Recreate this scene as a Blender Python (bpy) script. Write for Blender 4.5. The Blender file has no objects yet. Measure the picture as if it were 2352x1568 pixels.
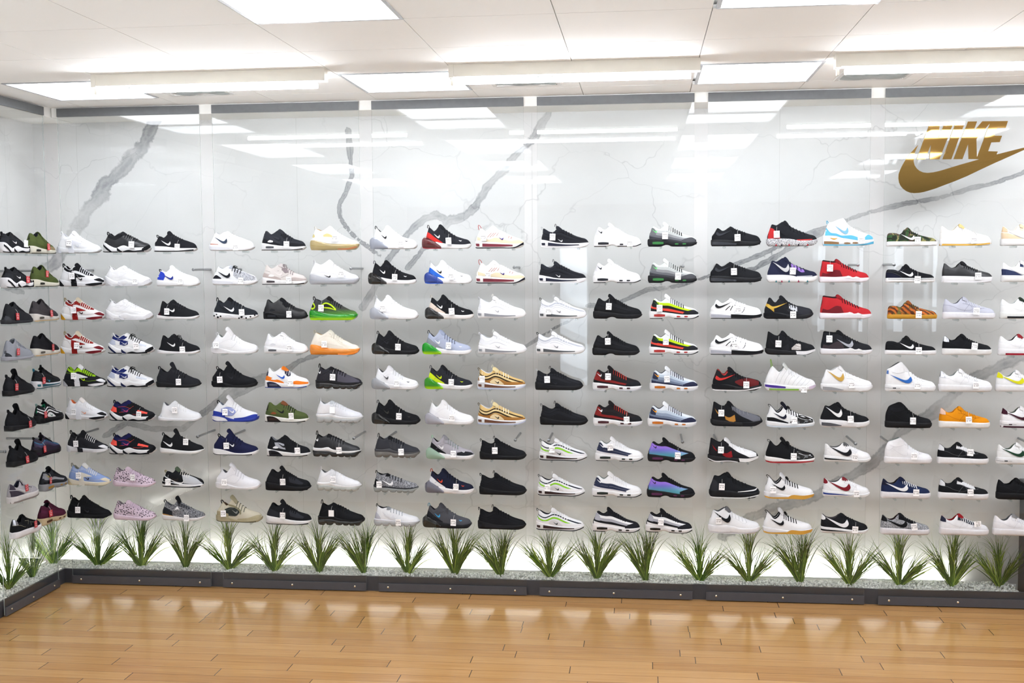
import bpy, math, random
import numpy as np
from mathutils import Matrix, Vector

scene = bpy.context.scene
COL = scene.collection

# ------------------------------------------------------------------ camera
# metres; x runs along the marble wall, y into it (front of the acrylic sheets is y = 0), z up
cam_data = bpy.data.cameras.new('camera')
cam_data.sensor_fit = 'HORIZONTAL'
cam_data.sensor_width = 36.0
cam_data.lens = 2581.5 * 36.0 / 2352.0
cam_data.clip_start = 0.05
cam_data.clip_end = 100.0
cam = bpy.data.objects.new('camera', cam_data)
COL.objects.link(cam)
_R = np.array([[0.9933063, -0.1155082, -0.0006212],
               [0.1152855, 0.9910274, 0.0676302],
               [-0.0071962, -0.0672492, 0.9977103]])      # columns: right, forward, up
_m = Matrix([[_R[i, 0], _R[i, 2], -_R[i, 1], 0] for i in range(3)] + [[0, 0, 0, 1]])
_m.translation = Vector((3.6226, -6.7029, 2.0101))
cam.matrix_world = _m
scene.camera = cam

# ------------------------------------------------------------------ world, exposure
world = bpy.data.worlds.new('world')
scene.world = world
world.use_nodes = True
world.node_tree.nodes['Background'].inputs[0].default_value = (0.9, 0.95, 1.0, 1)
world.node_tree.nodes['Background'].inputs[1].default_value = 0.3
vs = scene.view_settings
scene.display_settings.display_device = 'sRGB'
vs.view_transform = 'Standard'
vs.look = 'None'
vs.exposure = 1.62
vs.gamma = 1.0
vs.use_curve_mapping = False
scene.cycles.max_bounces = 7
scene.cycles.diffuse_bounces = 4
scene.cycles.glossy_bounces = 3
scene.cycles.transmission_bounces = 4
scene.cycles.transparent_max_bounces = 24
scene.cycles.caustics_reflective = False
scene.cycles.caustics_refractive = False
scene.cycles.sample_clamp_indirect = 6.0
scene.cycles.use_denoising = True
scene.cycles.use_adaptive_sampling = True
scene.cycles.adaptive_threshold = 0.02

# strengths of the lamps the shop has
TUBE_W, TROFFER_W, LED_W, DAY_W = 30.0, 5.0, 19.0, 2.0


# ------------------------------------------------------------------ materials
def lin(h):
    v = [int(h[i:i + 2], 16) / 255.0 for i in (0, 2, 4)]
    return tuple(c / 12.92 if c <= 0.04045 else ((c + 0.055) / 1.055) ** 2.4 for c in v) + (1.0,)


class NT:
    """small helper around one material's node tree"""
    def __init__(self, name):
        self.m = bpy.data.materials.new(name)
        self.m.use_nodes = True
        self.t = self.m.node_tree
        self.b = self.t.nodes['Principled BSDF']
        self.out = self.t.nodes['Material Output']

    def n(self, kind, **kw):
        nd = self.t.nodes.new(kind)
        for k, v in kw.items():
            setattr(nd, k, v)
        return nd

    def l(self, a, b):
        self.t.links.new(a, b)

    def math(self, op, a, b=None, c=None):
        nd = self.n('ShaderNodeMath', operation=op)
        for i, v in enumerate((a, b, c)):
            if v is None:
                continue
            if isinstance(v, (int, float)):
                nd.inputs[i].default_value = v
            else:
                self.l(v, nd.inputs[i])
        return nd.outputs[0]

    def ramp(self, fac, stops, interp='LINEAR'):
        nd = self.n('ShaderNodeValToRGB')
        nd.color_ramp.interpolation = interp
        el = nd.color_ramp.elements
        while len(el) > 1:
            el.remove(el[-1])
        el[0].position, el[0].color = stops[0]
        for p, c in stops[1:]:
            e = el.new(p)
            e.color = c
        self.l(fac, nd.inputs[0])
        return nd.outputs[0]

    def mix(self, fac, a, b):
        nd = self.n('ShaderNodeMix', data_type='RGBA')
        for s, v in ((nd.inputs[0], fac), (nd.inputs[6], a), (nd.inputs[7], b)):
            if isinstance(v, (int, float)):
                s.default_value = v
            elif isinstance(v, tuple):
                s.default_value = v
            else:
                self.l(v, s)
        return nd.outputs[2]

    def noise(self, scale, detail=2.0, coord=None, rough=0.5, dist=0.0):
        nd = self.n('ShaderNodeTexNoise')
        nd.inputs['Scale'].default_value = scale
        nd.inputs['Detail'].default_value = detail
        nd.inputs['Roughness'].default_value = rough
        nd.inputs['Distortion'].default_value = dist
        if coord is not None:
            self.l(coord, nd.inputs['Vector'])
        return nd.outputs[0]

    def obj(self):
        return self.n('ShaderNodeTexCoord').outputs['Object']


_mats = {}


def mat(code):
    """'rrggbb' or 'rrggbb/K'; K picks the surface: F fabric, L leather, G gloss, T clear, H heather knit,
    C camouflage, P spotted print, Q woven plaid, S speckle, M metallic, N matt rubber, Z speckled clear"""
    if code in _mats:
        return _mats[code]
    h, _, k = code.partition('/')
    k = k or 'F'
    c = lin(h)
    c = tuple(x * (.79 - .1 * x) for x in c[:3]) + (1.0,)      # woven and coated surfaces stay below paper white
    d = NT('shoe_' + h + '_' + k)
    b = d.b
    b.inputs['Base Color'].default_value = c
    b.inputs['Roughness'].default_value = {'F': .8, 'L': .42, 'G': .12, 'N': .6, 'M': .25}.get(k, .7)
    b.inputs['Specular IOR Level'].default_value = {'F': .12, 'L': .35, 'N': .2, 'H': .1, 'P': .1, 'C': .1, 'Q': .1}.get(k, .5)
    if k == 'T':
        tr = d.n('ShaderNodeBsdfTransparent')
        tr.inputs[0].default_value = tuple(.45 + .55 * x for x in c[:3]) + (1,)
        b.inputs['Roughness'].default_value = .05
        b.inputs['Specular IOR Level'].default_value = .8
        ms = d.n('ShaderNodeMixShader')
        ms.inputs[0].default_value = .55
        d.l(tr.outputs[0], ms.inputs[1])
        d.l(b.outputs[0], ms.inputs[2])
        d.l(ms.outputs[0], d.out.inputs[0])
    elif k == 'M':
        b.inputs['Metallic'].default_value = .85
    elif k in 'FLNG':
        lum = .3 * c[0] + .6 * c[1] + .1 * c[2]
        f = d.noise(110.0 if k == 'F' else 14.0, 2.0, d.obj())
        amp = .05 if k == 'F' else .03
        lo = tuple(x * (1 - amp) for x in c[:3]) + (1,)
        hi = tuple(min(1, x * (1 + amp) + (.002 if lum < .05 else 0)) for x in c[:3]) + (1,)
        d.l(d.ramp(f, [(.3, lo), (.7, hi)]), b.inputs['Base Color'])
    else:
        o = d.obj()
        if k == 'H':
            mp = d.n('ShaderNodeMapping')
            mp.inputs['Scale'].default_value = (38, 38, 150)
            d.l(o, mp.inputs[0])
            f = d.noise(1.6, 3.0, mp.outputs[0], .7)
            d.l(d.ramp(f, [(.42, lin('17181c')), (.5, c), (.6, lin('bcbdc3'))]), b.inputs['Base Color'])
        elif k == 'S':
            f = d.noise(70.0, 3.0, o, .8)
            d.l(d.ramp(f, [(.38, lin('4a4a50')), (.5, c), (.62, lin('e0e0e4'))]), b.inputs['Base Color'])
        elif k == 'C':
            f = d.noise(9.0, 1.0, o, .4, .8)
            d.l(d.ramp(f, [(.36, lin('23261f')), (.44, lin('2f4a2c')), (.52, lin('4a3b33')), (.6, lin('7d7a4e'))], 'CONSTANT'), b.inputs['Base Color'])
        elif k == 'P':
            v = d.n('ShaderNodeTexVoronoi')
            v.inputs['Scale'].default_value = 26.0
            d.l(o, v.inputs['Vector'])
            f = d.math('ADD', v.outputs['Distance'], d.math('MULTIPLY', d.noise(30.0, 2.0, o), .35))
            d.l(d.ramp(f, [(.0, lin('2a262c')), (.5, lin('2a262c')), (.56, c), (.8, c)]), b.inputs['Base Color'])
        elif k == 'Q':
            w = d.n('ShaderNodeTexWave', bands_direction='DIAGONAL')
            w.inputs['Scale'].default_value = 5.0
            w.inputs['Distortion'].default_value = 5.0
            w.inputs['Detail'].default_value = 2.0
            d.l(o, w.inputs['Vector'])
            f2 = d.noise(8.0, 2.0, o)
            a = d.ramp(w.outputs[0], [(.25, lin('4a2a1c')), (.5, c), (.8, lin('a85a26'))])
            d.l(d.mix(d.ramp(f2, [(.5, (0, 0, 0, 1)), (.6, (1, 1, 1, 1))]), a, lin('5c5a2c')), b.inputs['Base Color'])
        elif k == 'I':      # iridescent panel, violet above and teal below
            s = d.n('ShaderNodeSeparateXYZ')
            d.l(o, s.inputs[0])
            d.l(d.ramp(s.outputs[2], [(.15, lin('3f7f8f')), (.24, lin('5b58a8')), (.3, lin('7a55b8'))]), b.inputs['Base Color'])
            b.inputs['Roughness'].default_value = .35
        elif k == 'D':      # dyed in a fade from the sole upwards
            s = d.n('ShaderNodeSeparateXYZ')
            d.l(o, s.inputs[0])
            d.l(d.ramp(s.outputs[2], [(.13, c), (.22, lin('26281f')), (.3, lin('1c1d20'))]), b.inputs['Base Color'])
        elif k == 'V':      # moulded bubble, lime below and green above
            s = d.n('ShaderNodeSeparateXYZ')
            d.l(o, s.inputs[0])
            d.l(d.ramp(s.outputs[2], [(.02, lin('a8e21c')), (.07, c), (.16, c)]), b.inputs['Base Color'])
            b.inputs['Roughness'].default_value = .08
    _mats[code] = d.m
    return d.m


def plain(name, h, rough=.5, metal=0.0, spec=.5, var=.06, scale=8.0):
    d = NT(name)
    c = lin(h)
    lo = tuple(x * (1 - var) for x in c[:3]) + (1,)
    hi = tuple(min(1, x * (1 + var)) for x in c[:3]) + (1,)
    d.l(d.ramp(d.noise(scale, 3.0, d.obj()), [(.3, lo), (.7, hi)]), d.b.inputs['Base Color'])
    d.b.inputs['Roughness'].default_value = rough
    d.b.inputs['Metallic'].default_value = metal
    d.b.inputs['Specular IOR Level'].default_value = spec
    return d.m


def emitter(name, h, strength):
    d = NT(name)
    e = d.n('ShaderNodeEmission')
    e.inputs[0].default_value = lin(h)
    e.inputs[1].default_value = strength
    d.l(e.outputs[0], d.out.inputs[0])
    return d.m


def clear_sheet(name, tint, ior=1.49, gain=1.0):
    """thin acrylic: see-through with a Fresnel mirror on top"""
    d = NT(name)
    tr = d.n('ShaderNodeBsdfTransparent')
    tr.inputs[0].default_value = lin(tint)
    gl = d.n('ShaderNodeBsdfGlossy')
    gl.inputs['Roughness'].default_value = 0.0
    geo = d.n('ShaderNodeNewGeometry')
    dt = d.n('ShaderNodeVectorMath', operation='DOT_PRODUCT')
    d.l(geo.outputs['Normal'], dt.inputs[0])
    d.l(geo.outputs['Incoming'], dt.inputs[1])
    r0 = ((ior - 1) / (ior + 1)) ** 2 * gain
    # Schlick's curve, the same from both sides of the sheet
    f = d.math('POWER', d.math('SUBTRACT', 1.0, d.math('ABSOLUTE', dt.outputs['Value'])), 5.0)
    ms = d.n('ShaderNodeMixShader')
    d.l(d.math('MULTIPLY_ADD', f, 1.0 - r0, r0), ms.inputs[0])
    d.l(tr.outputs[0], ms.inputs[1])
    d.l(gl.outputs[0], ms.inputs[2])
    d.l(ms.outputs[0], d.out.inputs[0])
    return d.m


# ------------------------------------------------------------------ mesh helpers
class MB:
    def __init__(self):
        self.v, self.f, self.mi = [], [], []

    def add(self, vs, fs, mi=0):
        o = len(self.v)
        self.v += [tuple(map(float, p)) for p in vs]
        self.f += [tuple(i + o for i in q) for q in fs]
        self.mi += [mi] * len(fs)

    def box(self, lo, hi, mi=0):
        x0, y0, z0 = lo
        x1, y1, z1 = hi
        self.add([(x0, y0, z0), (x1, y0, z0), (x1, y1, z0), (x0, y1, z0), (x0, y0, z1), (x1, y0, z1), (x1, y1, z1), (x0, y1, z1)],
                 [(0, 3, 2, 1), (4, 5, 6, 7), (0, 1, 5, 4), (1, 2, 6, 5), (2, 3, 7, 6), (3, 0, 4, 7)], mi)

    def tube(self, pts, r, n=8, mi=0, cap=True, flat=1.0, side=None):
        """tube along pts; r a number or a list; 'flat' squeezes it across 'side'"""
        P = np.array(pts, float)
        k = len(P)
        rr = np.full(k, r) if np.isscalar(r) else np.array(r, float)
        T = np.gradient(P, axis=0)
        T /= np.linalg.norm(T, axis=1)[:, None] + 1e-12
        ref = np.array(side if side is not None else ((0, 0, 1) if abs(T[0][2]) < .9 else (1, 0, 0)), float)
        vs = []
        for i in range(k):
            a = np.cross(T[i], ref)
            if np.linalg.norm(a) < 1e-6:
                a = np.cross(T[i], (0.3, 1, 0.2))
            a /= np.linalg.norm(a)
            b = np.cross(a, T[i])
            for j in range(n):
                t = 2 * math.pi * j / n
                vs.append(P[i] + rr[i] * (a * math.cos(t) + b * math.sin(t) * flat))
        fs = [(i * n + j, i * n + (j + 1) % n, (i + 1) * n + (j + 1) % n, (i + 1) * n + j) for i in range(k - 1) for j in range(n)]
        if cap:
            fs += [tuple(reversed(range(n))), tuple((k - 1) * n + j for j in range(n))]
        self.add(vs, fs, mi)

    def grid(self, G, mi=0, flip=False):
        G = np.asarray(G, float)
        a, b = G.shape[:2]
        fs = []
        for i in range(a - 1):
            for j in range(b - 1):
                q = (i * b + j, i * b + j + 1, (i + 1) * b + j + 1, (i + 1) * b + j)
                fs.append(q[::-1] if flip else q)
        self.add(G.reshape(-1, 3), fs, mi)

    def mesh(self, name, mats, smooth=None):
        me = bpy.data.meshes.new(name)
        me.from_pydata(self.v, [], self.f)
        for m in (mats if isinstance(mats, (list, tuple)) else [mats]):
            me.materials.append(m)
        if any(self.mi):
            me.polygons.foreach_set('material_index', self.mi)
        if smooth is not None:
            me.shade_smooth()
            me.set_sharp_from_angle(angle=math.radians(smooth))
        me.update()
        return me

    def obj(self, name, mats, parent=None, smooth=None):
        return link(name, self.mesh(name, mats, smooth), parent)


def link(name, me, parent=None):
    o = bpy.data.objects.new(name, me)
    COL.objects.link(o)
    if parent is not None:
        o.parent = parent
    return o


def tag(o, label, cat, group=None, kind=None):
    o['label'] = label
    o['category'] = cat
    if group:
        o['group'] = group
    if kind:
        o['kind'] = kind
    return o


def thing(name, label, cat, loc=(0, 0, 0), rz=0.0, group=None):
    o = bpy.data.objects.new(name, None)
    o.empty_display_size = .05
    COL.objects.link(o)
    o.location = loc
    o.rotation_euler = (0, 0, rz)
    return tag(o, label, cat, group)


def struct(o):
    o['kind'] = 'structure'
    return o


def copy_tree(o, parent=None):
    c = o.copy()
    COL.objects.link(c)
    c.parent = parent
    for ch in o.children:
        copy_tree(ch, c)
    return c

# ------------------------------------------------------------------ the room
WX0, WX1, WY0, WY1, CZ = -0.323, 9.6, -12.0, 0.28, 3.01
XL = -0.043                        # front of the acrylic on the left wall


def marble(name, joints_axis):
    d = NT(name)
    o = d.obj()
    at = d.n('ShaderNodeAttribute', attribute_name='vein')
    ver = d.n('ShaderNodeAttribute', attribute_name='vein_edge')
    nz = d.noise(9.0, 6.0, o, .62)
    nz2 = d.noise(2.2, 5.0, o, .6, .6)
    # wide veins: distance from the middle line in half widths, broken up by noise
    dist = d.math('ADD', at.outputs['Fac'], d.math('ADD', d.math('MULTIPLY', d.math('SUBTRACT', nz, .5), 2.4), d.math('MULTIPLY', d.math('SUBTRACT', d.noise(30.0, 4.0, o, .6), .5), .6)))
    body = d.ramp(dist, [(.0, (.72, .72, .72, 1)), (.4, (.5, .5, .5, 1)), (.72, (.7, .7, .7, 1)), (.9, (.32, .32, .32, 1)), (1.0, (0, 0, 0, 1))])
    streak = d.ramp(nz2, [(.32, (.25, .25, .25, 1)), (.6, (1, 1, 1, 1))])
    vein = d.math('MULTIPLY', body, streak)
    # hair cracks
    mp = d.n('ShaderNodeMapping')
    mp.inputs['Rotation'].default_value = (.2, .75, .3)
    mp.inputs['Scale'].default_value = (1.0, 1.0, 1.7)
    warp = d.n('ShaderNodeVectorMath', operation='ADD')
    ns = d.n('ShaderNodeTexNoise')
    ns.inputs['Scale'].default_value = 2.3
    ns.inputs['Detail'].default_value = 4.0
    d.l(o, ns.inputs['Vector'])
    sc = d.n('ShaderNodeVectorMath', operation='SCALE')
    sc.inputs['Scale'].default_value = .55
    d.l(ns.outputs['Color'], sc.inputs[0])
    d.l(o, warp.inputs[0])
    d.l(sc.outputs[0], warp.inputs[1])
    d.l(warp.outputs[0], mp.inputs[0])
    vo = d.n('ShaderNodeTexVoronoi', feature='DISTANCE_TO_EDGE')
    vo.inputs['Scale'].default_value = 1.35
    d.l(mp.outputs[0], vo.inputs['Vector'])
    crack = d.math('MULTIPLY', d.ramp(vo.outputs['Distance'], [(.0, (.26, .26, .26, 1)), (.006, (0, 0, 0, 1))]),
                   d.ramp(d.noise(1.3, 2.0, o), [(.42, (0, 0, 0, 1)), (.62, (1, 1, 1, 1))]))
    cloud = d.math('MULTIPLY', d.ramp(d.noise(1.1, 4.0, o, .55), [(.4, (0, 0, 0, 1)), (.75, (1, 1, 1, 1))]), .13)
    f = d.math('MINIMUM', d.math('ADD', d.math('ADD', vein, crack), cloud), 1.0)
    d.l(d.mix(f, lin('dad9d8'), lin('66686e')), d.b.inputs['Base Color'])
    d.b.inputs['Roughness'].default_value = .02
    d.b.inputs['Specular IOR Level'].default_value = .36
    return d.m


def vein_field(px, pz, veins):
    best = np.full(px.shape, 9.0)
    for pts, wid in veins:
        P = np.array(pts)
        for a, b in zip(P[:-1], P[1:]):
            ab = b - a
            t = np.clip(((px - a[0]) * ab[0] + (pz - a[1]) * ab[1]) / (ab @ ab), 0, 1)
            dd = np.hypot(px - a[0] - t * ab[0], pz - a[1] - t * ab[1])
            best = np.minimum(best, dd / (wid * .68))
    return best


VEINS = [
    ([(.55, 3.0), (.43, 2.81), (.31, 2.67), (.16, 2.54), (.05, 2.41), (-.03, 2.3), (-.16, 2.1), (-.3, 1.98)], .075),
    ([(1.78, 2.87), (1.79, 2.7), (1.8, 2.59), (1.76, 2.48), (1.71, 2.4), (1.72, 2.32), (1.77, 2.24), (1.85, 2.17), (1.97, 2.08)], .026),
    ([(3.05, 2.95), (2.96, 2.8), (2.85, 2.7), (2.76, 2.6), (2.66, 2.5), (2.58, 2.38), (2.51, 2.31), (2.41, 2.29)], .042),
    ([(2.5, 2.31), (2.41, 2.29), (2.33, 2.33), (2.25, 2.3), (2.16, 2.23), (2.08, 2.12), (2.0, 2.02), (1.92, 1.85), (1.85, 1.75)], .035),
    ([(2.41, 2.29), (2.36, 2.2), (2.25, 2.12), (2.15, 2.0)], .03),
    ([(5.86, 2.54), (5.7, 2.48), (5.56, 2.45), (5.36, 2.39), (5.16, 2.36), (4.96, 2.31), (4.73, 2.23), (4.55, 2.17), (4.37, 2.08),
      (4.19, 2.01), (3.98, 1.92), (3.79, 1.87), (3.66, 1.86), (3.53, 1.8), (3.42, 1.76), (3.28, 1.76)], .022),
    ([(4.7, 2.2), (4.5, 2.1), (4.3, 1.98), (4.1, 1.93)], .025),
    ([(3.2, 1.68), (3.09, 1.63), (2.98, 1.56), (2.87, 1.49)], .016),
    ([(5.88, 1.45), (5.63, 1.34), (5.5, 1.25), (5.36, 1.1), (5.2, 1.01), (5.03, .81), (4.9, .72), (4.75, .64), (4.62, .56), (4.46, .51),
      (4.28, .44), (4.12, .33)], .055),
    ([(1.64, 1.49), (1.44, 1.41), (1.24, 1.29), (1.06, 1.21), (.85, 1.12), (.64, .96), (.43, .96), (.26, 1.0), (.1, .91)], .03),
    ([(1.3, 1.33), (1.1, 1.28), (.95, 1.2), (.86, 1.12)], .04),
]


def marble_wall(name, axis, u0, u1, z0, z1, joints, veins, fixed, backing):
    """a wall of slabs with 3 mm joints, one mesh; axis 'x': runs along x at y = fixed, 'y': along y at x = fixed"""
    cuts = [u0] + joints + [u1]
    b = MB()
    vein = []
    for a, c in zip(cuts[:-1], cuts[1:]):
        a2 = a + (.0008 if a != u0 else 0)
        c2 = c - (.0008 if c != u1 else 0)
        nu, nzv = max(2, int((c2 - a2) / .02)), int((z1 - z0) / .02)
        U, Z = np.meshgrid(np.linspace(a2, c2, nu), np.linspace(z0, z1, nzv), indexing='ij')
        if axis == 'x':
            G = np.stack([U, np.full_like(U, fixed), Z], -1)
            b.grid(G)
        else:
            G = np.stack([np.full_like(U, fixed), U, Z], -1)
            b.grid(G, flip=True)
        vein.append(vein_field(U, Z, veins).ravel())
    n = len(b.v)
    if axis == 'x':
        b.box((u0, fixed + .0012, z0), (u1, fixed + .12, z1), 1)
    else:
        b.box((fixed - .12, u0, z0), (fixed - .0012, u1, z1), 1)
    me = b.mesh(name, [marble(name + '_stone', axis), backing])
    at = me.attributes.new('vein', 'FLOAT', 'POINT')
    data = np.full(len(b.v), 9.0, np.float32)
    data[:n] = np.minimum(np.concatenate(vein), 9.0)
    at.data.foreach_set('value', data)
    return struct(link(name, me))


grout = plain('joint_grout', 'b5b5b2', .8)
marble_wall('wall_back', 'x', WX0 - .12, 7.4, 0.0, CZ, [-.024, 1.442, 2.941, 4.442, 5.94], VEINS, WY1, grout)
LV = [([(-.3, 1.98), (-.1, 1.9), (.1, 1.86)], .03), ([(-1.0, 1.2), (-.7, 1.1), (-.3, .8)], .03), ([(-2.0, 2.6), (-1.2, 2.3), (-.4, 2.2)], .02)]
marble_wall('wall_left', 'y', -3.2, WY1, 0.0, CZ, [-1.6, -.05], LV, WX0, grout)

white_paint = plain('white_wall_paint', 'e9e8e4', .7, var=.02, scale=2.0)
b = MB()
b.box((7.4, WY1 - .2, 0), (WX1, WY1 + .12, CZ))
struct(b.obj('wall_right', white_paint))
b = MB()
b.box((WX0 - .12, WY0, 0), (WX0, -3.2, CZ))
struct(b.obj('wall_side', white_paint))
b = MB()
b.box((WX1, WY0, 0), (WX1 + .12, WY1, CZ))
struct(b.obj('wall_east', white_paint))


# wooden floor -------------------------------------------------------
def wood():
    d = NT('floor_planks')
    o = d.obj()
    s = d.n('ShaderNodeSeparateXYZ')
    d.l(o, s.inputs[0])
    PW, PL = .0985, .92
    rowf = d.math('DIVIDE', s.outputs[1], PW)
    row = d.math('FLOOR', rowf)
    wn = d.n('ShaderNodeTexWhiteNoise', noise_dimensions='1D')
    d.l(row, wn.inputs['W'])
    xf = d.math('ADD', d.math('DIVIDE', s.outputs[0], PL), d.math('MULTIPLY', wn.outputs[0], 7.31))
    idx = d.math('FLOOR', xf)
    cid = d.math('ADD', d.math('MULTIPLY', row, 17.13), d.math('MULTIPLY', idx, 3.77))
    wn2 = d.n('ShaderNodeTexWhiteNoise', noise_dimensions='1D')
    d.l(cid, wn2.inputs['W'])
    # grain, stretched along the plank and different in each
    cv = d.n('ShaderNodeCombineXYZ')
    d.l(d.math('ADD', d.math('MULTIPLY', s.outputs[0], 1.1), d.math('MULTIPLY', wn2.outputs[0], 40.0)), cv.inputs[0])
    d.l(d.math('MULTIPLY', s.outputs[1], 26.0), cv.inputs[1])
    d.l(cid, cv.inputs[2])
    g = d.noise(2.4, 6.0, cv.outputs[0], .62, .5)
    cv2 = d.n('ShaderNodeCombineXYZ')
    d.l(d.math('MULTIPLY', s.outputs[0], 5.0), cv2.inputs[0])
    d.l(d.math('MULTIPLY', s.outputs[1], 190.0), cv2.inputs[1])
    d.l(cid, cv2.inputs[2])
    fine = d.noise(1.0, 3.0, cv2.outputs[0], .6)
    tone = d.math('ADD', d.math('MULTIPLY_ADD', wn2.outputs[0], .24, .09), d.math('ADD', d.math('MULTIPLY', g, .55), d.math('MULTIPLY', fine, .16)))
    colr = d.ramp(tone, [(.15, lin('865e37')), (.42, lin('9a7143')), (.62, lin('a98050')), (.9, lin('ba9462'))])
    fy = d.math('FRACT', rowf)
    fx = d.math('FRACT', xf)
    gy = d.math('LESS_THAN', d.math('MINIMUM', fy, d.math('SUBTRACT', 1.0, fy)), .014)
    gx = d.math('LESS_THAN', d.math('MINIMUM', fx, d.math('SUBTRACT', 1.0, fx)), .0022)
    gap = d.math('MAXIMUM', d.math('MULTIPLY', gy, .62), d.math('MULTIPLY', gx, .95))
    d.l(d.mix(gap, colr, lin('33200f')), d.b.inputs['Base Color'])
    d.l(d.ramp(d.noise(1.7, 3.0, o), [(.3, (.1, .1, .1, 1)), (.7, (.2, .2, .2, 1))]), d.b.inputs['Roughness'])
    d.b.inputs['Specular IOR Level'].default_value = .5
    bp = d.n('ShaderNodeBump')
    bp.inputs['Strength'].default_value = .12
    bp.inputs['Distance'].default_value = .002
    d.l(d.math('SUBTRACT', d.math('MULTIPLY', g, .5), gap), bp.inputs['Height'])
    d.l(bp.outputs[0], d.b.inputs['Normal'])
    return d.m


b = MB()
b.box((WX0, -2.6, -.06), (WX1, WY1, 0.0))
struct(b.obj('floor', wood()))
# unseen rest of the floor, made pale to bounce neutral light onto the ceiling
b = MB()
b.box((WX0, WY0, -.06), (WX1, -2.6, -.001))
struct(b.obj('floor', plain('floor_bounce_pale', 'dcdcda', .35, var=.03, scale=1.5)))

# tiled ceiling: 617 mm grid with fine joints -------------------------
TX0, TY0, TP = .182, -.305, .6187
tile_white = plain('ceiling_tile', 'fafaf8', .75, var=.015, scale=3.0)
joint_grey = plain('ceiling_joint', 'b9b8b5', .7)
LIGHT_COLS = [.182, 2.045, 3.906, 5.765, 7.62]
LIGHT_ROWS = [-.92, -2.776, -4.632, -6.488]
trofs = []
for ly in LIGHT_ROWS:
    for lx in LIGHT_COLS:
        if ly < -4 and lx > 7:
            continue
        trofs.append((lx, ly))
b = MB()
b.box((WX0, WY0, CZ + .03), (WX1, WY1, CZ + .12), 1)
i0, i1 = int((WX0 - TX0) / TP) - 1, int((WX1 - TX0) / TP) + 1
j0, j1 = int((WY0 - TY0) / TP) - 1, int((WY1 - TY0) / TP) + 1
open_cells = {(round((lx - TX0) / TP), round((ly - TY0) / TP)) for lx, ly in trofs}
for i in range(i0, i1 + 1):
    for j in range(j0, j1 + 1):
        if (i, j) in open_cells:
            continue
        x0, x1 = max(WX0, TX0 + i * TP + .0018), min(WX1, TX0 + (i + 1) * TP - .0018)
        y0, y1 = max(WY0, TY0 + j * TP + .0018), min(WY1, TY0 + (j + 1) * TP - .0018)
        if x1 > x0 and y1 > y0:
            b.box((x0, y0, CZ), (x1, y1, CZ + .015))
struct(b.obj('ceiling', [tile_white, joint_grey]))

# white soffit that carries the acrylic sheets
b = MB()
b.box((XL + .004, .004, 2.952), (7.4, WY1, CZ))
struct(b.obj('trim_1', white_paint))
b = MB()
b.box((WX0, -3.2, 2.952), (XL - .004, WY1, CZ))
struct(b.obj('trim_2', white_paint))

# recessed lights ------------------------------------------------------
lit = emitter('light_panel_diffuser', 'f6f9ff', TROFFER_W)
tube_lit = emitter('fluorescent_tube', 'f5f9ff', TUBE_W)
alu = plain('light_frame_metal', 'c4c5c8', .35, .4)
cream_metal = plain('batten_cream_enamel', 'fcf8ee', .4, var=.03)
fr, pn = MB(), MB()
w = TP
for q in ((0, 0, w, .02), (0, w - .02, w, w), (0, .02, .02, w - .02), (w - .02, .02, w, w - .02)):
    fr.box((q[0] + .002, q[1] + .002, -.004), (q[2] - .002, q[3] - .002, .014))
pn.box((.02, .02, .002), (w - .02, w - .02, .01))
m_fr, m_pn = fr.mesh('light_frame', alu), pn.mesh('light_diffuser', lit)
WHERE = ['above the leftmost shoe bay', 'between the first and second tube lamps', 'between the second and third tube lamps', 'towards the far right of the shop', 'by the east wall']
ROWN = ['row nearest the shoe wall', 'second row from the shoe wall', 'third row from the shoe wall', 'row above the camera', 'row behind the camera', 'row by the shop front']
for lx, ly in trofs:
    t = thing('ceiling_light', 'square ceiling light, ' + ROWN[LIGHT_ROWS.index(ly)] + ', ' + ['over the left corner', 'second from left corner', 'third from left corner', 'fourth from left corner', 'over the right end'][LIGHT_COLS.index(lx)],
              'ceiling light', (lx, ly, CZ), 0, 'recessed ceiling lights')
    link('frame', m_fr, t)
    link('diffuser', m_pn, t)

# surface battens with one bare tube each --------------------------------
bd, tb, cp, hd = MB(), MB(), MB(), MB()
BL = 1.235
bd.box((0, -.03, -.062), (BL, .03, -.001))
tb.tube([(.045, 0, -.084), (BL - .045, 0, -.084)], .013, 12)
cp.box((-.002, -.033, -.066), (.024, .033, -.0005))
hd.box((.006, -.012, -.1), (.018, .012, -.066))
m_bd, m_tb, m_cp, m_hd = bd.mesh('body', cream_metal), tb.mesh('tube', tube_lit, 60), cp.mesh('end_cap', cream_metal), hd.mesh('lamp_holder', cream_metal)
bat = []
for j, by in enumerate([-1.085]):
    for i, bx in enumerate([.795, 2.665, 4.54, 6.41]):
        if j > 1 and i == 3:
            continue
        t = thing('tube_lamp', 'tube lamp on the ceiling, ' + ROWN[j] + ', ' + ['over the left bays', 'over the middle bays', 'over the gold sign', 'over the right end'][i],
                  'tube lamp', (bx, by, CZ), 0, 'fluorescent tube lamps')
        o = link('body', m_bd, t)
        link('tube', m_tb, t)
        link('end_cap', m_cp, t)
        link('lamp_holder', m_hd, t)

# ceiling vents with loose film -------------------------------------------
film = plain('vent_film', '8d9490', .3, var=.25, scale=14.0)
vent_white = plain('vent_frame_white', 'e4e4e2', .5)
vd = plain('vent_dark', '4a4c4c', .8)


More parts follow.
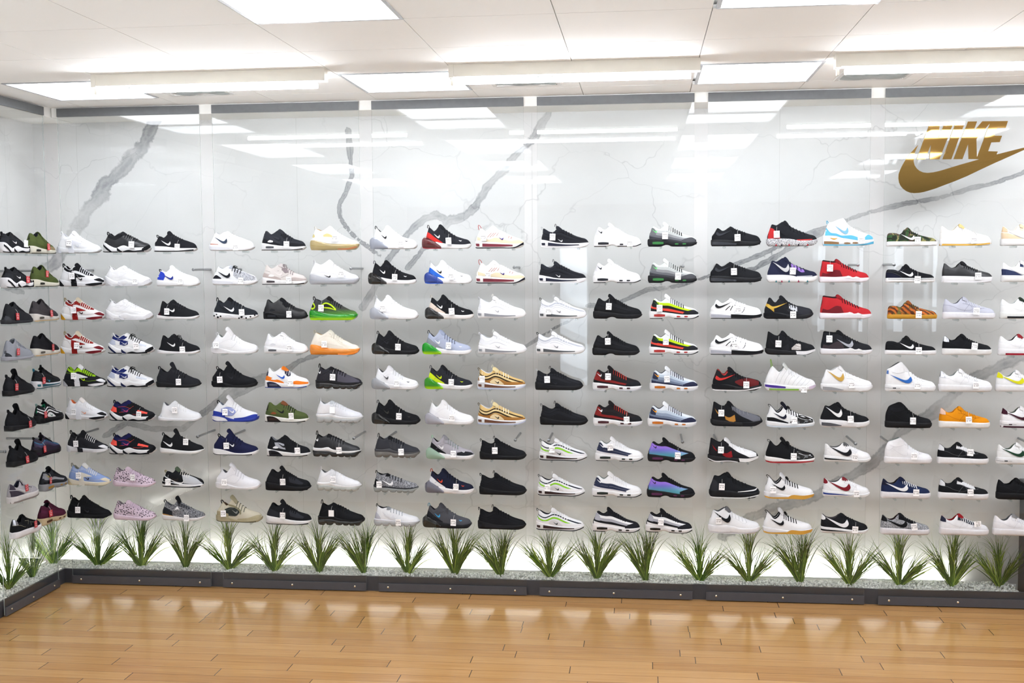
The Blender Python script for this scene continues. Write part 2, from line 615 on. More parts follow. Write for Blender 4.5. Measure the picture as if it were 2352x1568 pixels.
def vent(x, y, lab, seed):
    t = thing('ceiling_vent', lab, 'ceiling vent', (x, y, CZ), 0, 'ceiling vents')
    f = MB()
    s, wv = .19, .02
    for q in ((-s, -s, s, -s + wv), (-s, s - wv, s, s), (-s, -s + wv, -s + wv, s - wv), (s - wv, -s + wv, s, s - wv)):
        f.box((q[0], q[1], -.006), (q[2], q[3], .0))
    f.obj('frame', vent_white, t)
    g = MB()
    rnd = random.Random(seed)
    U, V = np.meshgrid(np.linspace(-.165, .165, 15), np.linspace(-.165, .165, 15), indexing='ij')
    ph = rnd.random() * 6
    H = -.004 - .018 * (np.cos(U * 9.5) * np.cos(V * 9.5)) - .007 * np.sin(U * 31 + ph) * np.cos(V * 17 + ph)
    g.grid(np.stack([U, V, H], -1), flip=True)
    g.obj('film', film, t, 60)


vent(1.1, -.56, 'square ceiling vent with sagging grey film, behind the leftmost tube lamp', 1)
vent(2.985, -.60, 'square ceiling vent with sagging grey film, behind the middle tube lamp', 2)
vent(4.85, -.50, 'square ceiling vent with torn grey film, behind the tube lamp by the gold sign', 3)

# shop front behind the photographer: piers and daylight panes (seen only as reflections)
day = emitter('window_daylight', 'dfeaf6', DAY_W)
b = MB()
piers = [(WX0, 2.2), (2.75, 6.4), (6.62, 7.05), (7.22, 7.6), (7.85, 8.2), (8.38, WX1)]
for x0, x1 in piers:
    b.box((x0, WY0 - .12, 0), (x1, WY0, CZ))
for (a, c) in zip(piers[:-1], piers[1:]):
    b.box((a[1], WY0 - .12, 2.35), (c[0], WY0, CZ))
    if a[1] > 5:
        b.box((a[1], WY0 - .12, 0), (c[0], WY0, .9))
struct(b.obj('wall_front', plain('front_wall_paint', 'a8a39c', .7)))
win_frame = plain('window_frame_grey', '5c5e62', .4)
for k, (a, c) in enumerate(zip(piers[:-1], piers[1:])):
    z0 = .9 if a[1] > 5 else 0.0
    f = MB()
    for q in ((a[1], z0, a[1] + .05, 2.35), (c[0] - .05, z0, c[0], 2.35), (a[1] + .05, 2.3, c[0] - .05, 2.35), (a[1] + .05, 1.25, c[0] - .05, 1.3)):
        f.box((q[0], WY0 - .09, q[1]), (q[2], WY0 - .03, q[3]))
    o = struct(f.obj('window_%d' % (k + 1), win_frame))
    p = MB()
    p.box((a[1] + .01, WY0 - .11, z0), (c[0] - .01, WY0 - .1, 2.33))
    p.obj('pane', day, o)

# ------------------------------------------------------------------ planters, pebbles, plants
dark = plain('planter_dark_grey', '3b3c41', .45, var=.05, scale=30.0)
dark2 = plain('rail_dark_grey', '47484e', .38, var=.04, scale=30.0)
trim_grey = plain('top_rail_grey', '66686a', .5, var=.05, scale=40.0)
screw_m = plain('screw_steel', 'd8cdb8', .25, .9)
led = emitter('led_light', 'fffdf6', LED_W)

PLX1 = 5.84
b = MB()
b.box((XL - .0335, .02, 0), (PLX1, .034, .092))
b.box((XL, .034, 0), (PLX1, .25, .05))
t = thing('planter', 'long dark grey planter box under the shoe wall, filled with white pebbles', 'planter', (0, 0, 0))
b.obj('trough', dark, t)
b = MB()
b.box((XL - .2, .205, .05), (PLX1, .212, .089))
b.obj('back_lip', white_paint, t)
b = MB()
b.box((XL - .034, -3.2, 0), (XL - .02, .0195, .092))
b.box((XL - .25, -3.2, 0), (XL - .034, .02, .05))
t = thing('planter', 'dark grey planter box along the left wall, at the corner', 'planter', (0, 0, 0))
b.obj('trough', dark, t)
b = MB()
b.box((XL - .212, -3.2, .05), (XL - .205, .2, .089))
b.obj('back_lip', white_paint, t)

def light_strip(p, q, nrm, label):
    """aluminium channel with a diffuser that faces the wall and upwards"""
    t = thing('led_strip', label, 'light strip', (0, 0, 0))
    P, Q, N = Vector(p), Vector(q), Vector(nrm).normalized()
    ax = (Q - P).normalized()
    up = N.cross(ax)
    if up.z < 0:
        up = -up
    h = .009
    b = MB()
    b.add([tuple(v) for e in (P, Q) for v in (e - up * h, e + up * h, e + up * h - N * .012, e - up * h - N * .012)],
          [(0, 1, 2, 3), (7, 6, 5, 4), (0, 4, 5, 1), (1, 5, 6, 2), (2, 6, 7, 3), (3, 7, 4, 0)])
    b.obj('channel', plain('led_channel', 'd8d8d8', .5), t)
    b = MB()
    b.add([tuple(v + N * .0006) for v in (P - up * h, Q - up * h, Q + up * h, P + up * h)], [(0, 1, 2, 3)])
    b.obj('diffuser', led, t)


light_strip((XL - .16, .228, .093), (5.52, .228, .093), (0, .7, .7), 'glowing white light strip behind the long planter, at the foot of the marble')
light_strip((XL - .228, -3.1, .093), (XL - .228, .15, .093), (-.7, 0, .7), 'glowing white light strip behind the planter on the left wall')


def pebbles(name, x0, x1, y0, y1, n, label, seed):
    rng = np.random.default_rng(seed)
    p = (1 + 5 ** .5) / 2
    V = np.array([(-1, p, 0), (1, p, 0), (-1, -p, 0), (1, -p, 0), (0, -1, p), (0, 1, p), (0, -1, -p), (0, 1, -p), (p, 0, -1), (p, 0, 1), (-p, 0, -1), (-p, 0, 1)]) / 1.902
    F = np.array([(0, 11, 5), (0, 5, 1), (0, 1, 7), (0, 7, 10), (0, 10, 11), (1, 5, 9), (5, 11, 4), (11, 10, 2), (10, 7, 6), (7, 1, 8), (3, 9, 4), (3, 4, 2), (3, 2, 6), (3, 6, 8), (3, 8, 9), (4, 9, 5), (2, 4, 11), (6, 2, 10), (8, 6, 7), (9, 8, 1)])
    A = np.linalg.qr(rng.normal(size=(n, 3, 3)))[0]
    S = rng.uniform(.6, 1.25, (n, 1, 3)) * rng.uniform(.0045, .0085, (n, 1, 1))
    P = np.einsum('nij,nkj->nki', A, V[None] * S)
    px, py = rng.uniform(x0, x1, n), rng.uniform(y0, y1, n)
    pz = .083 + .010 * rng.random(n) + .008 * np.sin(px * 3.1) * np.sin(py * 23)
    P = P + np.stack([px, py, pz], -1)[:, None]
    vs = P.reshape(-1, 3)
    fs = (F[None] + (np.arange(n) * 12)[:, None, None]).reshape(-1, 3)
    g = np.array([(x0, y0, .078), (x1, y0, .078), (x1, y1, .078), (x0, y1, .078)])
    me = bpy.data.meshes.new(name)
    me.from_pydata(np.concatenate([vs, g]).tolist(), [], fs.tolist() + [[len(vs), len(vs) + 1, len(vs) + 2, len(vs) + 3]])
    d = NT(name + '_stone')
    gi = d.n('ShaderNodeNewGeometry')
    d.l(d.ramp(gi.outputs['Random Per Island'], [(0, lin('a9aba6')), (.5, lin('d6d7d2')), (1, lin('f1f1ec'))]), d.b.inputs['Base Color'])
    d.b.inputs['Roughness'].default_value = .6
    me.materials.append(d.m)
    o = link(name, me)
    tag(o, label, 'pebbles', None, 'stuff')
    return o


pebbles('pebbles', XL - .2, PLX1 - .03, .036, .205, 11500, 'bed of small white pebbles in the long planter under the shoe wall', 3)
pebbles('pebbles', XL - .205, XL - .036, -1.5, .03, 2900, 'bed of small white pebbles in the planter along the left wall', 4)

GREENS = [plain('blade_green', '567826', .45, var=.2, scale=20), plain('blade_dark', '34501a', .5, var=.2, scale=20), plain('blade_light', '96b04a', .45, var=.15, scale=20)]


def bunch(seed, tilt, az, n, ln, fan):
    """one bundle of grass blades leaving the base at 'tilt' from upright towards azimuth 'az'; the blades arch over outwards"""
    rnd = random.Random(seed)
    b = MB()
    for k in range(int(n * 1.3)):
        a = az + rnd.gauss(0, .5)
        t0 = max(0, tilt * rnd.uniform(.8, 1.08) + rnd.gauss(0, .06))
        L = ln * rnd.uniform(.55, 1.1)
        side_out = rnd.choice((-1, 1)) if rnd.random() < .45 or tilt < .2 else (1 if math.cos(az) > 0 else -1)
        arch = abs(rnd.gauss(0, fan)) * 1.9 + rnd.uniform(.05, .25)
        if rnd.random() < .16:
            arch += rnd.uniform(.6, 1.3)
        w = rnd.uniform(.0016, .0033)
        p = Vector((rnd.gauss(0, .006), rnd.gauss(0, .005), -.006))
        d = Vector((math.sin(t0) * math.cos(a), math.sin(t0) * math.sin(a), math.cos(t0)))
        side = Vector((rnd.uniform(.4, 1) * rnd.choice((-1, 1)), rnd.uniform(-.6, .6), 0))
        out = Vector((side_out * rnd.uniform(.7, 1), rnd.uniform(-.7, .7), -.42))
        S = 9
        vs = []
        for i in range(S + 1):
            u = i / S
            ww = w * (.75 + .5 * u if u < .4 else max(.05, .95 * (1 - ((u - .4) / .6) ** 1.4)))
            sd = (side - d * side.dot(d)).normalized() * ww
            nn = d.cross(sd).normalized() * ww * .35
            vs += [p - sd + nn, p - nn * .4, p + sd + nn]
            p = p + d * (L / S)
            d = (d + out * arch * (.03 + .42 * max(0, u - .25) ** 1.2)).normalized()
        fs = []
        for i in range(S):
            q = 3 * i
            fs += [(q, q + 1, q + 4, q + 3), (q + 1, q + 2, q + 5, q + 4)]
        b.add([tuple(v) for v in vs], fs, rnd.choices((0, 1, 2), (5, 3, 2))[0])
    return b.mesh('leaf_bunch', GREENS, 80)


PLANT_KINDS = []
for s, spec in enumerate([[(.05, 1.6, 52, .36, .3), (.62, 3.3, 44, .32, .26), (.66, -.2, 44, .32, .26)],
                          [(.04, .3, 58, .37, .3), (.56, 2.9, 46, .33, .28), (.6, .2, 40, .3, .26)],
                          [(.12, 0.2, 60, .36, .32), (.52, 3.2, 56, .34, .28), (.3, 1.7, 26, .31, .3)],
                          [(.06, 2.0, 52, .38, .28), (.68, 3.1, 40, .32, .26), (.8, -.1, 40, .31, .22)],
                          [(.02, 1.0, 62, .37, .32), (.5, 3.4, 50, .33, .28), (.5, -.3, 52, .34, .28)]]):
    PLANT_KINDS.append([bunch(100 * s + k, *q) for k, q in enumerate(spec)])
PLANTS = [(-.2, .13, 'behind the left corner of the acrylic'), (.12, .10, 'first at the foot of the leftmost bay'), (.41, .09, 'second at the foot of the leftmost bay'),
          (.71, .08, 'third at the foot of the leftmost bay'), (1.0, .085, 'first at the foot of the second bay'), (1.295, .09, 'second at the foot of the second bay'),
          (1.59, .09, 'third at the foot of the second bay'), (1.88, .085, 'in the gap between the second and third bays'), (2.16, .085, 'first at the foot of the third bay'),
          (2.46, .1, 'second at the foot of the third bay'), (2.75, .09, 'third at the foot of the third bay'), (3.053, .1, 'first at the foot of the fourth bay'),
          (3.345, .095, 'second at the foot of the fourth bay'), (3.641, .105, 'third at the foot of the fourth bay'), (3.968, .105, 'in the gap between the fourth and fifth bays'),
          (4.263, .105, 'first at the foot of the fifth bay'), (4.568, .105, 'second at the foot of the fifth bay'), (4.855, .11, 'third at the foot of the fifth bay'),
          (5.147, .125, 'first at the foot of the gold sign bay'), (5.452, .14, 'second at the foot of the gold sign bay'), (5.725, .15, 'beside the dark end post')]
rnd = random.Random(5)
for k, (px, py, wh) in enumerate(PLANTS):
    t = thing('grass_plant', 'green grass plant in white pebbles, ' + wh, 'plant', (px, max(py, .105), .088), rnd.uniform(-.35, .35), 'grass plants in the planters')
    t.scale = (1, .4, rnd.uniform(.93, 1.06))
    for me in PLANT_KINDS[(k * 3 + k // 4) % 5]:
        link('leaf_bunch', me, t)
for k, (px, py, wh) in enumerate([(-.168, -.18, 'left wall planter, nearest the corner'), (-.166, -.445, 'left wall planter, near end of first sheet'),
                                  (-.166, -.78, 'left wall planter, at the picture edge')]):
    t = thing('grass_plant', 'green grass plant in pebbles, ' + wh, 'plant', (px, py, .088), rnd.uniform(1.2, 1.9), 'grass plants in the planters')
    t.scale = (1, .4, 1)
    for me in PLANT_KINDS[(k * 2 + 1) % 5]:
        link('leaf_bunch', me, t)

b = MB()
b.box((5.874, .010, 0), (5.98, WY1 - .003, .70))
b.box((5.868, .008, .70), (5.99, WY1 - .003, .715))
tag(b.obj('end_post', dark), 'dark grey end post at the right end of the planter', 'post')

# ------------------------------------------------------------------ acrylic sheets with pegs, rods and rails
acryl = clear_sheet('acrylic_clear', 'fdfefe', 1.49, .75)
peg_m = clear_sheet('acrylic_peg', 'f3f6f6', 1.49, 2.0)
edge = NT('acrylic_edge')
_tr, _ms = edge.n('ShaderNodeBsdfTransparent'), edge.n('ShaderNodeMixShader')
edge.b.inputs['Base Color'].default_value = lin('a9b2b0')
edge.b.inputs['Roughness'].default_value = .2
_ms.inputs[0].default_value = .6
edge.l(_tr.outputs[0], _ms.inputs[1])
edge.l(edge.b.outputs[0], _ms.inputs[2])
edge.l(_ms.outputs[0], edge.out.inputs[0])
edge = edge.m
rod_m = plain('rod_steel', '9a9c9e', .28, .75)

PW = .92
# local frame of a sheet: x along it, front face at y = 0 looking to -y
_b = MB()
x1, z0, z1, th = PW, .012, 2.952, .006
_b.add([(0, 0, z0), (x1, 0, z0), (x1, 0, z1), (0, 0, z1), (0, th, z0), (x1, th, z0), (x1, th, z1), (0, th, z1)],
       [(0, 1, 2, 3), (5, 4, 7, 6)], 0)
_b.add([(0, 0, z0), (x1, 0, z0), (x1, 0, z1), (0, 0, z1), (0, th, z0), (x1, th, z0), (x1, th, z1), (0, th, z1)],
       [(0, 3, 7, 4), (1, 5, 6, 2), (0, 4, 5, 1), (3, 2, 6, 7)], 1)


def rod_mesh():
    b = MB()
    b.tube([(0, .006, 0), (0, .279, 0)], .0072, 14)
    return b.mesh('standoff_rod', rod_m, 50)


def cap_mesh():
    b = MB()
    b.tube([(0, .0, 0), (0, -.005, 0), (0, -.008, 0)], [.0095, .0095, .005], 16)
    return b.mesh('rod_cap', rod_m, 40)


def screw_mesh():
    b = MB()
    b.tube([(0, .0, 0), (0, -.003, 0), (0, -.0055, 0)], [.0068, .0062, .003], 12)
    return b.mesh('screw', screw_m, 40)


def peg_mesh():
    b = MB()
    b.tube([(0, 0, 0), (0, -.1, 0)], .0062, 14)
    return b.mesh('shoe_peg', [peg_m], 50)


M_ROD, M_CAP, M_SCREW, M_PEG = rod_mesh(), cap_mesh(), screw_mesh(), peg_mesh()


def sheet(label, loc, rz, width, pegs):
    t = thing('acrylic_panel', label, 'acrylic panel', loc, rz, 'clear acrylic shoe panels')
    k = width / PW
    b = MB()
    b.v = [(x * k, y, z) for x, y, z in _b.v]
    b.f, b.mi = list(_b.f), list(_b.mi)
    b.obj('sheet', [acryl, edge], t)
    b = MB()
    b.box((0, -.007, .006), (width, -.0005, .056))
    b.obj('base_rail', dark2, t)
    b = MB()
    b.box((0, -.007, 2.953), (width, -.0005, 3.004))
    b.obj('top_rail', trim_grey, t)
    for x in (.06, width / 2 - .01, width - .07):
        o = link('screw', M_SCREW, t)
        o.location = (x, -.007, .033)
    for x in (.06, width - .062):
        for z in (2.0, .958):
            o = link('standoff_rod', M_ROD, t)
            o.location = (x, 0, z)
            link('rod_cap', M_CAP, o)
    for x, z in pegs:
        o = link('shoe_peg', M_PEG, t)
        o.location = (x, -.0005, z)
    return t


# ------------------------------------------------------------------ gold sign
LOGO_N = [(430, 865), (650, 222), (818, 222), (800, 505), (905, 222), (1058, 222), (822, 862), (655, 862), (672, 605), (577, 862)]
LOGO_I = [(875, 862), (1095, 222), (1252, 222), (1027, 862)]
LOGO_KE = [(1065, 860), (1300, 218), (1455, 216), (1395, 390), (1545, 215), (1980, 212), (1946, 326), (1796, 330), (1755, 460), (1886, 462), (1848, 570),
           (1705, 575), (1655, 725), (1818, 728), (1800, 780), (2060, 714), (2255, 666), (2460, 610), (2255, 708), (2000, 824), (1750, 936), (1520, 1045), (1300, 1152),
           (1100, 1236), (900, 1312), (760, 1366), (650, 1400), (560, 1426), (480, 1441), (400, 1446), (330, 1438), (262, 1412), (200, 1368), (158, 1318), (130, 1260),
           (117, 1190), (120, 1120), (150, 1035), (190, 950), (240, 862), (295, 790), (345, 728), (400, 665), (452, 614), (418, 690), (392, 755), (378, 830), (378, 905),
           (395, 965), (432, 1020), (480, 1060), (540, 1086), (620, 1096), (720, 1086), (810, 1066), (900, 1041), (1040, 998), (1180, 955), (1340, 910), (1505, 862),
           (1322, 858), (1310, 600), (1218, 860)]
LOGO_HOLE = [(1676, 250), (1450, 515), (1464, 826)]
gold = NT('gold_mirror')
gold.b.inputs['Base Color'].default_value = (.47, .29, .09, 1)
gold.b.inputs['Metallic'].default_value = 1.0
gold.l(gold.ramp(gold.noise(3.0, 2.0, gold.obj()), [(.3, (.01, .01, .01, 1)), (.7, (.04, .04, .04, 1))]), gold.b.inputs['Roughness'])
gold = gold.m


def logo_xz(p):
    return 5.0391 + p[0] * .0003188, 2.8856 - p[1] * .0003291 - p[0] * .0000056


def extruded(name, loops, depth, m, parent):
    cu = bpy.data.curves.new(name, 'CURVE')
    cu.dimensions = '2D'
    cu.fill_mode = 'BOTH'
    cu.extrude = depth / 2
    for lp in loops:
        sp = cu.splines.new('POLY')
        sp.points.add(len(lp) - 1)
        for q, p in zip(sp.points, lp):
            q.co = (p[0], p[1], 0, 1)
        sp.use_cyclic_u = True
    tmp = bpy.data.objects.new('tmp', cu)
    COL.objects.link(tmp)
    dg = bpy.context.evaluated_depsgraph_get()
    me = bpy.data.meshes.new_from_object(tmp.evaluated_get(dg))
    bpy.data.objects.remove(tmp)
    bpy.data.curves.remove(cu)
    me.name = name
    me.transform(Matrix.Rotation(math.pi / 2, 4, 'X'))
    me.materials.clear()
    me.materials.append(m)
    return link(name, me, parent)


t = thing('wall_logo', 'large mirrored gold logo sign mounted high on the rightmost acrylic panel', 'sign', (0, -.004, 0))
extruded('letter', [[logo_xz(p) for p in LOGO_N]], .006, gold, t)
extruded('letter', [[logo_xz(p) for p in LOGO_I]], .006, gold, t)
extruded('lettered_check_mark', [[logo_xz(p) for p in LOGO_KE], [logo_xz(p) for p in LOGO_HOLE]], .006, gold, t)

# ------------------------------------------------------------------ shoes
# unit shoe: heel at x = 0, toe at x = 1, sole on z = 0, the side we see faces -y
def smooth2d(pts, n=16):
    P = np.array(pts, float)
    if len(P) < 3:
        return np.stack([np.linspace(P[0, i], P[-1, i], n) for i in range(2)], 1)
    Q = np.vstack([2 * P[0] - P[1], P, 2 * P[-1] - P[-2]])
    out = []
    per = max(3, n // (len(P) - 1) + 1)
    for i in range(1, len(Q) - 2):
        p0, p1, p2, p3 = Q[i - 1], Q[i], Q[i + 1], Q[i + 2]
        t = np.linspace(0, 1, per, endpoint=False)[:, None]
        out.append(.5 * ((2 * p1) + (p2 - p0) * t + (2 * p0 - 5 * p1 + 4 * p2 - p3) * t ** 2 + (3 * p1 - p0 - 3 * p2 + p3) * t ** 3))
    return np.vstack(out + [P[-1:]])


def resamp(pts, n):
    D = smooth2d(pts, max(n * 2, 24))
    s = np.r_[0, np.cumsum(np.hypot(*np.diff(D, axis=0).T))]
    u = np.linspace(0, s[-1], n)
    return np.stack([np.interp(u, s, D[:, 0]), np.interp(u, s, D[:, 1])], 1)


PLAN = np.array([(0, 0), (.004, .03), (.015, .055), (.035, .078), (.07, .098), (.12, .112), (.2, .115), (.32, .112), (.45, .118), (.58, .136), (.7, .15), (.78, .148),
                 (.86, .132), (.92, .11), (.955, .089), (.98, .063), (.993, .038), (1, 0)])
STN = np.unique(np.round(np.r_[.5 - .5 * np.cos(np.linspace(0, math.pi, 45)), [.004, .012, .985, .994]], 4))


def plan(s):
    return np.interp(s, PLAN[:, 0], PLAN[:, 1])


class Form:
    def __init__(self, sp):
        self.sp = sp
        top = sp['top']
        hx, hz = top[0]
        bk = sp.get('back', [(.035, 0), (.022, .1), (.022, .2), (.03 + hx * .3, .7 * hz + .0), (hx, hz)])
        B = smooth2d(bk, 24)
        self.bz, self.bx = B[:, 1], B[:, 0]
        self.xe = .987
        T = smooth2d(top, 60)
        s = (T[:, 0] - np.interp(T[:, 1], self.bz, self.bx)) / (self.xe - np.interp(T[:, 1], self.bz, self.bx))
        s = np.maximum.accumulate(np.clip(s, 0, 1))
        self.ts, self.tz = s, T[:, 1]
        S = smooth2d(sp['st'], 40)
        self.sx, self.sz = S[:, 0], S[:, 1]
        thr = sp.get('thr', .36)
        self.thr = (thr - .05) / (self.xe - .05)

    def zt(self, s):
        z = np.interp(s, self.ts, self.tz)
        t = np.clip((s - .86) / .14, 0, 1)           # the toe box is rounded at its front
        lo = self.sz[-1] - .02
        hi = np.interp(.86, self.ts, self.tz)
        z = np.where(s > .86, np.maximum(z, lo + (hi - lo) * (1 - .22 * t) * np.sqrt(np.maximum(1 - t ** 3.2, 0))), z)
        q = np.clip((.04 - s) / .04, 0, 1)          # the heel top is rounded over
        return z - .028 * (1 - np.sqrt(1 - .999 * q * q))

    def xb(self, z):
        return np.interp(z, self.bz, self.bx)

    def xat(self, s, z):
        b = self.xb(z)
        return b + s * (self.xe - b)

    def soletop(self, x):
        return np.interp(x, self.sx, self.sz)

    def z0(self, s):
        return self.soletop(.02 + s * .965) - .02

    def r(self, s):
        m = self.thr / 2
        q = np.clip(1 - ((s - m) / m) ** 2, 0, 1)
        return .62 * np.sqrt(q)

    def um(self, s):
        return np.sqrt(1 - np.maximum(self.r(s), 1e-9) ** (1 / .6))

    def y(self, s, u):
        return plan(s) * .93 * np.maximum(1 - (self.um(s) * u) ** 2, 0) ** .6

    def surf(self, x, z, eps=.004):
        x = np.clip(x, self.xb(z) + .001, self.xe - .001)
        s = np.clip((x - self.xb(z)) / (self.xe - self.xb(z)), 0, 1)
        a, b = self.z0(s), self.zt(s)
        z = np.clip(z, a, b - .004)
        u = np.clip((z - a) / np.maximum(b - a, .01), 0, 1)
        y = self.y(s, u)
        nx = np.where(s < .1, -(1 - s / .1), np.where(s > .86, (s - .86) / .14, 0)) * .7
        return np.stack([x + eps * nx * 1.2, -(y + eps * (1 - .5 * u)), z + eps * u * .7], -1)


def upper_mesh(F):
    b = MB()
    K = 13
    U = np.linspace(0, 1, K) ** .9
    near = []
    for s in STN:
        z = F.z0(s) + U * (F.zt(s) - F.z0(s))
        near.append(np.stack([F.xat(s, z), -F.y(s, U), z], -1))
    near = np.array(near)
    far = near * np.array([1, -1, 1])
    b.grid(near, flip=True)
    b.grid(far)
    return b


def lining_mesh(F):
    b = MB()
    rows = []
    for s in STN:
        if s > F.thr + .035:
            break
        s2 = min(s, F.thr * .999)
        zt, z0, h = F.zt(s2), F.soletop(.02 + s2 * .965), plan(s2)
        c = float(F.r(s2)) * h * .93
        q = [(c, zt), (max(c - .012, 0), zt + .004), (max(c - .024, 0), zt - .012), (h * .62, z0 + .12), (h * .66, z0 + .05), (0, z0 + .045)]
        prof = [(F.xat(s, z), -y, z) for y, z in q] + [(F.xat(s, z), y, z) for y, z in q[-2::-1]]
        rows.append(prof)
    b.grid(np.array(rows))
    return b


def sole_mesh(top, bot, x0=0.0, x1=1.0, wid=1.0, bulge=.0, n=40, ytaper=.92):
    """a closed loft under the shoe between two side curves"""
    T, Bm = smooth2d(top, 60), smooth2d(bot, 60)
    s = .5 - .5 * np.cos(np.linspace(0, math.pi, n))
    rings = []
    for q in s:
        x = x0 + (x1 - x0) * q
        zt, zb = np.interp(x, T[:, 0], T[:, 1]), np.interp(x, Bm[:, 0], Bm[:, 1])
        h = zt - zb
        e = max((.022 - x) / .022, 0) if x0 < .05 else 0
        e2 = max((x - .965) / .035, 0) if x1 > .95 else 0
        k = .3 * (1 - math.sqrt(max(0, 1 - e * e))) + .42 * (1 - math.sqrt(max(0, 1 - e2 * e2)))
        zt, zb = zt - k * h, zb + k * h * .8
        zt = max(zt, zb + .004)
        w = plan(x) * 1.0 * wid + .004
        if x0 > .05:
            w *= min(1, math.sqrt(max(0, (x - x0)) / .03) * .999 + .001)
        if x1 < .95:
            w *= min(1, math.sqrt(max(0, (x1 - x)) / .03) * .999 + .001)
        if x < .004 or x > .996:
            w = max(w, .004)
        h = zt - zb
        pr = [(ytaper * .9 * w, zb), (w * (ytaper + .05), zb + .12 * h), (w * (1 + bulge), zb + .38 * h), (w * (1 + bulge), zb + .7 * h), (w * .985, zb + .93 * h), (w * .94, zt)]
        rings.append([(x, -y, z) for y, z in pr] + [(x, y, z) for y, z in pr[::-1]])
    R = np.array(rings)
    b = MB()
    m = R.shape[1]
    vs = R.reshape(-1, 3)
    fs = []
    for i in range(n - 1):
        for j in range(m):
            k = (j + 1) % m
            fs.append((i * m + j, i * m + k, (i + 1) * m + k, (i + 1) * m + j))
    fs += [tuple(range(m))[::-1], tuple((n - 1) * m + j for j in range(m))]
    b.add(vs, fs)
    return b


def band(F, A, B, eps=.004, n=26, m=5, both=False):
    """a panel lying on the upper, between two curves drawn on its side"""
    P, Q = resamp(A, n), resamp(B, n)
    t = np.linspace(0, 1, m)[None, :, None]
    G = P[:, None] * (1 - t) + Q[:, None] * t
    S = F.surf(G[..., 0], G[..., 1], eps)
    b = MB()
    up = np.mean(P[:, 1]) > np.mean(Q[:, 1])
    b.grid(S, flip=not up)
    # rim, so that the panel has an edge
    rim = np.stack([S[:, 0], F.surf(G[:, 0, 0], G[:, 0, 1], -.001)], 1)
    b.grid(rim, flip=up)
    rim = np.stack([S[:, -1], F.surf(G[:, -1, 0], G[:, -1, 1], -.001)], 1)
    b.grid(rim, flip=not up)
    if both:
        k = len(b.v)
        fs = [f[::-1] for f in b.f]
        b.add([(x, -y, z) for x, y, z in b.v], fs)
    return b


def seam(F, pts, w=.0042, eps=.0052):
    P = resamp(pts, 30)
    d = np.gradient(P, axis=0)
    d /= np.linalg.norm(d, axis=1)[:, None] + 1e-9
    nrm = np.stack([-d[:, 1], d[:, 0]], 1) * w / 2
    G = np.stack([P + nrm, P - nrm], 1)
    b = MB()
    b.grid(F.surf(G[..., 0], G[..., 1], eps), flip=True)
    return b


def soleband(sp, A, B, eps=.006, n=22):
    P, Q = resamp(A, n), resamp(B, n)
    t = np.linspace(0, 1, 4)[None, :, None]
    G = P[:, None] * (1 - t) + Q[:, None] * t
    x = np.clip(G[..., 0], .002, .998)
    wid = sp.get('wid', 1.0) * (1 + sp.get('bulge', 0))
    y = plan(x) * wid + .004 + eps
    nx = np.where(G[..., 0] < .06, -(1 - G[..., 0] / .06), np.where(G[..., 0] > .9, (G[..., 0] - .9) / .1, 0)) * .3
    S = np.stack([G[..., 0] + eps * nx, -y, G[..., 1]], -1)
    b = MB()
    b.grid(S, flip=np.mean(P[:, 1]) <= np.mean(Q[:, 1]))
    return b


SW_A = [(0, 1), (.28, .58), (.55, .2), (.75, .02), (.9, .08), (.99, .38), (.93, .8)]
SW_B = [(0, 1), (.3, .72), (.55, .47), (.7, .38), (.8, .45), (.86, .6), (.93, .8)]


def check_mark(F, x, z, w, h, flip=False):
    def tr(L):
        return [(x + (w * (1 - p) if flip else w * p), z + h * q) for p, q in L]
    A, B = resamp(tr(SW_B), 26), resamp(tr(SW_A), 26)
    b = MB()
    t = np.linspace(0, 1, 4)[None, :, None]
    G = A[:, None] * (1 - t) + B[:, None] * t
    b.grid(F.surf(G[..., 0], G[..., 1], .0135), flip=flip)
    return b


def tongue_mesh(pts, wd=.06, th=.015):
    a, tip = np.array(pts[0]), np.array(max(pts, key=lambda q: q[1]))
    tip = a + (tip - a) * .94
    a = a - (tip - a) * .25 + np.array([0, -.02])
    mid = (a + tip) / 2 + np.array([.004, .008])
    P = resamp([tuple(a), tuple(mid), tuple(tip)], 12)
    d = np.gradient(P, axis=0)
    d /= np.linalg.norm(d, axis=1)[:, None]
    nr = np.stack([-d[:, 1], d[:, 0]], 1)
    nr = nr * np.sign(nr[:, :1] + 1e-9)         # outer face looks forward and up
    b = MB()
    rings = []
    n = 12
    for i, (p, q) in enumerate(zip(P, nr)):
        u = i / 11
        t = th * (1.35 - .35 * u) * (1 if u < .8 else math.sqrt(max(.02, 1 - ((u - .8) / .2) ** 2)))
        w = wd * (.8 + .35 * u) * (1 if u < .8 else math.sqrt(max(.05, 1 - ((u - .8) / .2) ** 2 * .6)))
        ring = []
        for j in range(n):
            a = 2 * math.pi * j / n
            c, s = math.cos(a), math.sin(a)
            y = w * math.copysign(abs(c) ** .6, c)
            o = t * math.copysign(abs(s) ** .8, s) - .8 * y * y / .058
            ring.append((p[0] + q[0] * o, y, p[1] + q[1] * o))
        rings.append(ring)
    R = np.array(rings)
    fs = [(i * n + j, (i + 1) * n + j, (i + 1) * n + (j + 1) % n, i * n + (j + 1) % n) for i in range(11) for j in range(n)]
    fs += [tuple(range(n)), tuple(11 * n + j for j in range(n))[::-1]]
    b.add(R.reshape(-1, 3), fs)
    return b


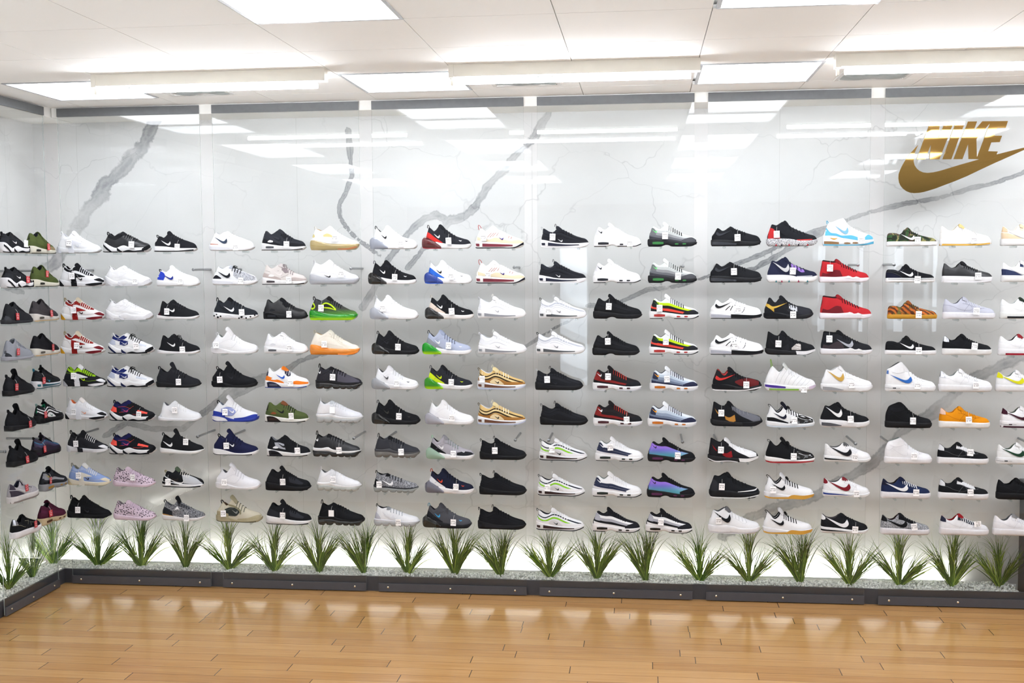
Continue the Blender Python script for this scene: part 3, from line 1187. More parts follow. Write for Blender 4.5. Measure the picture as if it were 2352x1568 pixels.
def laces_mesh(F, x0, x1, n, r=.0085, bow=False, drop=.7):
    b = MB()
    xs = np.linspace(x0, x1, n)
    sx = (xs - .05) / (F.xe - .05)
    step = sx[1] - sx[0] if n > 1 else .05
    for k, s in enumerate(sx):
        pts = []
        for t in np.linspace(-1, 1, 13):
            u = 1 - (1 - drop) * abs(t) ** 1.0
            ss = np.clip(s + step * .32 * abs(t), F.thr + .012, .97)
            z = F.z0(ss) + u * (F.zt(ss) - F.z0(ss))
            y = F.y(ss, u) * np.sign(t) if abs(t) > 1e-6 else 0.0
            pts.append((F.xat(ss, z), y * 1.04, z + .007))
        b.tube(pts, r, 6, flat=.62)
    if bow:
        s = sx[0]
        z = float(F.zt(max(s, F.thr + .02))) + .014
        x = float(F.xat(s, z))
        for sg in (-1, 1):
            b.tube([(x, 0, z), (x + .02, sg * .03, z + .015), (x + .055, sg * .075, z - .005), (x + .06, sg * .085, z - .04), (x + .025, sg * .06, z - .025), (x + .005, sg * .01, z)], .0075, 6)
            b.tube([(x, 0, z), (x + .045, sg * .05, z - .02), (x + .075, sg * .095, z - .075)], .0065, 6)
    return b


def loop_mesh(cx, cz, w, h, ang=0.0, r=.0075):
    pts = []
    for t in np.linspace(-.12, 1.12, 19):
        a = math.pi * t
        x, z = -w / 2 * math.cos(a), h * math.sin(a) if 0 <= t <= 1 else h * .35 * math.sin(a)
        c, s = math.cos(ang), math.sin(ang)
        pts.append((cx + x * c - z * s, 0, cz + x * s + z * c))
    b = MB()
    P = np.array(pts)
    rings = []
    T = np.gradient(P, axis=0)
    T /= np.linalg.norm(T, axis=1)[:, None]
    for p, t in zip(P, T):
        nrm = np.array([-t[2], 0, t[0]])
        rings.append([p + nrm * a * r * .55 + np.array([0, y, 0]) for a, y in ((1, -.016), (1, .016), (-1, .016), (-1, -.016))])
    fs = [(i * 4 + j, i * 4 + (j + 1) % 4, (i + 1) * 4 + (j + 1) % 4, (i + 1) * 4 + j) for i in range(len(P) - 1) for j in range(4)]
    fs += [(3, 2, 1, 0), tuple(4 * (len(P) - 1) + j for j in range(4))]
    b.add(np.array(rings).reshape(-1, 3), fs)
    return b


def pods_mesh(spec, st, sb):
    """clear air sole with a row of lobes: (lobe centre, half length, height)"""
    bot = [(0, .06)]
    for cx, hx, zt in spec:
        bot += [(cx - hx * .95, .042), (cx - hx * .6, .006), (cx + hx * .6, .006), (cx + hx * .95, .042)]
    bot += [(1, .09)]
    top = [(x, z + .012) for x, z in sb]
    return sole_mesh(top, bot, n=110, bulge=.03)


def blobs(sp, L, eps=.008):
    """round marks on the side of a sole: (x, z, r)"""
    b = MB()
    for x, z, r in L:
        y = -(plan(x) * sp.get('wid', 1.0) + .004 + eps)
        c = len(b.v)
        vs = [(x, y, z)] + [(x + r * math.cos(t), y, z + r * math.sin(t) * .85) for t in np.linspace(0, 2 * math.pi, 14, endpoint=False)]
        b.add(vs, [(0, 1 + k, 1 + (k + 1) % 14) for k in range(14)])
    return b


def sh(L, dx=0.0, dz=0.0):
    return [(x + dx, z + dz) for x, z in L]

# Each last: side outline of the upper (top), of the sole (st, sb), tongue, heel loop, and the panels sewn on it.
# ov / so entries: (part name, colour key, upper curve, lower curve); seams: (colour key, curve)
WAVE = [(.03, .335), (.1, .29), (.19, .262), (.27, .285), (.36, .325), (.46, .31), (.6, .25), (.78, .19), (.94, .145)]
X0 = [(.09, .385), (.18, .335), (.28, .318), (.4, .315), (.55, .262), (.72, .207), (.86, .175)]
X1 = [(.07, .335), (.17, .285), (.28, .265), (.4, .258), (.55, .212), (.72, .168), (.84, .15)]
X2 = [(.05, .275), (.16, .235), (.28, .212), (.4, .202), (.55, .168), (.7, .137), (.8, .12)]
X3 = [(.04, .215), (.15, .188), (.28, .167), (.4, .152), (.55, .128), (.68, .107), (.77, .1)]
X4 = [(.04, .155), (.15, .15), (.28, .132), (.4, .115), (.55, .098), (.68, .083), (.77, .08)]
SB = [(0, .035), (.02, .008), (.07, 0), (.78, 0), (.88, .008), (.95, .03), (1, .075)]
MODELS = {
'Z': dict(top=[(.11, .43), (.16, .42), (.21, .365), (.28, .355), (.36, .44), (.45, .415), (.58, .33), (.74, .245), (.88, .175), (.96, .125), (.985, .09)], thr=.36,
  st=[(0, .16), (.12, .135), (.3, .1), (.5, .09), (.75, .08), (1, .09)], sb=[(0, .03), (.05, 0), (.78, 0), (.9, .012), (1, .06)],
  tongue=[(.48, .385), (.43, .44), (.39, .485), (.375, .495)], loop=(.095, .425, .042, .07, .2), lace=(.45, .68, 6),
  ov=[('instep_panel', 'b', [(.13, .41), (.22, .35), (.29, .34), (.37, .41), (.5, .37), (.62, .305), (.76, .235)], [(.12, .36), (.2, .31), (.28, .3), (.37, .33), (.5, .29), (.62, .235), (.76, .215)]),
      ('side_panel', 'a', [(.28, .30), (.42, .265), (.605, .208)], [(.285, .15), (.40, .18), (.605, .2)]),
      ('side_panel', 'a', [(.28, .22), (.295, .14), (.31, .09)], [(.40, .19), (.41, .13), (.43, .08)]),
      ('toe_cap', 'c', [(.80, .145), (.89, .165), (.975, .12)], [(.80, .138), (.87, .112), (.975, .085)])],
  so=[('heel_wedge', 'd', [(.0, .15), (.07, .105), (.15, .02)], [(.0, .04), (.05, .01), (.14, .004)]),
      ('sole_block', 'a', [(.30, .105), (.37, .095), (.43, .09)], [(.31, .004), (.37, .004), (.44, .004)]),
      ('toe_guard', 'c', [(.63, .045), (.78, .07), (.97, .085)], [(.63, .03), (.78, .012), (.96, .04)])],
  seams=[('k', [(.42, .24), (.5, .15), (.62, .12), (.8, .135)]), ('k', [(.1, .3), (.2, .28), (.26, .2)])], logo=(.42, .125, .13, .065)),
'M': dict(top=[(.115, .385), (.16, .38), (.2, .34), (.25, .325), (.31, .365), (.39, .4), (.5, .365), (.62, .31), (.73, .255), (.85, .2), (.93, .155), (.985, .1)], thr=.36,
  st=[(0, .215), (.08, .195), (.18, .135), (.3, .09), (.4, .125), (.48, .14), (.6, .105), (.8, .095), (1, .105)], sb=[(0, .07), (.05, .005), (.12, 0), (.78, 0), (.92, .02), (1, .08)], wid=1.05,
  tongue=[(.47, .375), (.43, .405), (.39, .42), (.36, .415)], loop=(.09, .39, .04, .055, .2), lace=(.45, .7, 6),
  ov=[('collar_panel', 'd', [(.12, .375), (.2, .33), (.26, .315), (.33, .36), (.41, .385)], [(.1, .31), (.2, .275), (.28, .255), (.36, .28), (.43, .33)]),
      ('side_panel', 'b', [(.29, .25), (.36, .272), (.47, .25)], [(.29, .185), (.38, .165), (.47, .19)]),
      ('heel_panel', 'a', [(.05, .31), (.12, .29), (.19, .265)], [(.05, .2), (.12, .185), (.2, .175)]),
      ('toe_patch', 'c', [(.655, .225), (.74, .205), (.86, .17)], [(.64, .18), (.75, .165), (.86, .145)])],
  so=[('sole_groove', 'g', [(.03, .17), (.13, .095), (.24, .008)], [(.03, .13), (.11, .06), (.19, .006)]),
      ('sole_groove', 'g', [(.33, .10), (.38, .06), (.46, .006)], [(.33, .04), (.36, .015), (.40, .004)]),
      ('toe_guard', 'o', [(.86, .07), (.93, .12), (.99, .15)], [(.86, .03), (.94, .04), (.995, .09)]),
      ('tread', 'o', [(.46, .02), (.58, .048), (.7, .03), (.9, .05)], [(.46, .004), (.58, .004), (.7, .004), (.9, .012)]),
      ('tread', 'o', [(.01, .03), (.1, .018), (.35, .018)], [(.02, .012), (.1, .002), (.35, .002)])],
  seams=[('k', [(.22, .28), (.36, .29), (.5, .25)]), ('k', [(.25, .17), (.4, .2), (.55, .3)]), ('k', [(.55, .14), (.7, .14), (.82, .17)]), ('k2', [(.05, .14), (.16, .07), (.27, .01)])], logo=(.31, .18, .14, .06)),
'J1': dict(top=[(.10, .42), (.14, .40), (.19, .35), (.26, .345), (.33, .41), (.42, .385), (.55, .325), (.68, .265), (.82, .21), (.92, .175), (.97, .135), (.985, .11)], thr=.33,
  st=[(0, .15), (.2, .12), (.5, .085), (.8, .075), (1, .1)], sb=[(0, .06), (.06, .01), (.15, 0), (.75, 0), (.9, .015), (1, .075)], tongue=[(.42, .385), (.37, .42), (.33, .435)], lace=(.4, .66, 6),
  ov=[('eyestay', 'a', [(.36, .385), (.5, .34), (.66, .265)], [(.36, .33), (.5, .29), (.68, .225)])], seams=[('k', [(.15, .25), (.3, .2), (.45, .28)])]),
'R': dict(top=[(.10, .35), (.15, .335), (.22, .30), (.29, .335), (.35, .40), (.45, .375), (.55, .32), (.65, .275), (.78, .235), (.88, .195), (.95, .14), (.985, .085)], thr=.36,
  st=[(0, .13), (.3, .115), (.6, .08), (1, .075)], sb=SB, tongue=[(.44, .365), (.39, .42), (.36, .455), (.345, .465)], loop=(.06, .35, .04, .05, .5), lace=(.43, .64, 5),
  ov=[('heel_panel', 'a', [(.04, .31), (.12, .32), (.2, .285), (.24, .22)], [(.04, .15), (.1, .14), (.16, .135), (.2, .13)]), ('eyestay', 'b', [(.38, .38), (.5, .33), (.64, .265)], [(.40, .32), (.5, .285), (.62, .24)]),
      ('outline_mark', 'e', [(.04, .27), (.2, .2), (.36, .13), (.5, .115), (.56, .17), (.52, .25)], [(.04, .25), (.2, .18), (.36, .112), (.51, .095), (.585, .17), (.535, .255)]),
      ('toe_panel', 'f', [(.5, .28), (.66, .26), (.85, .19), (.97, .1)], [(.56, .1), (.7, .085), (.85, .08), (.97, .075)])],
  so=[('tread', 'o', [(.0, .03), (.3, .022), (.6, .02), (.95, .05)], [(.01, .01), (.3, .002), (.6, .002), (.95, .02)]),
      ('sole_wedge', 'g', [(.01, .13), (.2, .115), (.45, .07)], [(.01, .08), (.2, .06), (.45, .06)])],
  logo=(.2, .135, .23, .11)),
'K': dict(top=[(.09, .41), (.13, .38), (.19, .325), (.25, .31), (.31, .345), (.37, .42), (.45, .385), (.55, .325), (.68, .265), (.82, .205), (.92, .165), (.985, .095)], thr=.36,
  st=[(0, .12), (.25, .10), (.5, .07), (.8, .065), (1, .095)], sb=[(0, .05), (.05, .005), (.12, 0), (.8, 0), (1, .07)], tongue=[(.44, .385), (.40, .45), (.38, .52), (.365, .545)],
  loop=(.06, .40, .045, .05, .35), lace=(.43, .66, 5),
  ov=[('heel_panel', 'a', [(.03, .29), (.13, .27), (.27, .2)], [(.03, .13), (.14, .12), (.28, .11)]), ('eyestay', 'b', [(.37, .39), (.5, .34), (.66, .265)], [(.39, .32), (.5, .28), (.65, .235)]),
      ('strap_mark', 'e', [(.33, .235), (.385, .30), (.42, .24)], [(.3, .22), (.4, .24), (.47, .215)]), ('sole_wedge', 'h', [(.02, .14), (.15, .13), (.35, .08)], [(.02, .08), (.15, .07), (.35, .055)])],
  so=[('sole_wedge', 'g', [(.02, .115), (.2, .095), (.46, .045)], [(.02, .055), (.2, .045), (.46, .03)])], seams=[('k', [(.1, .2), (.25, .16), (.4, .1)])], logo=(.1, .14, .23, .12)),
'F': dict(top=[(.13, .415), (.17, .39), (.23, .335), (.30, .355), (.37, .42), (.48, .37), (.62, .29), (.75, .23), (.88, .185), (.95, .14), (.985, .09)], thr=.36,
  back=[(.0, 0), (.02, .08), (.07, .16), (.09, .26), (.11, .34), (.13, .415)],
  st=[(0, .09), (.1, .085), (.3, .06), (.6, .05), (.85, .055), (1, .09)], sb=[(0, .03), (.08, 0), (.8, 0), (.92, .015), (1, .06)], tongue=[(.45, .385), (.41, .43), (.375, .44)], lace=(.42, .64, 5),
  ov=[('heel_panel', 'a', [(.03, .18), (.08, .16), (.14, .09)], [(.03, .08), (.06, .07), (.1, .06)]), ('eyestay', 'b', [(.38, .39), (.5, .35), (.64, .275)], [(.40, .33), (.5, .29), (.62, .245)])],
  logo=(.26, .155, .2, .1)),
'P': dict(top=[(.15, .4), (.19, .375), (.25, .33), (.31, .37), (.37, .455), (.48, .40), (.6, .31), (.7, .25), (.85, .2), (.94, .16), (.985, .11)], thr=.37,
  st=[(0, .13), (.2, .12), (.35, .085), (.5, .05), (.7, .05), (.9, .075), (1, .115)], sb=[(0, .05), (.05, .01), (.1, 0), (.85, 0), (1, .075)], tongue=[(.45, .42), (.39, .5), (.36, .55), (.345, .555)],
  loop=(.085, .40, .045, .06, .45), lace=(.42, .62, 4),
  ov=[('cage', 'b', [(.22, .26), (.34, .30), (.47, .275), (.57, .23)], [(.24, .14), (.36, .12), (.47, .13), (.54, .2)]), ('cage_band', 'd', [(.3, .37), (.42, .33), (.55, .25), (.58, .17)], [(.27, .345), (.4, .3), (.52, .23), (.545, .15)]),
      ('heel_panel', 'a', [(.04, .22), (.15, .205), (.3, .17)], [(.04, .12), (.15, .115), (.31, .085)]), ('toe_guard', 'c', [(.5, .07), (.72, .095), (.9, .145), (.975, .14)], [(.5, .045), (.75, .045), (.9, .07), (.975, .1)])],
  so=[('heel_wedge', 'h', [(.01, .115), (.15, .105), (.3, .07), (.37, .012)], [(.01, .045), (.12, .014), (.25, .008), (.36, .006)]), ('tread', 'o', [(.02, .04), (.1, .014), (.3, .012), (.6, .012), (.9, .03)], [(.02, .025), (.1, .002), (.3, .001), (.6, .001), (.9, .012)])],
  seams=[('k', [(.2, .2), (.3, .25), (.42, .29), (.52, .26)]), ('k', [(.3, .15), (.45, .12), (.52, .17), (.58, .24)])], logo=(.37, .17, .13, .08)),
'N': dict(top=[(.09, .43), (.13, .415), (.18, .365), (.23, .345), (.30, .375), (.39, .435), (.5, .385), (.62, .315), (.72, .255), (.83, .22), (.91, .19), (.96, .145), (.985, .1)], thr=.38,
  st=[(0, .165), (.1, .155), (.3, .12), (.5, .095), (.8, .075), (1, .09)], sb=[(0, .02), (.03, .003), (.1, 0), (.8, 0), (.92, .012), (1, .06)], tongue=[(.5, .395), (.44, .445), (.395, .465), (.38, .46)], lace=(.44, .69, 6),
  ov=[('heel_guard', 'a', [(.03, .265), (.1, .25), (.2, .215), (.3, .19), (.44, .13)], [(.03, .16), (.12, .15), (.25, .125), (.35, .11), (.46, .095)]),
      ('toe_guard', 'a2', [(.6, .115), (.72, .155), (.85, .14), (.97, .12)], [(.6, .085), (.75, .075), (.88, .08), (.97, .085)]),
      ('side_panel', 'b', [(.2, .3), (.32, .3), (.42, .27)], [(.24, .2), (.35, .17), (.46, .15)]), ('side_plate', 'c', [(.17, .195), (.22, .222), (.29, .205)], [(.17, .18), (.23, .172), (.29, .178)]),
      ('eyestay', 'e', [(.42, .415), (.5, .375), (.57, .335)], [(.47, .31), (.53, .25), (.6, .265)]), ('heel_tab', 'd', [(.05, .37), (.075, .36), (.1, .33)], [(.04, .26), (.06, .26), (.09, .26)])],
  so=[('heel_block', 'g', [(.07, .12), (.15, .135), (.28, .105), (.40, .02)], [(.09, .01), (.15, .006), (.28, .006), (.37, .006)]), ('air_window', 'v', [(.13, .088), (.2, .092), (.31, .085)], [(.13, .05), (.2, .046), (.31, .05)]),
      ('tread', 'o', [(.02, .016), (.3, .014), (.7, .014), (.95, .04)], [(.02, .002), (.3, .001), (.7, .001), (.95, .02)])],
  seams=[('k', [(.1, .3), (.25, .27), (.4, .3)]), ('k', [(.44, .15), (.55, .19), (.62, .23)])], logo=(.27, .19, .2, .1)),
'H': dict(top=[(.14, .445), (.18, .42), (.23, .37), (.28, .365), (.33, .4), (.38, .44), (.5, .38), (.6, .32), (.7, .265), (.82, .23), (.91, .205), (.96, .16), (.985, .11)], thr=.36,
  st=[(0, .18), (.15, .165), (.35, .135), (.6, .10), (.85, .09), (1, .095)], sb=SB, tongue=[(.44, .40), (.40, .46), (.375, .515), (.355, .525)], lace=(.43, .66, 6),
  ov=[('heel_clip', 'a', [(.05, .35), (.15, .31), (.3, .25), (.4, .2)], [(.04, .2), (.14, .18), (.28, .16), (.38, .15)]), ('toe_panel', 'b', [(.52, .3), (.64, .27), (.78, .2), (.86, .165)], [(.56, .18), (.66, .155), (.76, .14), (.84, .135)])],
  so=[('tread', 'o', [(.02, .03), (.1, .014), (.6, .012), (.95, .04)], [(.02, .015), (.1, .001), (.6, .001), (.95, .018)]), ('sole_rib', 'g', [(.03, .12), (.12, .07), (.3, .05)], [(.03, .105), (.12, .06), (.3, .042)])], seams=[('k', [(.3, .2), (.42, .14), (.55, .2)])]),
'S': dict(top=[(.115, .43), (.18, .405), (.25, .38), (.32, .41), (.40, .455), (.52, .385), (.62, .32), (.7, .275), (.82, .215), (.92, .165), (.985, .115)], thr=.38,
  st=[(0, .12), (.012, .165), (.05, .195), (.15, .19), (.3, .15), (.45, .125), (.7, .115), (.9, .115), (1, .125)], sb=[(0, .1), (.01, .05), (.04, .012), (.1, 0), (.82, 0), (.9, .012), (.96, .045), (1, .1)], wid=1.08, bulge=.05, air=True,
  tongue=[(.47, .42), (.42, .47), (.39, .48)], loop=(.085, .40, .04, .065, .15),
  ov=[('heel_frame', 'b', [(.06, .345), (.11, .34), (.15, .28)], [(.055, .22), (.09, .21), (.14, .24)]), ('heel_inset', 'c', [(.07, .32), (.1, .31), (.125, .28)], [(.065, .25), (.09, .245), (.12, .255)]),
      ('side_frame', 'b', [(.26, .30), (.36, .35), (.47, .315), (.58, .225)], [(.27, .245), (.38, .235), (.48, .22), (.58, .195)]), ('side_inset', 'c', [(.29, .295), (.37, .325), (.46, .29), (.54, .225)], [(.3, .262), (.38, .26), (.46, .25), (.54, .215)])],
  so=[('sole_rib', 'g', [(.04, .1), (.3, .075), (.6, .07), (.95, .085)], [(.04, .085), (.3, .062), (.6, .058), (.95, .075)]), ('tread', 'o', [(.6, .03), (.8, .035), (.97, .075)], [(.6, .004), (.8, .004), (.97, .045)])],
  seams=[('k', [(.2, .31), (.34, .36), (.48, .33), (.62, .22), (.8, .14)]), ('k', [(.2, .24), (.34, .22), (.5, .19), (.7, .15)]), ('k', [(.58, .28), (.7, .2), (.86, .15)])], logo=(.32, .13, .14, .055)),
'T': dict(top=[(.145, .44), (.19, .395), (.25, .345), (.31, .385), (.37, .455), (.48, .39), (.6, .3), (.7, .245), (.82, .205), (.91, .175), (.96, .14), (.985, .1)], thr=.36,
  back=[(.09, 0), (.085, .15), (.095, .24), (.115, .32), (.13, .38), (.145, .44)],
  st=[(.1, .2), (.2, .17), (.3, .14), (.4, .115), (.6, .088), (.85, .078), (1, .1)], sb=[(.1, .03), (.26, .006), (.3, 0), (.85, 0), (.94, .012), (1, .06)], srange=(.27, 1.0),
  heel=([(0, .09), (.012, .17), (.05, .215), (.1, .235), (.18, .2), (.28, .135), (.4, .05), (.43, .02)], [(0, .07), (.02, .03), (.06, .006), (.15, 0), (.43, 0)]),
  tongue=[(.45, .41), (.405, .46), (.375, .485), (.36, .49)], loop=(.155, .43, .04, .055, .1), lace=(.42, .64, 5),
  ov=[('heel_clip', 'a', [(.11, .34), (.17, .31), (.28, .225), (.44, .12)], [(.09, .22), (.16, .2), (.26, .14), (.38, .09)]), ('eyestay', 'b', [(.38, .40), (.5, .36), (.64, .275)], [(.36, .34), (.5, .3), (.63, .245)]),
      ('toe_guard', 'c', [(.66, .14), (.8, .16), (.93, .14), (.98, .1)], [(.66, .085), (.8, .078), (.93, .08), (.98, .085)]), ('toe_mark', 'w', [(.76, .165), (.79, .155), (.815, .158)], [(.76, .16), (.79, .143), (.815, .15)])],
  so=[('tread', 'o', [(.3, .012), (.6, .012), (.94, .035)], [(.3, .001), (.6, .001), (.94, .018)]), ('heel_tread', 'o2', [(.03, .03), (.15, .018), (.41, .018)], [(.03, .012), (.15, .001), (.41, .001)])],
  seams=[('k', [(.22, .2), (.35, .29), (.45, .32)]), ('k', [(.17, .36), (.24, .3), (.33, .33)])], logo=(.26, .205, .12, .085)),
'W': dict(top=[(.05, .405), (.1, .38), (.18, .33), (.25, .315), (.3, .34), (.35, .395), (.44, .38), (.54, .33), (.64, .28), (.74, .235), (.85, .2), (.93, .165), (.985, .105)], thr=.34,
  st=[(0, .17), (.1, .155), (.25, .125), (.35, .105), (.5, .09), (.8, .088), (1, .105)], sb=SB, tongue=[(.43, .375), (.37, .425), (.33, .45), (.3, .445)], loop=(.04, .39, .032, .05, .5), loop2=(.31, .435, .03, .05, .0), lace=(.38, .64, 6),
  ov=[('stripe', 'a', WAVE, sh(WAVE, 0, -.022)), ('stripe', 'b', sh(WAVE, .0, -.03), sh(WAVE, .0, -.054)), ('stripe', 'c', sh(WAVE, .0, -.06), sh(WAVE, .0, -.088)),
      ('mudguard', 'd', [(.03, .225), (.14, .185), (.24, .185), (.34, .215), (.45, .205), (.62, .155), (.8, .145), (.93, .135), (.98, .12)], [(.03, .165), (.14, .145), (.25, .125), (.36, .1), (.5, .09), (.65, .088), (.8, .088), (.93, .09), (.98, .1)]),
      ('logo_panel', 'e', [(.27, .155), (.33, .2), (.4, .205), (.48, .17), (.56, .105)], [(.28, .125), (.36, .108), (.42, .1), (.5, .095), (.56, .092)])],
  so=[('air_window', 'v', [(.16, .105), (.4, .075), (.6, .062), (.8, .062)], [(.16, .04), (.4, .032), (.6, .036), (.8, .046)]), ('air_window', 'v', [(.025, .1), (.06, .1), (.1, .098)], [(.03, .055), (.06, .05), (.1, .05)]),
      ('tread', 'o', [(.01, .03), (.1, .02), (.5, .018), (.8, .018), (.99, .075)], [(.02, .01), (.1, .001), (.5, .001), (.8, .001), (.99, .055)])],
  seams=[('k', WAVE), ('k', sh(WAVE, 0, -.05)), ('k', sh(WAVE, 0, -.095)), ('k', [(.27, .155), (.33, .2), (.4, .205), (.48, .17), (.56, .105)])], logo=(.36, .115, .1, .058)),
'Q': dict(top=[(.11, .415), (.16, .385), (.21, .345), (.27, .375), (.34, .43), (.5, .37), (.6, .32), (.68, .28), (.8, .23), (.92, .18), (.985, .11)], thr=.35,
  st=[(0, .15), (.3, .13), (.6, .1), (.85, .09), (1, .11)], sb=SB, tongue=[(.43, .405), (.375, .445), (.34, .46)], loop=(.05, .375, .055, .085, .35), lace=(.4, .66, 6),
  ov=[('mudguard', 'a', [(.02, .25), (.12, .215), (.28, .175), (.42, .215), (.55, .19), (.72, .15), (.88, .165), (.975, .13)], [(.02, .165), (.14, .155), (.3, .13), (.42, .125), (.55, .108), (.72, .092), (.88, .09), (.975, .105)]),
      ('pinstripe', 'b', [(.26, .225), (.3, .27), (.34, .31)], [(.268, .225), (.308, .27), (.348, .31)]), ('pinstripe', 'b', [(.31, .225), (.35, .27), (.39, .31)], [(.318, .225), (.358, .27), (.398, .31)]),
      ('pinstripe', 'b', [(.36, .235), (.4, .28), (.43, .31)], [(.368, .235), (.408, .28), (.438, .31)]), ('pinstripe', 'b', [(.44, .25), (.46, .28), (.48, .31)], [(.447, .25), (.467, .28), (.487, .31)]),
      ('pinstripe', 'b', [(.68, .2), (.69, .22), (.7, .24)], [(.687, .2), (.697, .22), (.707, .24)]), ('pinstripe', 'b', [(.73, .185), (.74, .205), (.75, .225)], [(.737, .185), (.747, .205), (.757, .225)])],
  so=[('air_window', 'v', [(.16, .1), (.5, .085), (.78, .07)], [(.16, .035), (.5, .032), (.78, .04)]), ('air_window', 'v', [(.02, .1), (.06, .1), (.1, .095)], [(.03, .05), (.06, .045), (.1, .045)]),
      ('tread', 'o', [(.01, .03), (.1, .02), (.5, .018), (.8, .02), (.99, .12)], [(.02, .01), (.1, .001), (.5, .001), (.8, .001), (.99, .07)])], seams=[('k', [(.2, .27), (.4, .25), (.6, .22)])], logo=(.48, .165, .11, .06)),
'X': dict(top=[(.11, .42), (.155, .395), (.2, .36), (.25, .35), (.31, .395), (.37, .43), (.5, .375), (.6, .315), (.7, .26), (.82, .22), (.9, .195), (.96, .15), (.985, .1)], thr=.35,
  st=[(0, .155), (.15, .15), (.3, .135), (.45, .115), (.7, .085), (1, .09)], sb=[(0, .03), (.03, .003), (.1, 0), (.27, 0), (.35, .03), (.43, .03), (.5, 0), (.85, 0), (.95, .03), (1, .07)],
  tongue=[(.43, .40), (.375, .455), (.345, .495), (.32, .505)], lace=(.4, .68, 7),
  ov=[('side_band', 'a', X0, X1), ('side_band', 'b', X1, X2), ('side_band', 'c', X2, X3), ('side_band', 'd', X3, X4),
      ('toe_cap', 'f', [(.68, .125), (.78, .16), (.89, .175), (.975, .125)], [(.68, .085), (.8, .082), (.89, .085), (.975, .092)]), ('heel_tab', 'h', [(.09, .37), (.13, .365), (.17, .31)], [(.06, .25), (.1, .235), (.17, .225)])],
  so=[('air_window', 'v', [(.1, .092), (.2, .098), (.32, .09)], [(.1, .05), (.2, .045), (.32, .05)]), ('air_window', 'v', [(.55, .062), (.585, .064), (.62, .06)], [(.55, .036), (.585, .034), (.62, .036)]),
      ('air_window', 'v', [(.7, .062), (.735, .064), (.77, .062)], [(.7, .036), (.735, .034), (.77, .038)]), ('tread', 'o', [(.02, .016), (.15, .014), (.27, .016)], [(.02, .002), (.15, .001), (.27, .001)]),
      ('tread', 'o', [(.5, .016), (.7, .014), (.86, .016), (.985, .065)], [(.5, .002), (.7, .001), (.86, .002), (.985, .042)])],
  seams=[('k', X1), ('k', X2), ('k', X3)], logo=(.1, .27, .09, .07)),
'A': dict(top=[(.13, .375), (.17, .345), (.23, .305), (.3, .33), (.36, .372), (.5, .335), (.6, .3), (.7, .265), (.82, .23), (.92, .2), (.965, .155), (.985, .11)], thr=.36,
  st=[(0, .135), (.3, .125), (.6, .1), (.85, .085), (1, .11)], sb=SB, tongue=[(.45, .355), (.4, .38), (.365, .39)], lace=(.4, .66, 6), wid=1.04,
  ov=[('side_lace', 'e', [(.29, .17), (.34, .22), (.38, .25)], [(.305, .165), (.355, .215), (.395, .245)]), ('side_lace', 'e', [(.38, .16), (.4, .2), (.43, .25)], [(.395, .16), (.415, .2), (.445, .25)]),
      ('side_lace', 'e', [(.6, .12), (.63, .15), (.65, .19)], [(.61, .12), (.64, .15), (.66, .19)]), ('side_lace', 'e', [(.47, .25), (.48, .29), (.49, .31)], [(.482, .25), (.492, .29), (.502, .31)]), ('side_lace', 'e', [(.56, .23), (.57, .26), (.58, .28)], [(.57, .23), (.58, .26), (.59, .28)]), ('side_lace', 'e', [(.65, .2), (.66, .23), (.67, .25)], [(.66, .2), (.67, .23), (.68, .25)])],
  so=[('air_window', 'v', [(.02, .09), (.15, .088), (.3, .075), (.5, .055)], [(.02, .03), (.15, .024), (.3, .024), (.5, .024)]), ('sole_front', 'g', [(.4, .09), (.6, .082), (.85, .075), (.99, .1)], [(.4, .015), (.6, .012), (.85, .014), (.99, .055)]),
      ('tread', 'o', [(.02, .016), (.3, .014), (.7, .014), (.97, .05)], [(.02, .002), (.3, .001), (.7, .001), (.97, .03)])], logo=(.1, .2, .3, .11, True)),
'V': dict(top=[(.10, .465), (.14, .43), (.2, .39), (.26, .41), (.32, .44), (.45, .41), (.56, .36), (.66, .305), (.8, .25), (.92, .2), (.985, .13)], thr=.31,
  st=[(0, .185), (.2, .18), (.35, .2), (.45, .155), (.7, .13), (1, .14)], sb=[(0, .14), (.05, .12), (.3, .12), (.5, .09), (.8, .085), (1, .12)], pods=[(.1, .09, .13), (.27, .08, .125), (.47, .085, .1), (.62, .07, .095), (.75, .065, .092), (.87, .06, .095)],
  tongue=[(.4, .42), (.345, .45), (.31, .455)], loop=(.06, .45, .035, .075, .0), lace=(.36, .64, 6),
  ov=[('side_fin', 'a', [(.3, .36), (.38, .33), (.41, .25), (.4, .18)], [(.34, .36), (.41, .33), (.445, .25), (.44, .17)]), ('side_fin', 'a', [(.42, .36), (.48, .32), (.51, .24), (.5, .16)], [(.455, .36), (.515, .32), (.545, .24), (.54, .16)]),
      ('side_fin', 'a', [(.54, .33), (.59, .28), (.61, .21), (.6, .15)], [(.57, .32), (.62, .27), (.64, .21), (.635, .15)]), ('side_fin', 'a', [(.65, .28), (.69, .23), (.7, .17)], [(.675, .27), (.715, .22), (.725, .165)]), ('side_fin', 'a', [(.75, .24), (.78, .2), (.79, .155)], [(.775, .23), (.8, .19), (.81, .155)]),
      ('heel_panel', 'b', [(.05, .39), (.14, .38), (.24, .36), (.31, .37), (.38, .22)], [(.03, .2), (.1, .2), (.2, .2), (.28, .21), (.33, .21)]), ('toe_panel', 'c', [(.5, .36), (.66, .3), (.82, .235), (.95, .17)], [(.5, .16), (.66, .14), (.82, .14), (.95, .145)])],
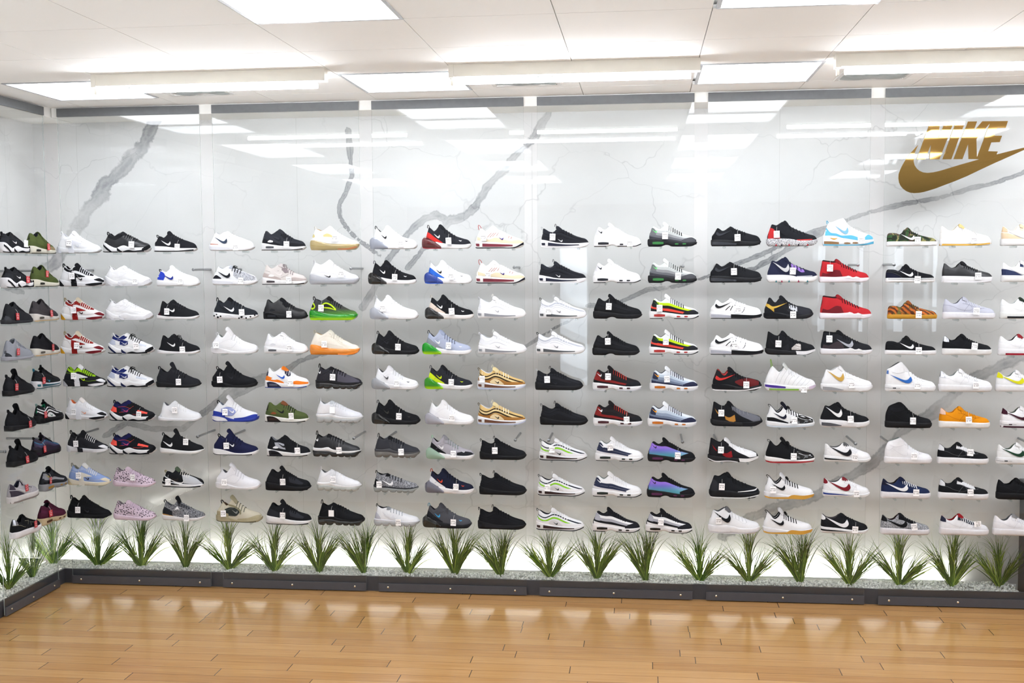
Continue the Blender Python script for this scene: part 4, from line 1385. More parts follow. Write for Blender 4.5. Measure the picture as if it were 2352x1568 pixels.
  seams=[('k', [(.1, .26), (.22, .32), (.34, .38)]), ('k', [(.3, .36), (.39, .33), (.42, .25), (.41, .18)]), ('k', [(.42, .36), (.49, .32), (.52, .24), (.51, .16)]), ('k', [(.54, .33), (.6, .28), (.62, .21), (.61, .15)]), ('k', [(.65, .28), (.7, .23), (.71, .17)])], logo=(.06, .31, .08, .075)),
'VF': dict(top=[(.08, .44), (.13, .405), (.2, .38), (.28, .395), (.34, .385), (.45, .35), (.6, .295), (.75, .245), (.88, .205), (.96, .155), (.985, .12)], thr=.3,
  st=[(0, .16), (.2, .15), (.4, .13), (.7, .115), (1, .125)], sb=[(0, .12), (.05, .105), (.3, .1), (.5, .085), (.8, .08), (1, .11)], pods=[(.1, .085, .115), (.27, .075, .11), (.45, .08, .095), (.6, .065, .09), (.73, .06, .088), (.86, .06, .092)],
  tongue=[(.36, .375), (.32, .4), (.29, .405)], loop=(.07, .42, .035, .05, .2), lace=(.36, .62, 5),
  ov=[('heel_panel', 'a', [(.03, .3), (.09, .28), (.16, .2)], [(.03, .15), (.1, .14), (.18, .14)])], seams=[('k', [(.2, .3), (.35, .2), (.5, .17)])], logo=(.21, .155, .25, .12)),
'E': dict(top=[(.14, .40), (.2, .36), (.27, .34), (.34, .385), (.41, .40), (.5, .36), (.66, .295), (.8, .24), (.93, .185), (.985, .11)], thr=.38,
  back=[(.02, 0), (.02, .1), (.05, .2), (.1, .3), (.14, .40)],
  st=[(0, .135), (.3, .125), (.6, .092), (1, .095)], sb=[(0, .06), (.06, .01), (.15, 0), (.75, 0), (.9, .018), (1, .07)], tongue=[(.48, .36), (.43, .4), (.39, .415)], lace=(.42, .62, 4), wid=1.04,
  ov=[('heel_wedge', 'a', [(.02, .155), (.12, .15), (.24, .14)], [(.02, .128), (.12, .126), (.24, .122)]), ('heel_clip', 'b', [(.06, .17), (.13, .21), (.24, .15)], [(.05, .13), (.13, .13), (.24, .128)]), ('toe_panel', 'c', [(.5, .33), (.66, .285), (.82, .225), (.96, .16)], [(.5, .2), (.66, .1), (.82, .095), (.96, .1)])],
  so=[('sole_print', 'g', [(.04, .10), (.25, .085), (.5, .06)], [(.04, .035), (.25, .02), (.5, .02)]), ('tread', 'o', [(.6, .02), (.85, .03), (.99, .09)], [(.6, .004), (.85, .008), (.99, .06)])], logo=(.15, .145, .29, .14)),
'RE': dict(top=[(.10, .41), (.15, .385), (.2, .345), (.26, .35), (.31, .4), (.36, .44), (.48, .38), (.6, .31), (.7, .255), (.82, .215), (.92, .17), (.985, .1)], thr=.34,
  st=[(0, .15), (.15, .14), (.4, .11), (.7, .085), (1, .09)], sb=SB, tongue=[(.42, .41), (.375, .45), (.34, .465), (.325, .455)], loop=(.085, .39, .04, .07, .0), lace=(.4, .66, 5), wid=1.05,
  ov=[('stripe', 'a', [(.14, .31), (.2, .23), (.32, .17), (.45, .16)], [(.17, .31), (.23, .25), (.36, .2), (.52, .18)])], blobs=[(.05, .07, .022), (.11, .1, .018), (.14, .04, .026), (.2, .06, .022), (.68, .045, .026), (.62, .02, .02), (.78, .025, .02), (.87, .05, .02), (.95, .08, .02)],
  so=[('sole_mark', 'g2', [(.3, .07), (.38, .08), (.5, .04)], [(.3, .06), (.38, .065), (.5, .03)])], logo=(.26, .15, .24, .12)),
'Y': dict(top=[(.105, .44), (.15, .42), (.2, .41), (.27, .45), (.33, .48), (.42, .43), (.5, .37), (.6, .32), (.72, .27), (.85, .225), (.93, .19), (.985, .13)], thr=.32,
  st=[(0, .15), (.3, .15), (.5, .135), (.6, .11), (.85, .11), (1, .14)], sb=[(0, .06), (.05, .01), (.12, 0), (.8, 0), (.93, .03), (1, .08)], tongue=[(.42, .43), (.38, .48), (.35, .51), (.335, .505)], lace=(.44, .72, 5), wid=1.03,
  ov=[('heel_panel', 'a', [(.05, .37), (.13, .34), (.2, .24), (.26, .17)], [(.03, .15), (.1, .15), (.2, .15), (.26, .15)]), ('toe_stripe', 'c', [(.58, .125), (.75, .13), (.88, .135)], [(.58, .105), (.75, .108), (.88, .118)]), ('lace_cover', 'b', [(.46, .37), (.56, .33), (.66, .27), (.74, .24)], [(.48, .29), (.57, .26), (.66, .2), (.73, .2)]), ('strap', 'e', [(.48, .30), (.58, .29), (.7, .275)], [(.48, .26), (.58, .25), (.7, .235)]),
      ('outline_mark', 'h', [(.56, .13), (.75, .155), (.88, .17), (.93, .19)], [(.56, .12), (.77, .14), (.9, .155), (.95, .19)])],
  so=[('sole_tooth', 'g', [(.16, .004), (.18, .045), (.2, .004)], [(.16, .002), (.18, .003), (.2, .002)]), ('sole_tooth', 'g2', [(.27, .004), (.29, .045), (.31, .004)], [(.27, .002), (.29, .003), (.31, .002)]), ('sole_tooth', 'g', [(.41, .004), (.43, .05), (.45, .004)], [(.41, .002), (.43, .003), (.45, .002)]), ('sole_tooth', 'g2', [(.59, .004), (.61, .05), (.63, .004)], [(.59, .002), (.61, .003), (.63, .002)]), ('sole_tooth', 'g', [(.76, .004), (.78, .045), (.8, .004)], [(.76, .002), (.78, .003), (.8, .002)]),
      ('air_window', 'v', [(.03, .1), (.2, .09), (.42, .045)], [(.03, .035), (.2, .025), (.42, .03)]), ('tread', 'o', [(.02, .03), (.1, .022), (.6, .02), (.97, .075)], [(.02, .01), (.1, .001), (.6, .001), (.97, .05)]), ('sole_wedge', 'h2', [(.01, .12), (.2, .12), (.42, .1)], [(.01, .06), (.2, .045), (.42, .03)])],
  logo=(.12, .2, .32, .2)),
'D': dict(top=[(.065, .455), (.15, .44), (.28, .425), (.34, .44), (.42, .405), (.55, .335), (.68, .265), (.8, .22), (.93, .175), (.985, .11)], thr=.34,
  st=[(0, .12), (.3, .11), (.5, .12), (.57, .135), (.65, .1), (.72, .12), (.8, .09), (1, .1)], sb=SB, tongue=[(.42, .41), (.36, .455), (.325, .475), (.3, .47)], lace=(.42, .72, 7),
  ov=[('collar_band', 'b', [(.065, .45), (.15, .437), (.28, .42), (.34, .43)], [(.065, .43), (.15, .417), (.27, .4), (.33, .405)]), ('side_patch', 'a', [(.06, .2), (.16, .18), (.3, .25), (.4, .24)], [(.04, .12), (.16, .12), (.3, .11), (.45, .12)])],
  so=[('sole_ridge', 'g', [(.48, .1), (.57, .13), (.64, .09), (.72, .115), (.8, .085)], [(.48, .08), (.57, .08), (.64, .07), (.72, .075), (.8, .07)])], blobsu=(.085, .17, .02), logo=(.3, .14, .32, .16)),
'U': dict(top=[(.11, .46), (.16, .46), (.22, .475), (.32, .52), (.38, .525), (.46, .45), (.57, .36), (.7, .29), (.85, .235), (.93, .2), (.985, .13)], thr=.34,
  st=[(0, .19), (.1, .2), (.2, .19), (.35, .155), (.6, .1), (1, .12)], sb=SB, tongue=[(.45, .46), (.4, .52), (.38, .55)], loop=(.1, .42, .03, .06, .3), lace=(.46, .72, 6), wid=1.03,
  ov=[('side_wave', 'a', [(.07, .36), (.14, .26), (.25, .24), (.35, .2), (.45, .2), (.55, .2), (.66, .165)], [(.04, .2), (.12, .2), (.25, .19), (.35, .155), (.45, .14), (.55, .12), (.66, .1)]), ('toe_cap', 'a', [(.8, .16), (.88, .21), (.97, .16)], [(.8, .11), (.88, .11), (.97, .115)])],
  so=[('air_window', 'v', [(.02, .09), (.15, .085), (.3, .07)], [(.02, .035), (.15, .03), (.3, .03)]), ('air_window', 'v', [(.4, .06), (.46, .065), (.52, .055)], [(.4, .035), (.46, .03), (.52, .035)]), ('air_window', 'v', [(.56, .065), (.61, .068), (.66, .06)], [(.56, .04), (.61, .035), (.66, .04)]),
      ('tread', 'o', [(.01, .03), (.2, .022), (.7, .02), (.98, .08)], [(.02, .008), (.2, .001), (.7, .001), (.98, .03)]), ('sole_mark', 'w2', [(.12, .16), (.2, .145), (.27, .15)], [(.12, .155), (.2, .12), (.27, .14)])], logo=(.22, .22, .27, .17)),
'G': dict(top=[(.107, .44), (.15, .41), (.2, .345), (.25, .33), (.3, .39), (.35, .43), (.45, .375), (.6, .285), (.75, .25), (.88, .215), (.95, .175), (.985, .125)], thr=.33,
  st=[(0, .12), (.3, .125), (.5, .085), (.7, .075), (1, .13)], sb=[(0, .04), (.04, .008), (.12, 0), (.75, 0), (.9, .025), (1, .085)], tongue=[(.43, .39), (.37, .44), (.33, .48), (.31, .48)], lace=(.4, .62, 5), wid=1.03,
  ov=[('toe_panel', 'a', [(.46, .19), (.6, .235), (.78, .235), (.93, .185)], [(.46, .16), (.6, .09), (.78, .085), (.93, .11)]), ('collar_band', 'b', [(.1, .435), (.15, .41), (.2, .345), (.25, .328), (.3, .385)], [(.11, .415), (.16, .385), (.21, .32), (.26, .305), (.32, .37)]), ('side_gold', 'c', [(.03, .32), (.1, .29), (.2, .2)], [(.03, .27), (.1, .22), (.2, .14)]), ('lace_print', 'e', [(.5, .3), (.57, .27), (.66, .24)], [(.5, .2), (.58, .17), (.66, .15)])],
  so=[('tread', 'o', [(.02, .03), (.1, .022), (.6, .022), (.98, .09)], [(.02, .01), (.1, .001), (.6, .001), (.98, .06)]), ('sole_front', 'g', [(.5, .09), (.7, .085), (.9, .1), (.99, .13)], [(.42, .012), (.7, .01), (.9, .03), (.99, .08)]), ('heel_wedge', 'h', [(.02, .12), (.2, .125), (.45, .07)], [(.02, .06), (.2, .05), (.45, .04)])], logo=(.07, .2, .4, .12, True)),
'GH': dict(top=[(.06, .475), (.12, .435), (.2, .385), (.27, .38), (.33, .45), (.42, .4), (.55, .315), (.65, .275), (.8, .235), (.92, .185), (.985, .125)], thr=.34,
  st=[(0, .13), (.3, .1), (.5, .08), (.7, .085), (1, .12)], sb=[(0, .05), (.12, .0), (.75, 0), (.9, .03), (1, .09)], tongue=[(.42, .4), (.37, .45), (.33, .485), (.31, .485)], lace=(.4, .7, 5),
  ov=[('toe_panel', 'a', [(.36, .42), (.5, .34), (.66, .275), (.82, .23), (.95, .17)], [(.44, .3), (.58, .2), (.72, .14), (.84, .09), (.95, .1)]), ('lower_mark', 'b', [(.27, .2), (.36, .17), (.46, .22)], [(.29, .13), (.4, .08), (.48, .1)]), ('heel_mark', 'b', [(.08, .34), (.13, .28), (.18, .22)], [(.09, .33), (.12, .26), (.17, .21)]), ('strap', 'c', [(.52, .14), (.62, .22), (.7, .21)], [(.52, .1), (.62, .1), (.7, .1)])],
  so=[('sole_front', 'g', [(.6, .08), (.8, .08), (.99, .12)], [(.62, .01), (.8, .012), (.99, .08)]), ('sole_line', 'h', [(.0, .07), (.15, .022), (.4, .03), (.58, .012)], [(.01, .05), (.15, .002), (.4, .012), (.58, .0)])], logo=(.28, .07, .22, .11)),
'GL': dict(top=[(.15, .5), (.2, .44), (.27, .375), (.33, .40), (.37, .5), (.45, .45), (.55, .38), (.67, .315), (.8, .25), (.93, .2), (.985, .13)], thr=.36,
  st=[(0, .15), (.3, .12), (.6, .1), (.85, .1), (1, .14)], sb=[(0, .06), (.05, .01), (.12, 0), (.8, 0), (1, .08)], tongue=[(.44, .45), (.4, .52), (.37, .56)], loop=(.115, .44, .025, .14, .15), lace=(.44, .62, 4),
  ov=[], so=[('sole_wedge', 'g', [(.01, .125), (.2, .11), (.4, .085)], [(.01, .08), (.2, .06), (.4, .055)]), ('air_window', 'v', [(.08, .05), (.3, .045), (.65, .045)], [(.08, .02), (.3, .012), (.65, .012)]), ('toe_rib', 'h', [(.85, .09), (.92, .11), (.99, .12)], [(.85, .04), (.92, .05), (.99, .085)])],
  seams=[('k', [(.2, .16), (.26, .3), (.36, .43)]), ('k', [(.28, .14), (.34, .28), (.44, .41)]), ('k', [(.36, .13), (.42, .26), (.52, .37)]), ('k', [(.44, .12), (.5, .24), (.6, .33)]), ('k', [(.52, .11), (.58, .2), (.67, .29)]), ('k', [(.6, .11), (.66, .18), (.74, .26)]), ('k', [(.68, .1), (.74, .16), (.81, .23)]), ('k', [(.76, .1), (.82, .15), (.88, .2)]), ('k2', [(.18, .22), (.24, .18), (.25, .22)])]),
'GB': dict(top=[(.10, .45), (.14, .41), (.19, .35), (.24, .325), (.29, .365), (.34, .43), (.4, .41), (.5, .35), (.64, .28), (.78, .235), (.9, .2), (.96, .16), (.985, .115)], thr=.33,
  st=[(0, .13), (.15, .12), (.3, .1), (.45, .075), (.7, .075), (1, .11)], sb=[(0, .05), (.05, .008), (.15, 0), (.75, 0), (.92, .02), (1, .07)], tongue=[(.42, .4), (.36, .47), (.325, .53), (.31, .53)], loop=(.075, .395, .04, .05, .9), lace=(.4, .66, 6), bow=True,
  ov=[('toe_panel', 'a', [(.6, .22), (.7, .245), (.82, .215), (.95, .16)], [(.48, .1), (.65, .085), (.82, .085), (.95, .1)]), ('collar_band', 'b', [(.1, .445), (.14, .405), (.19, .345), (.24, .32), (.29, .36), (.33, .42)], [(.11, .42), (.15, .38), (.2, .315), (.25, .295), (.31, .34), (.35, .4)]), ('heel_base', 'c', [(.03, .2), (.15, .2), (.3, .15), (.45, .1)], [(.03, .125), (.15, .12), (.3, .1), (.45, .08)])],
  so=[('tread', 'o', [(.01, .055), (.15, .03), (.5, .04), (.97, .06)], [(.02, .02), (.15, .001), (.5, .001), (.97, .04)]), ('toe_gum', 'g', [(.46, .03), (.56, .085), (.75, .08), (.99, .1)], [(.46, .006), (.6, .004), (.8, .006), (.99, .065)])], logo=(.14, .165, .28, .13)),
'C': dict(top=[(.03, .40), (.07, .375), (.14, .32), (.25, .31), (.33, .34), (.40, .40), (.5, .36), (.64, .295), (.78, .24), (.9, .185), (.96, .14), (.985, .1)], thr=.4,
  back=[(.03, 0), (.015, .12), (.02, .25), (.03, .40)],
  st=[(0, .135), (.3, .115), (.6, .085), (.85, .07), (1, .1)], sb=[(0, .02), (.03, .0), (.8, 0), (.92, .012), (1, .055)], tongue=[(.5, .365), (.45, .4), (.41, .415)], lace=(.46, .68, 6),
  ov=[('heel_tab', 'a', [(.03, .39), (.06, .37), (.1, .33)], [(.02, .28), (.06, .275), (.1, .29)]), ('toe_panel', 'b', [(.66, .27), (.78, .235), (.9, .18), (.97, .13)], [(.66, .1), (.78, .08), (.9, .08), (.97, .1)])],
  so=[('sole_stripe', 'g', [(.01, .085), (.25, .07), (.6, .04)], [(.01, .05), (.25, .045), (.6, .036)])], seams=[('k', [(.6, .1), (.66, .2), (.72, .25)]), ('k', [(.44, .3), (.56, .27), (.7, .2)]), ('k', [(.02, .25), (.1, .22), (.16, .14)])], logo=(.1, .125, .48, .2)),
'J': dict(top=[(.03, .262), (.1, .262), (.18, .255), (.25, .232), (.3, .25), (.35, .335), (.42, .335), (.52, .28), (.64, .225), (.78, .185), (.9, .155), (.96, .125), (.985, .095)], thr=.36,
  back=[(.01, 0), (.008, .1), (.012, .2), (.03, .262)],
  st=[(0, .092), (.3, .09), (.7, .085), (1, .088)], sb=[(0, .01), (.02, 0), (.9, 0), (.97, .006), (1, .03)], tongue=[(.48, .3), (.43, .345), (.4, .38), (.385, .38)], lace=(.44, .62, 5),
  ov=[('heel_panel', 'a', [(.015, .2), (.12, .18), (.25, .13), (.3, .09)], [(.015, .09), (.1, .088), (.2, .088), (.28, .085)])],
  so=[('pinstripe', 'g', [(.0, .072), (.4, .07), (.99, .07)], [(.0, .064), (.4, .062), (.99, .062)])], seams=[('k', [(.015, .215), (.12, .2), (.24, .15), (.32, .095)]), ('k', [(.05, .24), (.2, .225), (.28, .21), (.36, .27)])], logo=(.27, .115, .27, .115)),
'AL': dict(top=[(.044, .405), (.09, .365), (.15, .31), (.21, .295), (.28, .32), (.35, .40), (.44, .37), (.55, .315), (.68, .258), (.8, .225), (.9, .19), (.955, .15), (.985, .11)], thr=.37,
  back=[(.02, 0), (.01, .12), (.015, .25), (.044, .405)],
  st=[(0, .137), (.3, .132), (.6, .12), (.85, .112), (1, .115)], sb=[(0, .012), (.02, 0), (.86, 0), (.94, .008), (1, .04)], wid=1.02, tongue=[(.46, .375), (.41, .415), (.375, .435), (.36, .43)], lace=(.43, .7, 7),
  ov=[('heel_tab', 'a', [(.045, .395), (.08, .365), (.12, .325)], [(.02, .28), (.06, .27), (.12, .265)]), ('eyestay', 'b', [(.37, .39), (.46, .36), (.58, .3), (.7, .248)], [(.35, .31), (.45, .29), (.58, .235), (.7, .205)]),
      ('toe_panel', 'c', [(.7, .2), (.8, .215), (.9, .18), (.97, .13)], [(.62, .118), (.75, .112), (.88, .112), (.97, .115)]), ('heel_panel', 'd', [(.015, .26), (.1, .25), (.24, .21), (.4, .13)], [(.015, .14), (.12, .136), (.25, .134), (.42, .126)]), ('vamp_patch', 'e', [(.62, .27), (.7, .24), (.76, .21)], [(.62, .17), (.7, .17), (.76, .18)])],
  so=[('tread', 'o', [(.0, .04), (.3, .034), (.7, .032), (.995, .06)], [(.0, .004), (.3, .001), (.7, .001), (.995, .035)]), ('sole_stripe', 'g', [(.12, .05), (.4, .048), (.9, .048)], [(.12, .012), (.4, .01), (.9, .012)]), ('side_letters', 'h', [(.13, .078), (.17, .08), (.2, .078)], [(.13, .06), (.17, .058), (.2, .06)]), ('pinstripe', 'h', [(.0, .071), (.06, .07), (.12, .07)], [(.0, .066), (.06, .065), (.12, .065)]), ('pinstripe', 'h', [(.21, .07), (.24, .07), (.28, .07)], [(.21, .065), (.24, .065), (.28, .065)])],
  seams=[('k', [(.015, .27), (.1, .262), (.18, .245), (.3, .19), (.45, .165), (.54, .19), (.52, .25)]), ('k', [(.38, .14), (.42, .2), (.5, .29)]), ('k', [(.36, .3), (.46, .28), (.58, .225), (.7, .2)]), ('k', [(.6, .13), (.68, .19), (.78, .21)])], logo=(.08, .15, .45, .16)),
'AM': dict(top=[(.075, .46), (.14, .485), (.22, .515), (.3, .545), (.36, .53), (.43, .45), (.52, .37), (.62, .295), (.71, .25), (.82, .22), (.92, .18), (.985, .12)], thr=.4,
  back=[(.02, 0), (.01, .12), (.02, .3), (.075, .46)],
  st=[(0, .137), (.3, .132), (.6, .12), (.85, .112), (1, .12)], sb=[(0, .02), (.03, 0), (.86, 0), (.94, .01), (1, .05)], wid=1.02, tongue=[(.44, .44), (.39, .51), (.345, .555), (.31, .56)], lace=(.48, .72, 6),
  ov=[('ankle_strap', 'a', [(.1, .45), (.22, .43), (.34, .46), (.42, .48)], [(.1, .385), (.2, .36), (.32, .375), (.44, .42)]), ('toe_panel', 'c', [(.7, .2), (.8, .215), (.9, .18), (.97, .13)], [(.62, .118), (.75, .112), (.88, .112), (.97, .115)])],
  so=[('tread', 'o', [(.0, .04), (.3, .034), (.7, .032), (.995, .06)], [(.0, .004), (.3, .001), (.7, .001), (.995, .035)])],
  seams=[('k', [(.14, .33), (.25, .25), (.36, .185), (.46, .175), (.46, .25)]), ('k', [(.1, .4), (.2, .36), (.32, .37), (.44, .42)]), ('k', [(.03, .3), (.1, .29), (.18, .36)]), ('k', [(.6, .13), (.68, .19), (.78, .21)])], logo=(.12, .16, .4, .16)),
'AH': dict(top=[(.035, .455), (.1, .485), (.2, .55), (.29, .60), (.34, .58), (.38, .50), (.42, .44), (.52, .37), (.62, .29), (.71, .25), (.82, .22), (.92, .18), (.985, .12)], thr=.38,
  back=[(.02, 0), (.01, .12), (.015, .3), (.035, .455)],
  st=[(0, .137), (.3, .132), (.6, .12), (.85, .112), (1, .12)], sb=[(0, .02), (.03, 0), (.86, 0), (.94, .01), (1, .05)], wid=1.02, tongue=[(.42, .46), (.36, .55), (.31, .61), (.28, .62)], lace=(.47, .72, 6),
  ov=[('ankle_strap', 'a', [(.1, .46), (.22, .455), (.33, .48), (.4, .49)], [(.11, .39), (.22, .37), (.33, .39), (.42, .41)]), ('toe_panel', 'c', [(.7, .2), (.8, .215), (.9, .18), (.97, .13)], [(.62, .118), (.75, .112), (.88, .112), (.97, .115)]), ('heel_mark', 'd', [(.035, .42), (.05, .42), (.065, .42)], [(.025, .35), (.045, .35), (.06, .35)])],
  so=[('tread', 'o', [(.0, .04), (.3, .034), (.7, .032), (.995, .06)], [(.0, .004), (.3, .001), (.7, .001), (.995, .035)]), ('side_letters', 'h', [(.13, .078), (.17, .08), (.2, .078)], [(.13, .06), (.17, .058), (.2, .06)]), ('pinstripe', 'h', [(.0, .071), (.06, .07), (.12, .07)], [(.0, .066), (.06, .065), (.12, .065)]), ('pinstripe', 'h', [(.21, .07), (.24, .07), (.28, .07)], [(.21, .065), (.24, .065), (.28, .065)])],
  seams=[('k', [(.1, .41), (.22, .365), (.33, .385), (.43, .405)]), ('k', [(.6, .13), (.68, .19), (.78, .21)]), ('k', [(.45, .35), (.52, .2), (.6, .13)])], logo=(.08, .165, .44, .17)),
}
